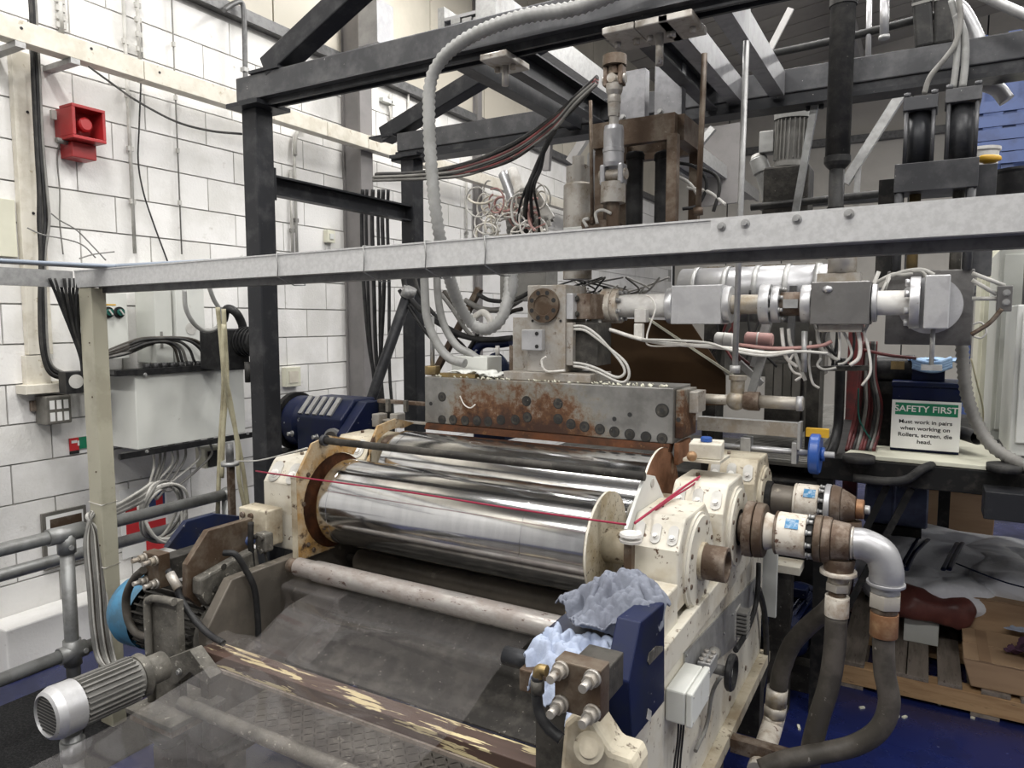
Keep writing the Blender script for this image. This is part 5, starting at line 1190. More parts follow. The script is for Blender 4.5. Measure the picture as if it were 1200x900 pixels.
# blue racking beyond
t = thing('pallet_rack', 'blue pallet racking standing far behind at the right', 'rack')
YK = 8.2; x0 = at(1140, 150, Y=YK).x; x1 = x0+2.2
for px in (1183,): x = at(px, 150, Y=YK).x; MB().bb((x-.05, YK, 0), (x+.05, YK+.09, 4.6)).build('upright', 'blue_rack', t)
MB().bb((x0-.0, YK+.01, 0), (x0+.08, YK+.09, 4.6)).build('upright', 'blue_rack', t)
for py in (125, 142, 158, 172, 186): z = at(1170, py, Y=YK).z; MB().bb((x0+.0, YK-.03, z-.05), (x1, YK-.001, z+.05)).build('rack_beam', 'blue_rack', t)
MB().bb((x0+.0, YK+.6, 2.9), (x1, YK+.62, 4.3)).build('back_panel', 'blue_rack', t); done(t)
# ================= handwheel, screw and bars beside the die
YHW = 3.28
t = thing('adjusting_spindle', 'galvanised spindle through two grey blocks beside the die', 'spindle')
a = at(808, 518, Y=YHW); b = at(978, 533, Y=YHW); zsp = (a.z+b.z)/2
a.z = b.z = at(880, 525, Y=YHW).z
MB().cyl(a, b, .013, n=16).build('rod', 'alu', t)
for (px, w_, h0, h1) in ((875, .045, -.15, .05), (932, .022, -.05, .045)):
    x = at(px, 525, Y=YHW).x; MB().bb((x-w_/2, YHW-.03, a.z+h0), (x+w_/2, YHW+.03, a.z+h1)).build('block', 'galv', t, bevel=.003)
done(t)
t = thing('handwheel', 'chipped bright blue disc handwheel on the end of the spindle', 'handwheel')
x = at(956, 530, Y=YHW).x
MB().lathe((x-.022, YHW, a.z), (9, YHW, a.z), [(0, .082), (.006, .088), (.036, .088), (.042, .082)], n=40).build('wheel', 'blue_bright', t)
MB().cyl((x+.0205, YHW, a.z), (x+.035, YHW, a.z), .03, n=20).build('hub', 'blue_bright', t)
done(t)
t = thing('guide_channel', 'galvanised channel with reddish edge and a bolted end plate, beside the die', 'channel')
xa = at(817, 500, Y=3.25).x; xb = at(935, 500, Y=3.25).x; z1 = at(870, 492, Y=3.25).z; z0 = at(870, 508, Y=3.25).z
MB().bb((xa, 3.25, z0), (xb, 3.253, z1)).build('web', 'steel_light', t); MB().bb((xa, 3.2535, z1-.004), (xb, 3.30, z1)).build('flange', 'galv', t); MB().bb((xa, 3.2535, z0), (xb, 3.30, z0+.004)).build('flange', 'galv', t)
MB().bb((xb+.0005, 3.24, z0-.05), (xb+.012, 3.31, z1+.005)).build('end_plate', 'galv', t)
MB().bb((xb+.03, 3.27, z0+.005), (xb+.12, 3.30, z1-.02)).build('yellow_guard', 'yellow', t, label='yellow guard strip'); done(t)
t = thing('pipe_tee', 'dull brass-coloured pipe with ball joint and tee sticking out right of the die', 'pipe')
YT = 3.22; X = lambda px: at(px, 469, Y=YT).x; zt = at(880, 470, Y=YT).z
MB().cyl((X(822), YT, zt), (X(856), YT, zt), .022, n=18).build('pipe', 'heater', t)
MB().sphere((X(863), YT, zt), .045, 18, 12).build('ball', 'heater', t)
MB().lathe((X(872), YT, zt), (9, YT, zt), [(0, .038), (.02, .042), (.065, .042), (.066, .036)], n=24).build('union_nut', 'rust_grey', t)
MB().cyl((X(890), YT, zt), (X(942), YT, zt), .028, n=20).build('pipe', 'heater', t); MB().cyl((X(934), YT, zt), (X(941), YT, zt), .032, n=20).build('end_collar', 'alu', t)
MB().lathe((X(864), YT, zt+.03), (X(864), YT, 9), [(0, .03), (.06, .03), (.061, .038), (.08, .038)], n=20).build('riser', 'heater', t); done(t)
# curly white leads below the valve blocks
for i, P in enumerate((((958, 385), (959, 400), (966, 412), (975, 418), (982, 422)), ((983, 385), (984, 405), (983, 422)), ((988, 388), (994, 400), (998, 415), (990, 425), (982, 427)), ((1005, 385), (1008, 405), (1006, 420), (996, 428)), ((962, 420), (958, 428), (966, 433), (980, 431)), ((930, 415), (925, 425), (930, 436), (940, 440), (932, 446)), ((924, 385), (926, 402), (932, 415), (938, 432), (944, 446)), ((1012, 388), (1018, 410), (1020, 436), (1010, 452)), ((950, 400), (948, 425), (952, 448), (960, 455)), ((916, 384), (918, 404), (922, 420), (935, 430)))):
    hose('heater_lead', 'curled white heater lead hanging under the dark valve block', pts(3.2, *P), .0055 if i % 3 else .008, 'cable_white' if i % 2 else 'cable_light', 'cable', group='heater leads under the dark valve block', n=7)
MB().cyl(at(943, 388, Y=3.15), at(942, 436, Y=3.15), .012, n=12).build('support_rod', 'galv', None, label='short vertical grey stem under the left end of the dark valve block', cat='rod')
MB().bar(at(952, 432, Y=3.25), at(1022, 431, Y=3.25), .05, .02).build('lead_tray', 'grimy_dark', None, label='dark tray bar below the curled white leads', cat='tray')
for i, (a_, b_) in enumerate((((1005, 380), (1030, 318)), ((1012, 390), (1042, 325)), ((1042, 322), (1035, 345)), ((1139, 320), (1178, 335)), ((1139, 328), (1168, 345)), ((1139, 350), (1168, 350)))):
    MB().cyl(at(*a_, Y=3.4), at(*b_, Y=3.4), .008, n=8).build('thin_tube', 'cable_light', None, label=('lower slanting thin pale tube left of the screen changer', 'upper slanting thin pale tube left of the screen changer', 'short pale tube touching the screen changer corner', 'top pale tube right of the screen changer', 'middle pale tube right of the screen changer', 'lowest pale tube right of the screen changer')[i], cat='tube')
t = thing('connector_bracket', 'grey bracket with two bolts on thin tubes right of the screen changer', 'bracket')
p = at(1177, 350, Y=3.4); MB().bb((p.x-.025, 3.385, p.z-.05), (p.x+.025, 3.415, p.z+.05)).build('plate', 'steel_plate', t, bevel=.003)
for dz in (-.015, .022): MB().hexbolt((p.x+.005, 3.384, p.z+dz), (0, -1, 0), .01, .01).build('bolt', 'galv', t)
done(t)
hose('pink_lead', 'brown-pink hose hanging from the bracket right of the screen changer', pts(3.38, (1174, 362), (1160, 378), (1145, 388), (1138, 392)), .009, 'rust_grey')
hose('looped_lead', 'pale loop of lead below the bracket right of the screen changer', pts(3.38, (1140, 380), (1150, 378), (1156, 388), (1150, 396), (1140, 394)), .004, 'cable_light', 'cable')
for i, P in enumerate((((1040, 325), (1060, 318), (1080, 316), (1095, 322)), ((1020, 335), (1045, 322), (1058, 322), (1070, 320)), ((1068, 318), (1080, 318), (1086, 326), (1087, 334)))):
    hose('top_lead', ('longest', 'left', 'short right')[i]+' white lead lying over the top of the screen changer', pts(3.45, *P), .008, 'cable_light', 'cable', group='leads over the screen changer')
# ================= left wall: trunking, cables, boxes
XT_ = -4.12
def wallbox(nm, lab, cat, px0, py0, px1, py1, X, dep, m, bev=.004):
    # a box on the left wall, its front face on x = X seen between two pixels
    t = thing(nm, lab, cat); a = at(px0, py0, X=X); b = at(px1, py1, X=X)
    o = MB().bb((X-dep, a.y, b.z), (X, b.y, a.z)).build('body', m, t, bevel=bev)
    return t, a, b
t = thing('cable_trunking', 'long cream trunking running high in front of the left block wall', 'trunking')
a = at(0, 28, X=XT_); z = a.z
y0 = -1.0; cuts = [at(169, 80, X=XT_).y, at(384, 150, X=XT_).y, at(432, 160, X=XT_).y, 9.0]
for y1 in cuts:
    MB().bb((XT_-.09, y0+.003, z-.055), (XT_, y1-.003, z+.055)).build('trunk_length', 'trunk_cream', t, bevel=.002); y0 = y1
for px in (18, 82): 
    y = at(px, 50, X=XT_).y; MB().bb((WX+.013, y, z-.085), (XT_-.0, y+.05, z-.056)).build('wall_bracket', 'galv', t)
for px, py in ((25, 33), (107, 57), (187, 85)): p = at(px, py, X=XT_); MB().cyl(p, p+V((.002, 0, 0)), .008, n=10).build('hole', 'ink', t)
done(t)
t = thing('cable_trunking', 'upright cream trunking down the wall at the far left edge', 'trunking')
a = at(13, 60, X=-4.36); b = at(36, 462, X=-4.36); MB().bb((WX+.013, a.y, 1.76), (-4.36, a.y+.13, 3.42)).build('trunk_length', 'trunk_cream', t, bevel=.002)
MB().bb((WX+.013, a.y-.02, 1.55), (-4.36, a.y+.11, 1.755)).build('trunk_length', 'trunk_cream', t, bevel=.002)
MB().bb((WX+.013, a.y+.115, 1.55), (-4.36, a.y+.5, 1.60)).build('trunk_foot', 'trunk_cream', t)
for zz_ in (1.76, 2.45, 3.0): MB().cyl((-4.36, a.y+.065, zz_+.1), (-4.357, a.y+.065, zz_+.1), .008, n=8).build('screw', 'ink', t)
done(t)
MB().bb((WX+.013, at(0, 270, X=-4.36).y-.25, at(0, 300, X=-4.38).z), (-4.385, at(20, 270, X=-4.38).y, at(0, 232, X=-4.38).z)).build('cream_panel', 'cab_cream', None, label='pale yellow panel on the wall at the left edge', cat='panel', bevel=.003)
def wl_(X, *l): return [at(p[0], p[1], X=(p[2] if len(p) > 2 else X)) for p in l]
for i in range(6):
    o = i*1.7; hose('wall_cable', 'dark grey cable in the vertical bundle down the left wall', wl_(-4.3+.02*(i % 2), (34+o*.8, -10), (36+o*.8, 20), (38+o, 90), (42+o, 170), (45+o*1.2, 225), (45+o*1.5, 260), (47+o*.7, 300), (46+o*.9, 360), (48+o*.9, 405), (56+o*.5, 435-o), (72, 444-o), (92, 446-o*.6)), .008, ('cable_black', 'rubber', 'cable_grey')[i % 3], 'cable', n=7, group='cables in the bundle down the left wall')
for i in range(9):
    o = i*2.2; hose('post_feed_cable', 'dark cable slanting down to the cream-grey post from the side rail', wl_(-3.4-.015*(i % 3), (58+o*2.6, 326), (66+o*1.8, 345), (76+o*1.0, 370), (84+o*.5, 390), (94+o*.25, 418), (97, 440)), .0075, ('cable_black', 'rubber')[i % 2], 'cable', n=6, group='cables slanting down behind the post')
for i in range(5):
    o = i*2.5; hose('rail_cable', 'grey-blue cable lying along the top of the galvanised rails', [V((-3.28+.012*i, .2, 2.19)), V((-3.28+.012*i, 1.2, 2.19)), V((-3.24+.02*i, 1.83, 2.192)), V((-3.05+.02*i, 1.90+.008*i, 2.192)), V((-2.75, 1.905+.006*i, 2.19)), V((-2.4+.2*i, 1.905+.004*i, 2.186))], .009-.001*(i % 3), ('cable_blue', 'cable_grey', 'cable_blue', 'cable_light')[i % 4], 'cable', n=7, group='cables lying on the galvanised rail')
hose('loose_wire', 'thin grey wire springing up from the rail corner, right one', wl_(-3.3, (124, 305), (110, 290), (90, 270), (70, 258), (60, 250)), .003, 'cable_grey', 'wire')
hose('loose_wire', 'thin grey wire springing up from the rail corner, left one', wl_(-3.3, (112, 302), (98, 288), (80, 281), (50, 275), (32, 267)), .003, 'cable_grey', 'wire')
hose('loose_wire', 'short thin wire lying across the rail cables', wl_(-3.2, (93, 303), (110, 298), (134, 295)), .003, 'cable_grey', 'wire')
hose('wall_wire', 'thin cable sagging from the trunking bracket to the black column', [at(104, 78, X=-4.1), at(130, 97, X=-4.0), at(160, 118, X=-3.8), at(205, 142, X=-3.6), at(245, 153, X=-3.3), at(283, 157, X=-3.05)], .006, 'rubber', 'cable')
hose('wall_wire', 'thin grey cable from the alarm sounder down the wall', wl_(-4.395, (80, 160), (71, 166), (67, 185), (70, 225), (70, 260), (74, 298)), .004, 'cable_grey', 'cable')
hose('wall_wire', 'black cable wandering down beside the middle conduit', wl_(-4.39, (165, 60), (165, 100), (163, 150), (162, 190), (168, 225), (180, 262), (197, 308)), .005, 'rubber', 'cable')
for (px0, py0, px1, py1, r, lab) in ((157, -10, 158, 297, .011, 'left grey conduit up the middle of the left wall'), (163, -10, 164, 75, .011, 'right short grey conduit up the middle of the left wall'), (204, -10, 213, 298, .005, 'thin cable line on the wall left of the black column'), (68, -10, 72, 40, .015, 'short cream conduit at the top left of the wall')):
    t = thing('wall_conduit', lab, 'conduit'); a = at(px0, py0, X=-4.385); b = at(px1, py1, X=-4.385); a.y = b.y
    MB().cyl(a, b, r, n=10).build('tube', 'cable_light' if r > .01 else 'cable_grey', t)
    for k in range(1, 5):
        q = b.lerp(a, k/5); MB().box(q, (.02, r*3.4, .03)).build('clip', 'cable_light', t)
    done(t)
t = thing('wall_pipe', 'grey pipe with an elbow running down the upper wall to the frame', 'pipe')
P = wl_(-4.3, (262, 12), (272, 5), (283, 3), (286, 20), (287, 60), (288, 112)); MB().tube(P, .018, n=12).build('pipe', 'galv_dark', t); q = at(287, 82, X=-4.3); MB().box(q, (.045, .045, .03)).build('clamp', 'galv', t); done(t)
# pipes seen beyond the column on the wall
for (px, py0, py1, lab) in ((347, 160, 300, 'slim grey conduit on the wall right of the front black column'), (342, 200, 300, 'thin cable on the wall right of the front black column'), (457, 110, 160, 'thin conduit on the far wall above the trunking'), (478, 110, 170, 'bundle of pale conduit on the far wall'), (546, 210, 300, 'thin conduit on the far wall behind the corrugated hose')):
    t = thing('wall_conduit', lab, 'conduit'); a = at(px, py0, X=-4.385); b = at(px+1, py1, X=-4.385); a.y = b.y; MB().cyl(a, b, .012, n=8).build('tube', 'cable_light', t); MB().box(b.lerp(a, .3), (.02, .04, .03)).build('clip', 'cable_grey', t); done(t)
hose('curved_conduit', 'pale conduit with a bend on the wall right of the front column', wl_(-4.37, (346, 182), (346, 165), (350, 153), (362, 149)), .015, 'cable_light', 'conduit')
t, a, b = wallbox('wall_switch', 'small pale switch box on the wall right of the front black column', 'switch', 384, 269, 393, 285, -4.36, .05, 'cab_cream'); MB().bb((-4.3595, a.y+.02, b.z+.03), (-4.352, b.y-.02, a.z-.03)).build('rocker', 'cab_white', t); done(t)
t, a, b = wallbox('wall_socket', 'cream wall socket box low on the wall between the two columns', 'socket', 335, 431, 353, 452, -4.36, .05, 'cab_cream'); MB().bb((-4.3595, a.y+.03, b.z+.03), (-4.355, b.y-.03, a.z-.03)).build('face_plate', 'trunk_cream', t); done(t)
t, a, b = wallbox('thermostat', 'small white instrument box high on the far wall above the trunking', 'instrument', 449, 113, 464, 124, -4.36, .05, 'cab_white'); MB().bb((-4.3595, a.y+.12, b.z+.03), (-4.355, b.y-.05, a.z-.03)).build('display', 'ink', t); done(t)
hose('wall_lead', 'thin white lead hanging from the instrument box on the far wall', wl_(-4.37, (456, 124), (458, 140), (461, 158)), .006, 'cable_light', 'cable')
# alarm sounder
t = thing('alarm_sounder', 'red square alarm sounder with a horn on the left block wall', 'alarm')
a = at(80, 128, X=-4.26); c = at(105, 145, X=-4.2)
yc, zc = c.y, c.z; hw = .095
fr = MB()
for (p, q) in (((-hw, -hw), (hw, -hw+.018)), ((-hw, hw-.018), (hw, hw)), ((-hw, -hw+.018), (-hw+.018, hw-.018)), ((hw-.018, -hw+.018), (hw, hw-.018))):
    MB().bb((-4.33, yc+p[0], zc+p[1]), (-4.20, yc+q[0], zc+q[1])).build('horn_wall', 'red_paint', t, bevel=.003)
MB().bb((WX+.013, yc-.085, zc-.085), (-4.331, yc+.085, zc+.085)).build('back_body', 'red_paint', t, bevel=.005)
MB().lathe((-4.33, yc, zc), (0, yc, zc), [(0, .02), (.05, .02), (.06, .04), (.09, .04), (.10, .03)], n=24).build('horn_centre', 'red_paint', t, bevel=.002)
MB().bb((WX+.013, yc-.06, zc-.185), (-4.28, yc+.08, zc-.097)).build('junction_base', 'red_paint', t, bevel=.005)
MB().cyl((-4.33, yc-.12, zc-.10), (-4.33, yc-.06, zc-.10), .016, n=10).build('cable_gland', 'cable_grey', t)
MB().bb((-4.37, yc-.125, zc+.02), (-4.35, yc-.098, zc+.07)).build('side_bracket', 'cable_light', t); done(t)
# control boxes
t, a, b = wallbox('control_box', 'pale green-grey control box with two black selector knobs on the wall', 'control box', 118, 342, 152, 420, -4.2, .2, 'cab_grey')
for px in (126, 139):
    p = at(px, 366, X=-4.2); MB().cyl(p+V((.0005, 0, 0)), p+V((.012, 0, 0)), .033, n=20).build('knob_ring', 'black_plastic', t)
    MB().cyl(p+V((.0125, 0, 0)), p+V((.03, 0, 0)), .02, n=16).build('knob', 'green_dark', t); MB().box(p+V((.035, 0, 0)), (.008, .008, .035), (.6, 0, 0)).build('knob_grip', 'cable_light', t)
p = at(125, 357, X=-4.2); MB().box(p+V((.001, .02, 0)), (.001, .07, .008)).build('yellow_label', 'yellow', t)
done(t)
t, a, b = wallbox('control_box', 'large light grey wall cabinet with a round blanking disc behind the white hose loop', 'control box', 205, 330, 242, 425, -4.15, .25, 'cab_white')
p = at(224, 385, X=-4.15); MB().cyl(p+V((.0005, 0, 0)), p+V((.003, 0, 0)), .04, n=20).build('disc', 'cable_light', t); done(t)
t, a, b = wallbox('control_box', 'narrow light grey wall cabinet left of the disc cabinet', 'control box', 180, 335, 204, 425, -4.17, .2, 'cab_grey'); MB().bb((-4.1695, a.y+.03, b.z+.1), (-4.165, a.y+.045, b.z+.2)).build('latch', 'cable_grey', t); done(t)
t = thing('cable_marshalling_box', 'wide white cable box on a black angle frame between post and front column', 'box')
XF = -3.98; a = at(158, 445, X=XF); b = at(288, 510, X=XF); zt_ = at(158, 440, X=XF).z; zb2 = at(158, 528, X=XF).z
MB().bb((WX+.02, a.y, zb2), (XF, b.y, zt_)).build('body', 'cab_white', t, bevel=.005)
for zz_, nm in ((zt_+.002, 'frame_bar'), (zb2-.037, 'frame_bar')): MB().bb((XF-.0, a.y-.12, zz_), (XF+.02, b.y+.05, zz_+.034)).build(nm, 'black_plastic', t)
MB().bb((WX+.02, a.y-.12, zt_+.003), (XF-.001, b.y+.05, zt_+.012)).build('top_shelf', 'black_plastic', t)
for (px, py) in ((172, 529), (290, 508), (170, 439)): p = at(px, py, X=XF+.02); MB().hexbolt(p, (1, 0, 0), .008, .01).build('bolt', 'galv', t)
for k, (px, py) in enumerate(((180, 531), (188, 530), (201, 528), (218, 526), (232, 524), (247, 521))):
    p = at(px, py, X=-4.06); MB().cyl((p.x, p.y, zb2-.001), (p.x, p.y, zb2-.05), .02, n=8).build('cable_gland', 'black_plastic', t)
done(t)
gl = [at(px, 530, X=-4.06).y for px in (180, 188, 194, 201, 208, 218, 232, 247)]
for i, y in enumerate(gl):
    hose('gland_cable', ORD[i]+' grey cable dropping from the white cable box, counted from the left', [V((-4.06, y, zb2-.04)), V((-4.05, y-.01-.01*(i % 3), zb2-.14)), V((-4.0-.01*(i % 4), y-.09-.03*i, zb2-.26-.03*(i % 3))), at(178+i, 566+i, X=-3.75), at(165, 575+i*2, X=-3.6), at(140, 590+i*1.5, X=-3.45), at(128, 594+i*1.6, X=-3.4)], .008, 'cable_grey' if i % 3 else 'cable_light', 'cable', n=7, group='grey cables dropping from the white cable box')
for i in range(7):
    cc = at(192, 600, X=-3.62); ph = i*.3; P = []
    for k in range(25):
        an = 2*math.pi*k/24+ph; rr_ = .115+.006*(i % 4); P.append(cc+V((.03*math.sin(an*2+i)+.012*i-.04, math.cos(an)*rr_, math.sin(an)*rr_*1.28)))
    hose('coiled_cable', 'loop of the coil of grey cable hanging over the guard rail', P, .0085, 'cable_grey' if i % 2 else 'cable_light', 'cable', k=2, n=7, group='loops of the coiled grey cable')
for i in range(10):
    o = i*2.2; hose('post_cable', 'grey cable strapped down along the cream-grey post', [at(132-o*.3, 592+o*.4, X=-3.42), at(112-o*.5, 600+o*.2, X=-3.36), at(100+o*.9, 630, X=-3.34), at(104+o, 690, X=-3.30), at(108+o, 740, X=-3.28), at(116+o, 775+o*.2, X=-3.25), at(140+o*.4, 792+o*.5, X=-3.0), at(172, 796+o*.5, X=-2.75)], .0085, ('cable_grey', 'cable_light', 'rubber_grey', 'cable_grey')[i % 4], 'cable', n=7, group='grey cables strapped to the post')
# cables heaped on the box
for i in range(12):
    x = random.uniform(-4.25, -4.02); o = i*1.6
    hose('bunched_cable', 'dark cable of the bunch entering the top of the white cable box', [at(122, 420-o*.4, X=-3.9), at(150, 414-o*.7, X=-4.0), at(172, 405-o*.5, X=x), at(186+o*2, 402-o*.3, X=x), at(196+o*2.6, 408, X=x), at(200+o*2.9, 424, X=x)+V((0, 0, 0))], .009, ('rubber', 'cable_grey', 'rubber_grey')[i % 3], 'cable', n=7, group='cables bunched over the white cable box')
for i in range(7):
    p = at(172+i*10, 425, X=-4.05); MB().cyl(V((p.x, p.y, zt_+.0125)), V((p.x, p.y, zt_+.06)), .024, n=8).build('cable_gland', 'black_plastic', None, label=ORD[i]+' black cable gland on top of the white cable box, from the left', cat='cable gland', group='glands on the white cable box')
t = thing('black_actuator', 'black pneumatic actuator with hoses beside the front black column', 'actuator')
p = at(268, 402, X=-3.8); MB().bb((-3.95, p.y-.10, zt_+.013), (-3.68, p.y+.06, p.z+.09)).build('body', 'black_plastic', t, bevel=.01)
q = at(285, 400, X=-3.68); MB().cyl((-3.68, q.y, q.z), (-3.55, q.y, q.z), .085, n=10).build('drum', 'black_plastic', t, bevel=.006)
for k in range(4): MB().cyl((-3.67+.03*k, q.y, q.z), (-3.66+.03*k, q.y, q.z), .092, n=24).build('fin', 'black_plastic', t)
MB().box((-3.545, q.y, q.z), (.004, .05, .06)).build('plate', 'cab_white', t)
MB().tube([at(262, 375, X=-3.8), at(266, 362, X=-3.75), at(276, 366, X=-3.7), at(283, 378, X=-3.7), at(285, 388, X=-3.7)], .026, n=12).build('elbow_hose', 'black_plastic', t)
MB().cyl(at(290, 424, X=-3.62), at(291, 448, X=-3.62), .02, n=12).build('hose_tail', 'rubber', t); done(t)
hose('white_loop_hose', 'pale hose looping down from the rail beside the black actuator', [at(216, 340, X=-3.5), at(218, 362, X=-3.5), at(228, 380, X=-3.5), at(242, 388, X=-3.5), at(256, 382, X=-3.5), at(258, 365, X=-3.5), at(250, 350, X=-3.5), at(243, 330, X=-3.5)], .012, 'hose_grey')
for i, P in enumerate((((255, 360), (259, 400), (262, 450), (258, 520), (255, 602)), ((262, 362), (264, 400), (266, 450), (262, 500), (260, 560)), ((264, 440), (268, 470), (275, 500), (284, 545), (292, 605)), ((262, 380), (262, 430), (270, 470), (278, 520), (280, 560), (288, 600)))):
    hose('yellow_hose', ('far left', 'second', 'rightmost', 'third')[i]+' dull yellow hose hanging in front of the white cable box', [at(px, py, X=-3.4+.04*i) for px, py in P], .012, 'hose_yellow')
t = thing('rusty_stake', 'rusty flat upright with a galvanised collar behind the left mechanism', 'post')
a = at(272, 612, X=-3.1); b = at(272, 545, X=-3.1); MB().bb((-3.11, a.y-.015, .45), (-3.09, a.y+.02, b.z)).build('flat', 'rust_grey', t); MB().cyl((-3.1, a.y, b.z), (-3.1, a.y, b.z+.02), .045, n=16).build('collar', 'galv', t)
MB().cyl((-3.1, a.y, b.z+.0205), (-3.1, a.y, b.z+.12), .02, n=14).build('cap', 'galv_dark', t); MB().cyl((-3.1, a.y, 0), (-3.1, a.y, .449), .02, n=12).build('foot', 'galv_dark', t); done(t)
t, a, b = wallbox('isolator_box', 'grey isolator box with six white labels on the left wall', 'switch', 53, 465, 85, 495, -4.28, .12, 'drum_grey', .008)
for i in range(3):
    for j in range(2):
        yy = a.y+(b.y-a.y)*(.24+.27*i); zz_ = b.z+(a.z-b.z)*(.27+.42*j); MB().box((-4.279, yy, zz_), (.002, .026, .05)).build('label_tab', 'sign_white', t)
done(t)
t, a, b = wallbox('wall_bracket_block', 'small brown timber pad left of the grey isolator box', 'block', 37, 470, 53, 481, -4.38, .03, 'rust_grey'); done(t)
t, a, b = wallbox('vent_fan', 'small black square fan unit beside the cream-grey post', 'fan', 77, 436, 102, 460, -4.15, .08, 'black_plastic'); p = at(89, 447, X=-4.15); MB().lathe(p, p+V((1, 0, 0)), [(.0005, .04), (.004, .04), (.005, .02)], n=20).build('white_disc', 'cable_light', t); done(t)
MB().bb((WX+.013, at(30, 455, X=-4.3).y, at(30, 463, X=-4.3).z), (-4.3, at(95, 455, X=-4.3).y, at(30, 452, X=-4.3).z)).build('trunk_shelf', 'trunk_cream', None, label='cream horizontal trunking piece below the cable bundle at the left', cat='trunking', bevel=.003)
# signs on the wall
t = thing('fire_sign', 'small red fire-point sign with a green strip beside the post', 'sign')
a = at(81, 514, X=-4.40); b = at(93, 530, X=-4.40); MB().bb((-4.404, a.y, b.z+.015), (-4.40, b.y, a.z)).build('red_sheet', 'red_bright', t)
MB().bb((-4.4, a.y+.012, b.z+.06), (-4.3985, a.y+.045, a.z-.015)).build('white_symbol', 'sign_white', t); MB().bb((-4.4, a.y+.058, a.z-.05), (-4.3985, b.y-.008, a.z-.02)).build('white_symbol', 'sign_white', t)
MB().bb((-4.404, a.y, b.z-.005), (-4.40, b.y, b.z+.013)).build('caption', 'ink', t)
MB().bb((-4.404, b.y+.003, b.z+.02), (-4.40, b.y+.06, a.z)).build('green_sheet', 'sign_green', t); done(t)
t = thing('wall_notice', 'worn grey framed notice on the wall behind the guard rail', 'sign')
a = at(49, 603, X=-4.38); b = at(104, 655, X=-4.38); MB().bb((-4.40, a.y, b.z), (-4.38, b.y, a.z)).build('frame', 'drum_grey', t); MB().bb((-4.3795, a.y+.02, b.z+.02), (-4.377, b.y-.02, a.z-.02)).build('sheet', 'sign_white', t)
MB().bb((-4.3765, a.y+.04, a.z-.10), (-4.3755, b.y-.03, a.z-.04)).build('faded_heading', 'brown_steel', t); MB().bb((-4.3765, a.y+.12, b.z+.06), (-4.3755, b.y-.1, b.z+.14)).build('red_block', 'red_bright', t); done(t)
t = thing('wall_poster', 'red, white and blue poster on the wall behind the coiled cable', 'poster')
a = at(140, 575, X=-4.395); b = at(198, 640, X=-4.395); MB().bb((-4.40, a.y, b.z), (-4.395, b.y, a.z)).build('sheet', 'sign_white', t)
for (f0, f1, g0, g1, m) in ((.1, .45, .2, .75, 'red_bright'), (.5, .95, .0, .45, 'red_bright'), (.6, .95, .5, .95, 'blue_rack'), (.75, .9, .6, .8, 'red_bright')):
    MB().bb((-4.3945, a.y+(b.y-a.y)*f0, b.z+(a.z-b.z)*g0), (-4.393-.0005*(m == 'blue_rack'), a.y+(b.y-a.y)*f1, b.z+(a.z-b.z)*g1)).build('printed_shape', m, t)
done(t)
t, a, b = wallbox('pneumatic_box', 'dark and cream valve box under the right end of the white cable box', 'valve box', 240, 526, 262, 545, -4.1, .1, 'cab_cream'); MB().bb((-4.0995, a.y+.02, b.z+.01), (-4.08, a.y+.12, a.z-.02)).build('window', 'ink', t); done(t)
# plinth at the wall foot
pz = at(40, 728, X=-4.2).z
MB().bb((WX+.013, at(8, 760, X=-4.2).y, 0), (-4.2, 3.9, pz)).build('wall_plinth', 'wall_white', None, label='white painted plinth at the foot of the left wall', cat='plinth', bevel=.01)
# mat
MB().bb((-3.97, .3, .001), (-3.02, 2.1, .014)).build('floor_mat', 'mat_black', None, label='black rubber floor mat on the blue floor by the left guard rail', cat='mat', bevel=.004)
# guard rail
XG = -3.38; rg = .03
t = thing('tube_guard_rail', 'galvanised tube guard rail with clamp fittings in front of the left wall', 'guard rail')
zt_ = at(75, 626, X=XG).z; zl = at(75, 768, X=XG).z; yp = at(78, 640, X=XG).y; ye = at(266, 580, X=XG).y
MB().cyl((XG, .3, zt_), (XG, ye, zt_), rg, n=18).build('top_rail', 'rail_galv', t); MB().cyl((XG, .3, zl), (XG, yp+.3, zl), rg, n=18).build('lower_rail', 'rail_galv', t)
MB().cyl((XG, yp, .014), (XG, yp, zt_-rg-.001), rg, n=18).build('upright', 'rail_galv', t)
MB().cyl((XG, yp-.08, zt_), (XG, yp+.08, zt_), rg*1.3, n=18).build('tee_fitting', 'rail_galv', t); MB().cyl((XG, yp, zt_-.09), (XG, yp, zt_-.0), rg*1.3, n=18).build('tee_fitting', 'rail_galv', t)
MB().cyl((XG, yp-.06, zl), (XG, yp+.06, zl), rg*1.3, n=18).build('cross_fitting', 'rail_galv', t); MB().cyl((XG, yp, zl-.06), (XG, yp, zl+.06), rg*1.28, n=18).build('cross_fitting', 'rail_galv', t)
MB().sphere((XG, ye, zt_), rg*1.35, 16, 10).build('elbow_fitting', 'rail_galv', t); MB().cyl((XG, ye, 0), (XG, ye, zt_-.02), rg*.98, n=18).build('upright', 'rail_galv', t)
for (yy, zz_) in ((yp, zt_-.06), (yp+.04, zl)): MB().cyl((XG+rg*1.25, yy, zz_), (XG+rg*1.45, yy, zz_), .012, n=8).build('grub_screw', 'galv', t)
done(t)
t = thing('tube_guard_rail', 'second galvanised rail farther back, close to the left wall', 'guard rail')
XG2 = -3.95; z2_ = at(60, 658, X=XG2).z; MB().cyl((XG2, .3, z2_), (XG2, 3.0, z2_), .033, n=16).build('rail', 'rail_galv', t); MB().cyl((XG2, 2.95, 0), (XG2, 2.95, z2_-.03), .03, n=14).build('upright', 'rail_galv', t); MB().cyl((XG2, .5, 0), (XG2, .5, z2_-.03), .03, n=14).build('upright', 'rail_galv', t); done(t)
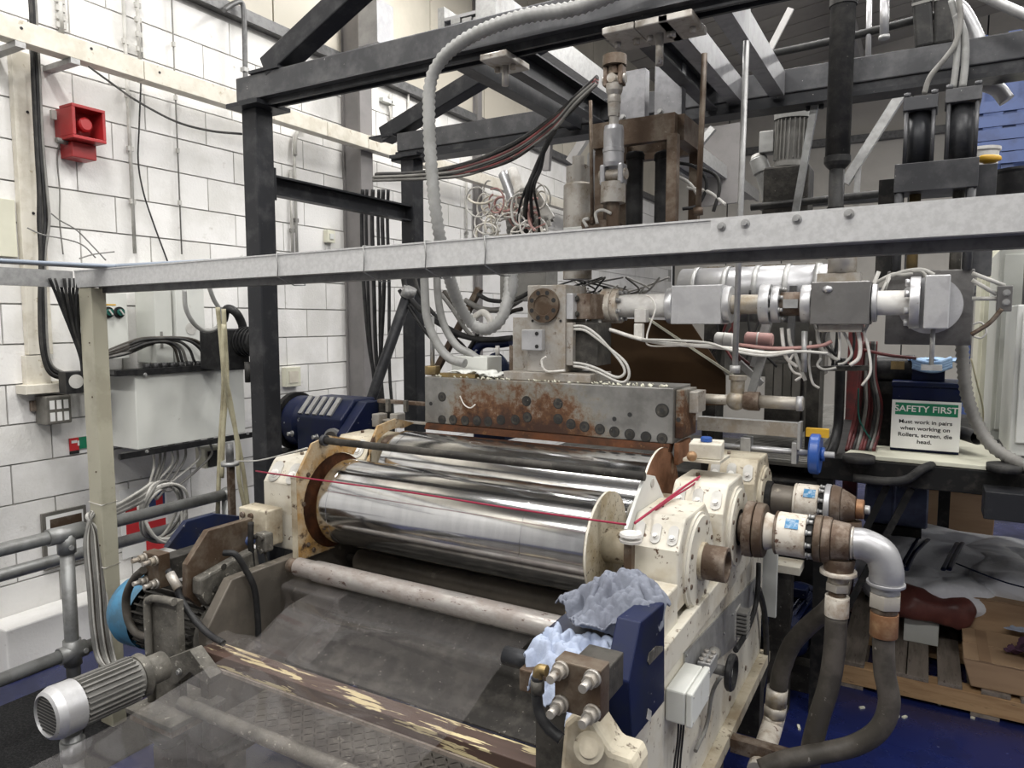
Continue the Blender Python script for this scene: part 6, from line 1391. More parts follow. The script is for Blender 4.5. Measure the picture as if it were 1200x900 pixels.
# ================= left drive group of the machine
t = motor('cyan-cowled electric motor lying behind the grimy left bracket', (-2.42, 1.84, .70), (-1, -.04, 0), .15, .56, 'grimy', 'blue_cyan', fins=30, foot=False, box=False, finm='grimy_dark')
MB().bb((-2.75, 1.76, .0), (-2.45, 1.96, .545)).build('pedestal', 'grimy_dark', t); done(t)
t = motor('small ribbed motor with a worn silver cowl in the lower left foreground', (-2.235, 1.36, .765), (.0, -1, .015), .078, .29, 'grimy', 'alu', fins=26, foot=False, box=False, finm='cable_grey', grille=True)
MB().cyl((-2.235, 1.39, .765), (-2.235, 1.46, .765), .05, n=20).build('gear_neck', 'grimy', t); MB().cyl((-2.235, 1.15, .30), (-2.235, 1.15, .68), .028, n=14).build('support_pipe', 'rail_galv', t); MB().cyl((-2.235, 1.15, .60), (-2.235, 1.15, .66), .035, n=14).build('support_collar', 'rail_galv', t); MB().bb((-2.30, 1.09, 0), (-2.17, 1.21, .299)).build('support_block', 'grimy_dark', t)
done(t)
t = thing('drive_bracket', 'encrusted grey cast bracket with a rounded rim at the left front of the machine', 'bracket')
yb = 1.56
def pz_(px, py, Y): return at(px, py, Y=Y)
a = pz_(176, 705, yb); b = pz_(212, 835, yb)
arc = [V((a.x, yb, b.z)), V((a.x, yb, a.z-.02)), V((a.x+.015, yb, a.z+.01)), V((a.x+.04, yb, a.z+.022)), V((b.x, yb, a.z+.03)), V((b.x, yb, b.z))]
MB().prism(arc, (0, .03, 0)).build('web', 'grimy', t, bevel=.003)
MB().tube([V((a.x, yb-.012, b.z)), V((a.x, yb-.012, a.z-.03)), V((a.x+.012, yb-.012, a.z+.008)), V((a.x+.04, yb-.012, a.z+.024)), V((b.x+.005, yb-.012, a.z+.034))], .014, n=10).build('rim', 'grimy', t)
MB().bb((a.x-.04, yb-.09, b.z-.012), (b.x+.07, yb+.14, b.z+.008)).build('base_plate', 'grimy', t, bevel=.003); MB().bb((a.x-.03, yb-.08, b.z-.04), (b.x+.06, yb+.13, b.z-.0125)).build('base_plate', 'rust_grey', t)
MB().lathe((a.x+.05, yb+.02, b.z-.16), (a.x+.05, yb+.02, 9), [(0, .04), (.06, .085), (.119, .09)], n=20).build('gearbox_bell', 'grimy_dark', t)
MB().bb((a.x+.01, yb-.02, 0), (a.x+.09, yb+.06, b.z-.161)).build('stand', 'grimy_dark', t)
P = [pz_(px, py, yb-.03) for px, py in ((195, 772), (222, 762), (246, 795), (244, 803), (222, 788), (206, 802), (194, 800))]
MB().prism(P, (0, .05, 0)).build('beam_saddle', 'grimy', t, bevel=.002); p = pz_(211, 787, yb-.031); MB().hexbolt(p, (0, -1, 0), .009, .012).build('bolt', 'galv', t)
done(t)
def studblock(lab, c, w_, h_, d_, m, sx=1):
    t = thing('clamp_block', lab, 'clamp'); c = V(c)
    MB().box(c, (w_, .05, h_)).build('front_plate', m, t, bevel=.003)
    MB().box(c+V((0, .026+d_/2, -.01)), (w_*.8, d_, h_*.7)).build('body', 'grimy_dark', t, bevel=.004)
    for ix in (-1, 1):
        for iz in (-1, 1):
            q = c+V((ix*w_*.34, -.0255, iz*h_*.34)); MB().cyl(q, q+V((0, -.008, 0)), .019, n=18).build('washer', 'steel_light', t)
            MB().cyl(q+V((0, -.0085, 0)), q+V((0, -.026, 0)), .016, n=6).build('nut', 'steel_light', t); MB().cyl(q+V((0, -.0265, 0)), q+V((0, -.055, 0)), .0095, n=14).build('stud', 'steel_light', t)
    done(t); return t
c = at(184, 666, Y=1.70); studblock('left brown clamp block with four studs above the cyan motor', c, .10, .135, .18, 'brown_steel')
c = at(682, 803, Y=1.36); studblock('right brown clamp block with four studs below the crumpled rags', (c.x, 1.36, c.z), .108, .112, .11, 'brown_steel'); cR = c
def yzplate(nm, lab, X, px, m, th=.02, cat='plate', extra=None):
    t = thing(nm, lab, cat); P = [at(a_, b_, X=X) for a_, b_ in px]; MB().prism(P, (-th, 0, 0)).build('plate', m, t, bevel=.003)
    if extra: extra(t)
    done(t)
def ex1(t):
    P = [at(a_, b_, X=-2.40) for a_, b_ in ((232, 672), (262, 655), (292, 640), (296, 668), (234, 708), (224, 694), (224, 676))]
    MB().prism([p+V((.001, 0, 0)) for p in P], (.05, 0, 0)).build('encrusted_body', 'grimy', t, bevel=.01)
    for px, py in ((252, 690), (286, 672), (262, 664)): p = at(px, py, X=-2.349); MB().cyl(p, p+V((.004, 0, 0)), .012, n=12).build('plug', 'grimy_dark', t)
yzplate('swing_arm', 'cream-edged brown arm plate caked with grey dirt at the left of the rollers', -2.40, ((219, 700), (219, 662), (244, 622), (296, 607), (298, 640), (262, 660), (235, 712)), 'brown_steel', .03, 'arm', ex1)
yzplate('navy_plate', 'dark navy plate behind the cream-edged arm at the left', -2.72, ((196, 642), (219, 611), (252, 602), (292, 606), (292, 645), (240, 652)), 'blue_dark', .03, 'arm')
MB().cyl(at(200, 655, Y=1.86), at(296, 632, Y=1.98), .022, n=14).build('blue_rod', 'blue_rack', None, label='blue-grey round rod between the left clamp block and the arm plate', cat='rod')
MB().cyl(at(198, 662, Y=1.80), at(234, 655, Y=1.86), .012, n=12).build('brown_rod', 'rust_grey', None, label='thin brown rod between the left clamp block and the arm plate', cat='rod')
hose('hydraulic_hose', 'black hydraulic hose curving from the left clamp block to the worn beam', pts(1.62, (197, 668), (206, 684), (212, 702), (228, 726), (246, 744), (262, 754)), .012, 'cable_black')
MB().cyl(at(199, 672, Y=1.62), at(209, 690, Y=1.62), .017, n=10).build('hose_fitting', 'steel_light', None, label='brass and steel hose fitting by the left clamp block', cat='fitting')
hose('hydraulic_hose', 'black hydraulic hose hanging from the arm plate down the grimy side frame', [at(262, 648, X=-2.3), at(276, 650, X=-2.26), at(288, 668, X=-2.25), at(298, 690, X=-2.24), at(302, 725, X=-2.24), at(303, 764, X=-2.24)], .012, 'cable_black')
hose('hydraulic_hose', 'thick grey-black hose looping over the cyan motor', pts(1.66, (168, 668), (156, 680), (148, 700), (150, 725), (160, 742), (178, 748)), .016, 'rubber_grey')
hose('black_lever', 'black upright strap in front of the left cream block', [at(294, 612, X=-2.36), at(294, 640, X=-2.36), at(297, 670, X=-2.36)], .012, 'blackened', 'lever')
t = thing('valve_cluster', 'dirty grey hose and valve cluster under the cream block at the left', 'valve')
p = at(310, 640, Y=2.0); MB().box(p+V((0, .0, .02)), (.06, .05, .08)).build('valve_body', 'grimy', t, bevel=.01)
for k, (dx, dz) in enumerate(((-.02, .045), (.02, .045), (.02, -.01))): MB().cyl(p+V((dx, -.026, dz)), p+V((dx, -.04, dz)), .01, n=10).build('port', 'grimy_dark', t)
MB().tube([p+V((0, 0, -.02)), p+V((.01, 0, -.06)), p+V((.0, .02, -.12)), p+V((-.03, .03, -.2))], .006, n=6).build('tail', 'grimy_dark', t); done(t)
# ================= blue gearbox and black motor behind the left end
t = thing('blue_gearbox', 'navy blue gearbox with a worn top and ribbed black motor behind the left housing', 'gearbox')
Yg = 3.0; c = at(372, 495, Y=Yg); X0 = at(350, 495, Y=Yg).x; X1_ = at(432, 495, Y=Yg).x
MB().lathe((X0, Yg, c.z), (9, Yg, c.z), [(0, .14), (.02, .15), (.10, .15), (.12, .13), (.19, .13)], n=36).build('round_case', 'blue_paint', t, bevel=.003)
MB().prism([(X0+.12, Yg-.13, c.z-.16), (X0+.12, Yg-.13, c.z+.05), (X0+.12, Yg-.02, c.z+.15), (X0+.12, Yg+.15, c.z+.15), (X0+.12, Yg+.15, c.z-.16)], (X1_-X0-.2, 0, 0)).build('square_case', 'blue_paint', t, bevel=.01)
MB().prism([(X1_-.08, Yg-.17, c.z-.10), (X1_-.08, Yg-.17, c.z-.02), (X1_-.08, Yg-.0, c.z+.14), (X1_-.08, Yg+.10, c.z+.14), (X1_-.08, Yg+.10, c.z-.10)], (.07, 0, 0)).build('side_rib', 'blue_paint', t, bevel=.006)
for k in range(5): MB().bar((X0+.14+.055*k, Yg-.12, c.z+.065), (X0+.14+.055*k, Yg-.03, c.z+.155), .03, .012, (0, -1, 1)).build('worn_corrugation', 'galv', t)
MB().cyl((X1_-.12, Yg-.131, c.z-.06), (X1_-.12, Yg-.17, c.z-.06), .05, n=24).build('shaft_seal', 'grimy_dark', t); MB().lathe((X1_-.12, Yg-.14, c.z-.06), (X1_-.12, 0, c.z-.06), [(0, .065), (.02, .065)], n=24).build('pale_ring', 'galv', t)
MB().cyl((X0-.035, Yg, c.z), (X0-.001, Yg, c.z), .17, n=36).build('adapter_flange', 'blackened', t, bevel=.003)
MB().cyl((X0-.20, Yg, c.z+.0), (X0-.036, Yg, c.z), .09, n=24).build('motor_body', 'blackened', t)
for k in range(9): MB().cyl((X0-.19+.017*k, Yg, c.z), (X0-.182+.017*k, Yg, c.z), .105, n=24).build('cooling_fin', 'blackened', t)
for py in (508, 511): pass
for px, py in ((343, 508), (372, 512)): p = at(px, py, Y=Yg-.16); MB().hexbolt(p, (-.3, -1, 0), .012, .03).build('bolt', 'galv', t)
MB().bb((X0-.1, Yg-.12, 0), (X1_-.02, Yg+.14, c.z-.165)).build('stand', 'blackened', t); done(t)
# small clutter between gearbox and die
t = thing('guide_bracket', 'greyish bracket bar with clamps between the blue gearbox and the die', 'bracket')
a = at(442, 468, Y=3.05); b = at(497, 476, Y=3.05); MB().bb((a.x, 3.05, b.z), (b.x+.04, 3.09, a.z)).build('bar', 'rust_grey', t, bevel=.002)
a = at(438, 490, Y=2.95); b = at(505, 498, Y=2.95); MB().bb((a.x, 2.93, b.z), (b.x+.05, 2.98, a.z)).build('lower_bar', 'steel_light', t, bevel=.002)
for px in (445, 466): p = at(px, 492, Y=2.94); MB().box(p, (.05, .07, .07)).build('clamp_piece', 'steel_light', t, bevel=.004); MB().bb((p.x-.01, 3.0, p.z+.036), (p.x+.01, 3.02, a.z+.1)).build('stud', 'grimy', t)
MB().bb((at(441, 480, Y=3.1).x, 3.10, 0), (at(441, 480, Y=3.1).x+.06, 3.16, a.z+.08)).build('upright', 'grimy_dark', t); done(t)
t = thing('wiper_block', 'torn dirty rubber wiper lump beside the blue gearbox shaft', 'block')
p = at(440, 520, Y=2.72); lump((p.x+.02, p.y, p.z-.03), (.35, .1, .07), amp=.03, seed=21, pw=2.2).build('lump', 'rust_grey', t); done(t)
# ================= front right: blue block, rags, cast arm
t = thing('blue_end_block', 'navy blue painted end block with a slot at the right front of the machine', 'block')
XBk = -.595
P = [at(px, py, X=XBk) for px, py in ((751, 729), (779, 706), (779, 822), (741, 870), (737, 800))]
MB().prism(P, (-.065, 0, 0)).build('block', 'blue_paint', t, bevel=.004)
P = [at(px, py, X=XBk) for px, py in ((758, 775), (760, 765), (768, 757), (776, 757), (776, 762), (760, 779))]
MB().prism([p+V((.0008, 0, 0)) for p in P], (.002, 0, 0)).build('slot', 'grimy', t)
P = [at(px, py, X=XBk) for px, py in ((757, 842), (759, 830), (763, 833), (762, 846))]; MB().prism([p+V((.0008, 0, 0)) for p in P], (.001, 0, 0)).build('slot', 'cable_light', t)
done(t)
pb_ = at(779, 706, X=XBk); pf_ = at(751, 729, X=XBk)
t = thing('shelf_block', 'dark support shelf under the rags between front pipe and blue block', 'shelf')
xs0 = -.90
MB().bb((xs0, 1.70, pf_.z-.15), (XBk-.067, 1.92, pf_.z-.11)).build('shelf', 'blue_dark', t, bevel=.004)
MB().bb((xs0+.02, 1.56, pf_.z-.20), (XBk-.12, 1.69, pf_.z-.14)).build('lower_shelf', 'brown_steel', t, bevel=.004)
P = pts(1.90, (652, 752), (663, 715), (672, 711), (680, 716), (668, 758)); MB().prism(P, (0, .03, 0)).build('gold_strap', 'rusty_yellow', t, bevel=.002)
MB().cyl((-.98, 1.66, pf_.z-.17), (xs0+.02, 1.66, pf_.z-.17), .026, n=16).build('round_bar', 'black_steel', t)
MB().bb((xs0+.06, 1.58, .5), (XBk-.1, 1.68, pf_.z-.201)).build('core', 'grimy_dark', t); done(t)
def zrag(x, y): return pf_.z-.10+.09*math.exp(-((x+.72)**2+(y-1.90)**2)/.012)
cloth('grey_rag', 'crumpled blue-grey rag on top of the shelf next to the blue block', [(-.89, 1.80), (-.86, 1.90), (-.80, 1.98), (-.70, 1.99), (-.60, 1.93), (-.60, 1.80), (-.68, 1.72), (-.78, 1.68), (-.82, 1.76)], zrag, 'cloth_grey', seed=3, amp=.045, cat='rag', grid=84, nfreq=9, fold=10)
cloth('pale_rag', 'crumpled pale blue rag hanging below the grey rag over the brown clamp block', [(-.90, 1.64), (-.86, 1.74), (-.78, 1.72), (-.68, 1.74), (-.66, 1.62), (-.67, 1.50), (-.70, 1.47), (-.73, 1.55), (-.80, 1.54), (-.86, 1.56)], lambda x, y: pf_.z-.125-max(0, 1.62-y)*1.0, 'cloth_pale', seed=6, amp=.032, cat='rag', grid=84, nfreq=12, fold=13)
t = thing('cast_arm', 'rough cream and grey cast arm at the bottom right front', 'arm')
P = pts(1.42, (655, 905), (660, 848), (672, 838), (690, 842), (702, 862), (715, 882), (740, 890), (745, 905)); MB().prism([P[0]+V((0, 0, -.2))]+P+[P[-1]+V((0, 0, -.2))], (0, .09, 0)).build('casting', 'cream_dirty', t, bevel=.012)
MB().lathe(at(690, 876, Y=1.41), at(690, 876, Y=1.0), [(0, .034), (.012, .034), (.014, .022), (.024, .022)], n=20).build('boss', 'cream_dirty', t); MB().bb((at(655, 905, Y=1.42).x, 1.43, .0), (at(745, 905, Y=1.42).x, 1.50, at(700, 905, Y=1.42).z-.2)).build('pedestal', 'grimy_dark', t); done(t)
hose('hydraulic_hose', 'black hydraulic hose bending down beside the right clamp block', pts(1.32, (630, 792), (629, 812), (632, 835), (642, 852), (658, 866)), .0125, 'cable_black')
t = thing('hose_elbow', 'brass elbow fitting on the left edge of the right clamp block', 'fitting')
MB().tube(pts(1.32, (641, 786), (632, 785), (630, 795)), .012, n=10).build('elbow', 'brass', t); MB().cyl(at(630, 797, Y=1.32), at(630, 812, Y=1.32), .015, n=6).build('nut', 'grimy', t); done(t)
# red cords
zc_ = cordz
A = at(240, 535, Y=2.18)
hose('safety_line', 'thin dark red safety cord stretched across in front of the chrome rollers', [at(300, 552, Y=2.10), at(341, 558, Y=2.075), at(480, 577, Y=2.07), at(600, 596, Y=2.06), at(722, 613, Y=2.055), at(730, 614, Y=2.06)], .0035, 'red_cord', 'cord', n=7, k=3)
hose('safety_line', 'pink-red cord running up from the white cap to the box with the blue cap', [at(744, 613, Y=2.09), at(770, 594, Y=2.25), at(800, 572, Y=2.5), at(818, 560, Y=2.62)], .0045, 'red_cord', 'cord', n=7)
hose('safety_line', 'second pink-red cord running beside the first up to the blue-capped box', [at(768, 598, Y=2.25), at(790, 582, Y=2.4), at(812, 568, Y=2.6), at(820, 558, Y=2.64)], .0035, 'red_cord', 'cord', n=7)
hose('tension_line', 'grey and pink cord with a hook leading left from the guard plate to the column', [at(360, 525, Y=2.3), at(335, 532, Y=2.35), at(300, 540, Y=2.45), at(262, 540, Y=2.5)], .004, 'cable_light', 'cord')
# clear film
def film(lab, x0, x1, prof, n=10, taper=(0, 0)):
    prof = smoothpts([V((0, y, z)) for y, z in prof], 8); vs = []; fs = []; m_ = len(prof)
    for i, p in enumerate(prof):
        for j in range(n+1):
            f = j/n; t_ = i/(m_-1); x = x0+taper[0]*t_+(x1+taper[1]*t_-x0-taper[0]*t_)*f
            vs.append(V((x, p.y, p.z+.008*math.sin(f*9+i*.25)*t_)))
    for i in range(m_-1):
        for j in range(n): a_ = i*(n+1)+j; fs.append((a_, a_+1, a_+n+2, a_+n+1))
    return MB().add(vs, fs, True).build('clear_film', 'film', None, label=lab, cat='film')
zw_ = zw
film('wide clear plastic film drawn from under the front pipe over the worn beam', -2.06, -1.10, [(2.10, zf-.03), (2.02, zf-.06), (1.85, zw_+.09), (1.665, zw_+.012), (1.55, zw_+.005), (1.35, zw_-.012), (1.10, zw_-.03), (.9, zw_-.045)], taper=(0, -.05))
film('narrow curled clear film strip hanging at the left under the front pipe', -2.21, -1.90, [(2.03, zf-.046), (1.965, zf-.06), (1.985, .80), (1.90, .735), (1.78, .71), (1.705, zw_+.03), (1.60, zw_+.02)])
# ================= background machinery between the die and the back wall
def pbox(nm, lab, cat, px0, py0, px1, py1, Y, dep, m, bev=.004, z0=None, parts=None):
    t = thing(nm, lab, cat); a = at(px0, py0, Y=Y); b = at(px1, py1, Y=Y)
    MB().bb((a.x, Y, min(b.z, a.z) if z0 is None else z0), (b.x, Y+dep, a.z)).build('body', m, t, bevel=bev)
    if parts: parts(t, a, b)
    done(t); return a, b
def slats(n, m, axis='x', gap=.006, th=.012):
    def f(t, a, b):
        w_ = (b.x-a.x)/n
        for k in range(n): MB().bb((a.x+w_*k+gap/2, a_Y[0]-th, b.z+.004), (a.x+w_*(k+1)-gap/2, a_Y[0]-.0005, a.z-.004)).build('panel_strip', m, t)
    return f
a_Y = [0]
a_Y[0] = 3.75
t = thing('brown_screen', 'dark brown sloping sheet hanging behind and below the melt pipe', 'screen')
P = pts(3.75, (690, 372), (808, 376), (850, 440), (850, 475), (690, 475)); MB().prism(P, (0, .012, 0)).build('sheet', 'board_brown', t)
MB().bar(at(757, 372, Y=3.74), at(862, 442, Y=3.74), .012, .012).build('edge_tube', 'cab_cream', t); done(t)
a_Y[0] = 4.7; pbox('barrel_guard', 'weathered pale metal guard of vertical strips behind the melt pipe', 'guard', 828, 312, 962, 350, 4.7, .5, 'cable_grey', parts=slats(8, 'heater'), z0=1.6)
a_Y[0] = 4.3; pbox('heater_cover', 'dark ribbed cover panel below the pipe tee, left of the red post', 'panel', 897, 425, 938, 472, 4.3, .4, 'grimy_dark', parts=slats(4, 'drum_grey'), z0=1.3)
t = thing('extruder_barrel', 'silver clad extruder barrel lying beyond the melt pipe', 'extruder')
yb_ = 4.35; zb_ = at(880, 395, Y=yb_).z
MB().cyl((at(800, 390, Y=yb_).x, yb_, zb_+.25), (at(985, 390, Y=yb_).x, yb_, zb_+.25), .16, n=32).build('barrel', 'duct_silver', t)
for px in (815, 850, 885, 920, 955): x = at(px, 380, Y=yb_).x; MB().cyl((x, yb_, zb_+.25), (x+.03, yb_, zb_+.25), .166, n=32).build('band', 'galv', t)
MB().bb((at(830, 400, Y=yb_).x, yb_-.1, .02), (at(845, 400, Y=yb_).x, yb_+.1, zb_+.10)).build('support_leg', 'grimy_dark', t); MB().bb((at(950, 400, Y=yb_).x, yb_-.1, .02), (at(965, 400, Y=yb_).x, yb_+.1, zb_+.10)).build('support_leg', 'grimy_dark', t); done(t)
for (px0, px1, m, lab) in ((838, 861, 'white_matte', 'white wrapped roll under the melt pipe behind the galvanised rod'), (873, 906, 'red_cord', 'dusty pink wrapped roll under the melt pipe right of the galvanised rod')):
    t = thing('wrapped_pipe', lab, 'pipe'); a = at(px0, 397, Y=3.5); b = at(px1, 399, Y=3.5)
    MB().lathe(a, b, [(0, .025), (.008, .034), ((b-a).length-.008, .034), ((b-a).length, .025)], n=18).build('roll', m if m != 'red_cord' else 'pink_wrap', t)
    MB().cyl(a.lerp(b, .45), a.lerp(b, .5), .036, n=18).build('tie', 'cable_light', t); done(t)
for (A_, B_, Y, w_, m, lab) in (((866, 425), (893, 450), 3.6, .03, 'galv', 'left pale strut of the V shape behind the pipe tee'), ((895, 412), (880, 462), 3.55, .035, 'hose_grey', 'right pale round strut behind the pipe tee'), ((900, 376), (884, 430), 3.7, .04, 'galv', 'galvanised strut behind the pink wrapped roll'), ((905, 345), (896, 405), 4.0, .03, 'galv', 'slim upright tube behind the left flange pair'), ((930, 335), (926, 420), 4.1, .035, 'galv_dark', 'dark upright bar behind the small terminal of the melt pipe')):
    MB().bar(at(*A_, Y=Y), at(*B_, Y=Y), w_, w_).build('steel_bar', m, None, label=lab, cat='bar')
t = thing('walkway_platform', 'grey ribbed walkway deck beyond the handwheel', 'platform')
zz_ = 1.20; P = [at(905, 535, Z=zz_), at(1000, 535, Z=zz_), at(1040, 455, Z=zz_), at(950, 452, Z=zz_)]
x0 = -.75; MB().bb((-1.0, 4.05, zz_-.03), (-.46, 7.0, zz_-.011)).build('deck', 'drum_grey', t)
for k in range(60): MB().bb((-1.0, 4.06+.049*k, zz_-.0105), (-.46, 4.086+.049*k, zz_)).build('rib', 'cable_grey', t)
for (x, y) in ((-.98, 4.1), (-.98, 6.9), (-.55, 6.9)): MB().bb((x, y, 0), (x+.06, y+.06, zz_-.031)).build('leg', 'blackened', t)
done(t)
t = thing('grey_drum', 'grey-blue drum lying in the dark under the black platform', 'drum')
p = at(1050, 592, Y=5.2); MB().lathe((p.x-.18, 5.2, p.z), (9, 5.2, p.z), [(0, .12), (.01, .13), (.16, .13), (.165, .137), (.175, .137), (.18, .13), (.35, .13), (.36, .12)], n=28).build('shell', 'drum_blue', t); MB().bb((p.x-.15, 5.12, .02), (p.x+.15, 5.28, p.z-.125)).build('cradle', 'blackened', t); done(t)
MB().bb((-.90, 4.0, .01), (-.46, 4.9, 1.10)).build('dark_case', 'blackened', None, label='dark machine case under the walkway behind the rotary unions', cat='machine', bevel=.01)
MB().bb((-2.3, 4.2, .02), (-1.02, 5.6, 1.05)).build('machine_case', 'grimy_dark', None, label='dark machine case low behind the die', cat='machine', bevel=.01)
# left of feed block: hoses, blue pipework, timber
for i, P in enumerate((((470, 300), (476, 340), (495, 365), (520, 382), (548, 395), (575, 398), (600, 396)), ((480, 300), (492, 345), (512, 372), (530, 390), (560, 398), (592, 402)), ((515, 342), (530, 362), (545, 385), (560, 400)), ((520, 342), (540, 365), (552, 372)), ((468, 340), (480, 360), (500, 390), (522, 410)), ((560, 345), (575, 352), (600, 352), (622, 342)), ((545, 352), (565, 362), (590, 362), (612, 350)), ((585, 378), (598, 366), (612, 362)), ((556, 372), (560, 390), (548, 412), (540, 430)), ((530, 395), (545, 410), (548, 425)))):
    hose('tangle_hose', 'black or grey hose in the tangle left of the feed block', pts(3.3+.06*(i % 4), *P), .012 if i % 3 else .016, ('cable_black', 'rubber', 'cable_grey', 'rubber_grey')[i % 4], 'hose', group='hoses tangled left of the feed block')
hose('white_hose', 'white curled hose end in the tangle left of the feed block', pts(3.2, (556, 372), (566, 366), (574, 374), (575, 386), (568, 390)), .018, 'cable_white')
hose('corrugated_hose', 'short grey corrugated hose hanging from the rail left of the feed block', pts(2.75, (601, 318), (601, 338), (596, 355), (590, 372)), .024, 'hose_grey', corrug=.0125)
MB().bar(at(562, 338, Y=3.45), at(508, 440, Y=3.45), .035, .035).build('timber_strut', 'brown_steel', None, label='brown slanting bar in the hose tangle left of the feed block', cat='bar')
t = thing('blue_pump', 'navy blue pump with curved pipes behind the left end of the die', 'pump')
p = at(578, 425, Y=3.35); MB().bb((p.x-.10, 3.3, 1.3), (p.x+.10, 3.5, p.z+.0)).build('body', 'blue_paint', t, bevel=.008)
MB().tube(pts(3.33, (556, 428), (558, 410), (568, 402), (585, 402), (598, 400)), .028, n=14).build('curved_pipe', 'blue_paint', t); MB().tube(pts(3.28, (562, 440), (578, 418), (590, 424), (592, 440)), .02, n=12).build('lower_pipe', 'blue_paint', t); MB().cyl(at(583, 405, Y=3.25), at(583, 418, Y=3.25), .012, n=10).build('white_plug', 'white_matte', t); done(t)
a, b = pbox('white_block', 'cream square block on the left end of the die', 'block', 529, 417, 571, 438, 2.98, .14, 'cab_white', z0=ZD1+.001)
t = thing('brass_nut', 'large brass nut on the left corner of the die', 'nut'); p = at(507, 440, Y=2.95); MB().cyl((p.x, 2.95, ZD1+.001), (p.x, 2.95, p.z+.05), .04, n=6).build('nut', 'brass', t, bevel=.003); MB().cyl((p.x, 2.95, p.z+.051), (p.x, 2.95, p.z+.30), .012, n=12).build('stem', 'galv', t); done(t)
cloth('white_waste', 'torn white plastic waste lying in front of the cream block on the die', [(-2.02, 2.87), (-2.0, 2.95), (-1.8, 2.97), (-1.72, 2.92), (-1.76, 2.87)], lambda x, y: ZD1+.01, 'cab_white', seed=13, amp=.018, cat='waste', grid=26)
MB().bb((at(515, 444, Y=2.86).x, 2.865, ZD1+.001), (at(556, 444, Y=2.86).x, 2.90, ZD1+.02)).build('wire_mesh', 'brass', None, label='small strip of brown wire mesh on the front edge of the die', cat='mesh')
hose('die_lead', 'thin white plastic curl stuck on the rusty front of the die', pts(2.835, (539, 464), (544, 474), (551, 478), (557, 474)), .003, 'cable_white', 'wire')
MB().bb((at(590, 440, Y=2.9).x-.04, 3.02, ZD1+.001), (at(597, 418, Y=2.9).x, 3.12, at(590, 405, Y=3.0).z)).build('rust_block', 'rust_grey', None, label='rusty brown block beside the feed block foot', cat='block', bevel=.004)
# nozzle and wire tangle above the rail
t = thing('nozzle_head', 'silvery instrument head with tilted nozzles and a triangular frame above the rail', 'machine')
for (A_, B_, r, m) in (((583, 200), (612, 262), .032, 'duct_silver'), ((594, 196), (618, 250), .030, 'cable_white'), ((606, 240), (620, 292), .034, 'galv'), ((590, 240), (604, 300), .028, 'hose_grey'), ((600, 262), (622, 296), .018, 'cable_light'), ((578, 262), (570, 298), .02, 'cable_light'), ((622, 255), (640, 290), .03, 'cable_white')):
    a = at(*A_, Y=3.45); b = at(*B_, Y=3.45); a.y += r*2; L_ = (b-a).length
    MB().lathe(a, b, [(0, r*.7), (.01, r), (L_*.45, r), (L_*.46, r*1.12), (L_*.55, r*1.12), (L_*.56, r*.9), (L_, r*.9)], n=14).build('nozzle', m, t)
P = pts(3.42, (610, 228), (624, 225), (645, 258), (632, 262)); 
for q, r in ((0, 1), (1, 2), (2, 3), (3, 0)): MB().bar(P[q], P[r], .06, .012, (0, 1, 0)).build('frame_side', 'cable_light', t)
MB().prism([p+V((0, .04, 0)) for p in P], (0, .004, 0)).build('frame_back', 'drum_grey', t)
MB().lathe(at(648, 288, Y=3.4), at(648, 288, Y=3.0), [(0, .05), (.02, .06), (.03, .06), (.031, .045), (.0, .04)], n=24, caps=False).build('open_ring', 'cable_white', t)
MB().bb((at(586, 300, Y=3.46).x, 3.46, at(586, 300, Y=3.46).z-.25), (at(640, 300, Y=3.46).x, 3.6, at(640, 288, Y=3.46).z)).build('carrier', 'cable_grey', t); done(t)
for i in range(40):
    cx_ = random.uniform(560, 640); cy_ = random.uniform(222, 285); w_ = random.uniform(6, 22); h_ = random.uniform(8, 22); a0 = random.uniform(0, 6)
    P = [(cx_+w_*math.cos(a0+k*.8)*(1-.05*k), cy_+h_*math.sin(a0+k*.8)*(1-.05*k)) for k in range(random.randint(5, 9))]
    hose('tangled_wire', 'thin pale wire looping in the tangle round the nozzle head', pts(3.3+.12*random.random(), *P), .0045 if i % 3 else .007, ('cable_white', 'cable_light', 'cable_white', 'trunk_cream', 'pink_wrap')[i % 5], 'wire', n=6, group='wires tangled round the nozzle head')
for i in range(14):
    cx_ = random.uniform(660, 760); P = [(cx_, 338+random.uniform(-4, 3)), (cx_+random.uniform(-15, 15), 345), (cx_+random.uniform(-40, 40), 340), (cx_+random.uniform(-60, 60), 325)]
    hose('under_rail_wire', 'thin dark or pale wire crossing just under the rail behind the feed block', pts(3.4+.2*random.random(), *P), .005, ('cable_grey', 'rubber', 'cable_light')[i % 3], 'wire', n=6, group='wires under the rail behind the feed block')
for i in range(12):
    x = random.uniform(830, 1000); P = [(x, 340), (x+random.uniform(-8, 8), 370), (x+random.uniform(-15, 15), 400), (x+random.uniform(-20, 20), 430)]
    hose('back_cable', 'dark cable hanging behind the melt pipe', pts(3.7+.3*random.random(), *P), .007, ('cable_black', 'rubber', 'cable_grey', 'cable_maroon')[i % 4], 'cable', n=6, group='cables hanging behind the melt pipe')
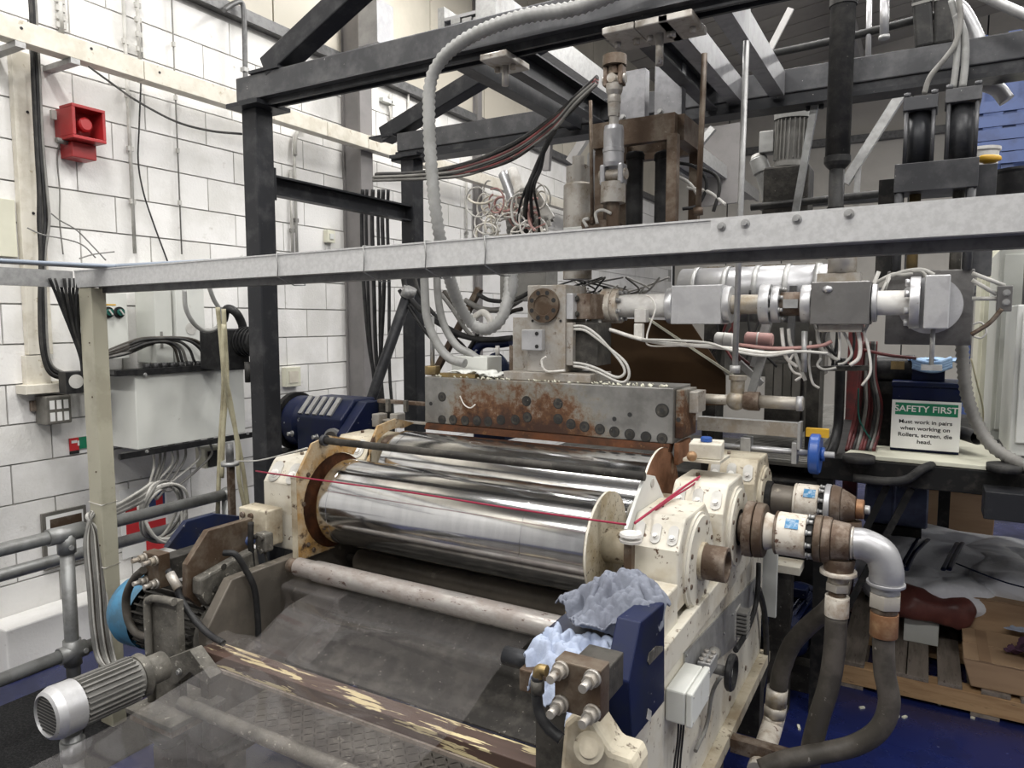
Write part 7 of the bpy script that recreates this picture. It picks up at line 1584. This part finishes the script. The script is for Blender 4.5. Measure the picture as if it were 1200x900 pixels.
for i, P in enumerate((((790, 190), (815, 196), (828, 215), (818, 240), (800, 245)), ((790, 205), (808, 215), (822, 235)), ((815, 195), (838, 205), (843, 222), (836, 248)), ((805, 220), (830, 225), (850, 240)))):
    hose('press_hose', 'dark thin hose curling at the right of the brown press frame', pts(3.3, *P), .008, ('cable_black', 'cable_light', 'rubber', 'cable_light')[i], 'hose', group='thin hoses right of the press frame')
for i, P in enumerate((((700, 262), (698, 250), (706, 246), (716, 250)), ((688, 266), (684, 258), (690, 256)))):
    hose('press_lead', 'short pale lead bending at the foot of the press frame', pts(2.98, *P), .007, 'cable_light', 'cable', group='leads at the foot of the press frame')
t = thing('manifold_block', 'pale drilled manifold block at the left foot of the press frame', 'block'); a = at(660, 280, Y=3.0); b = at(683, 265, Y=3.0); MB().bb((a.x, 3.0, a.z-.05), (b.x, 3.08, b.z)).build('body', 'cab_white', t, bevel=.003)
for k in range(3): p = at(666+7*k, 272, Y=2.999); MB().cyl(p, p+V((0, -.002, 0)), .007, n=10).build('port', 'ink', t)
done(t)
# tall framing and ducts seen through the frame toward the left wall (px 480-680, y 60-240)
for (A_, B_, Y, w_, m, lab) in (((645, 140), (640, 200), 6, .07, 'col_grey', 'grey post far behind the sagging cables'), ((700, 140), (668, 190), 5, .06, 'col_grey_light', 'pale slanting strut far behind the drive shaft'), ((842, 148), (843, 240), 9.5, .55, 'col_grey', 'dark grey panel column on the far wall behind the galvanised rod'), ((836, 150), (815, 175), 6, .05, 'galv', 'short pale diagonal strut right of the press frame')):
    MB().bar(at(*A_, Y=Y), at(*B_, Y=Y), w_, .05, (0, 1, 0)).build('steel_bar', m, None, label=lab, cat='bar')
t = thing('unseen_step', 'low dark step added unseen in front of the roller stand to darken the roller reflections', 'step')  # unseen step, added so the chrome rollers reflect less blue floor
MB().bb((-3.0, -1.2, .30), (.2, .8, .33)).build('tread', 'grimy_dark', t, bevel=.004)
for (x, y) in ((-2.96, -1.16), (.10, -1.16), (-2.96, .70), (.10, .70)): MB().bb((x, y, 0), (x+.06, y+.06, .299)).build('leg', 'blackened', t)
done(t)
bpy.context.view_layer.update()
for r_ in list(ROOTS): finalize(r_)
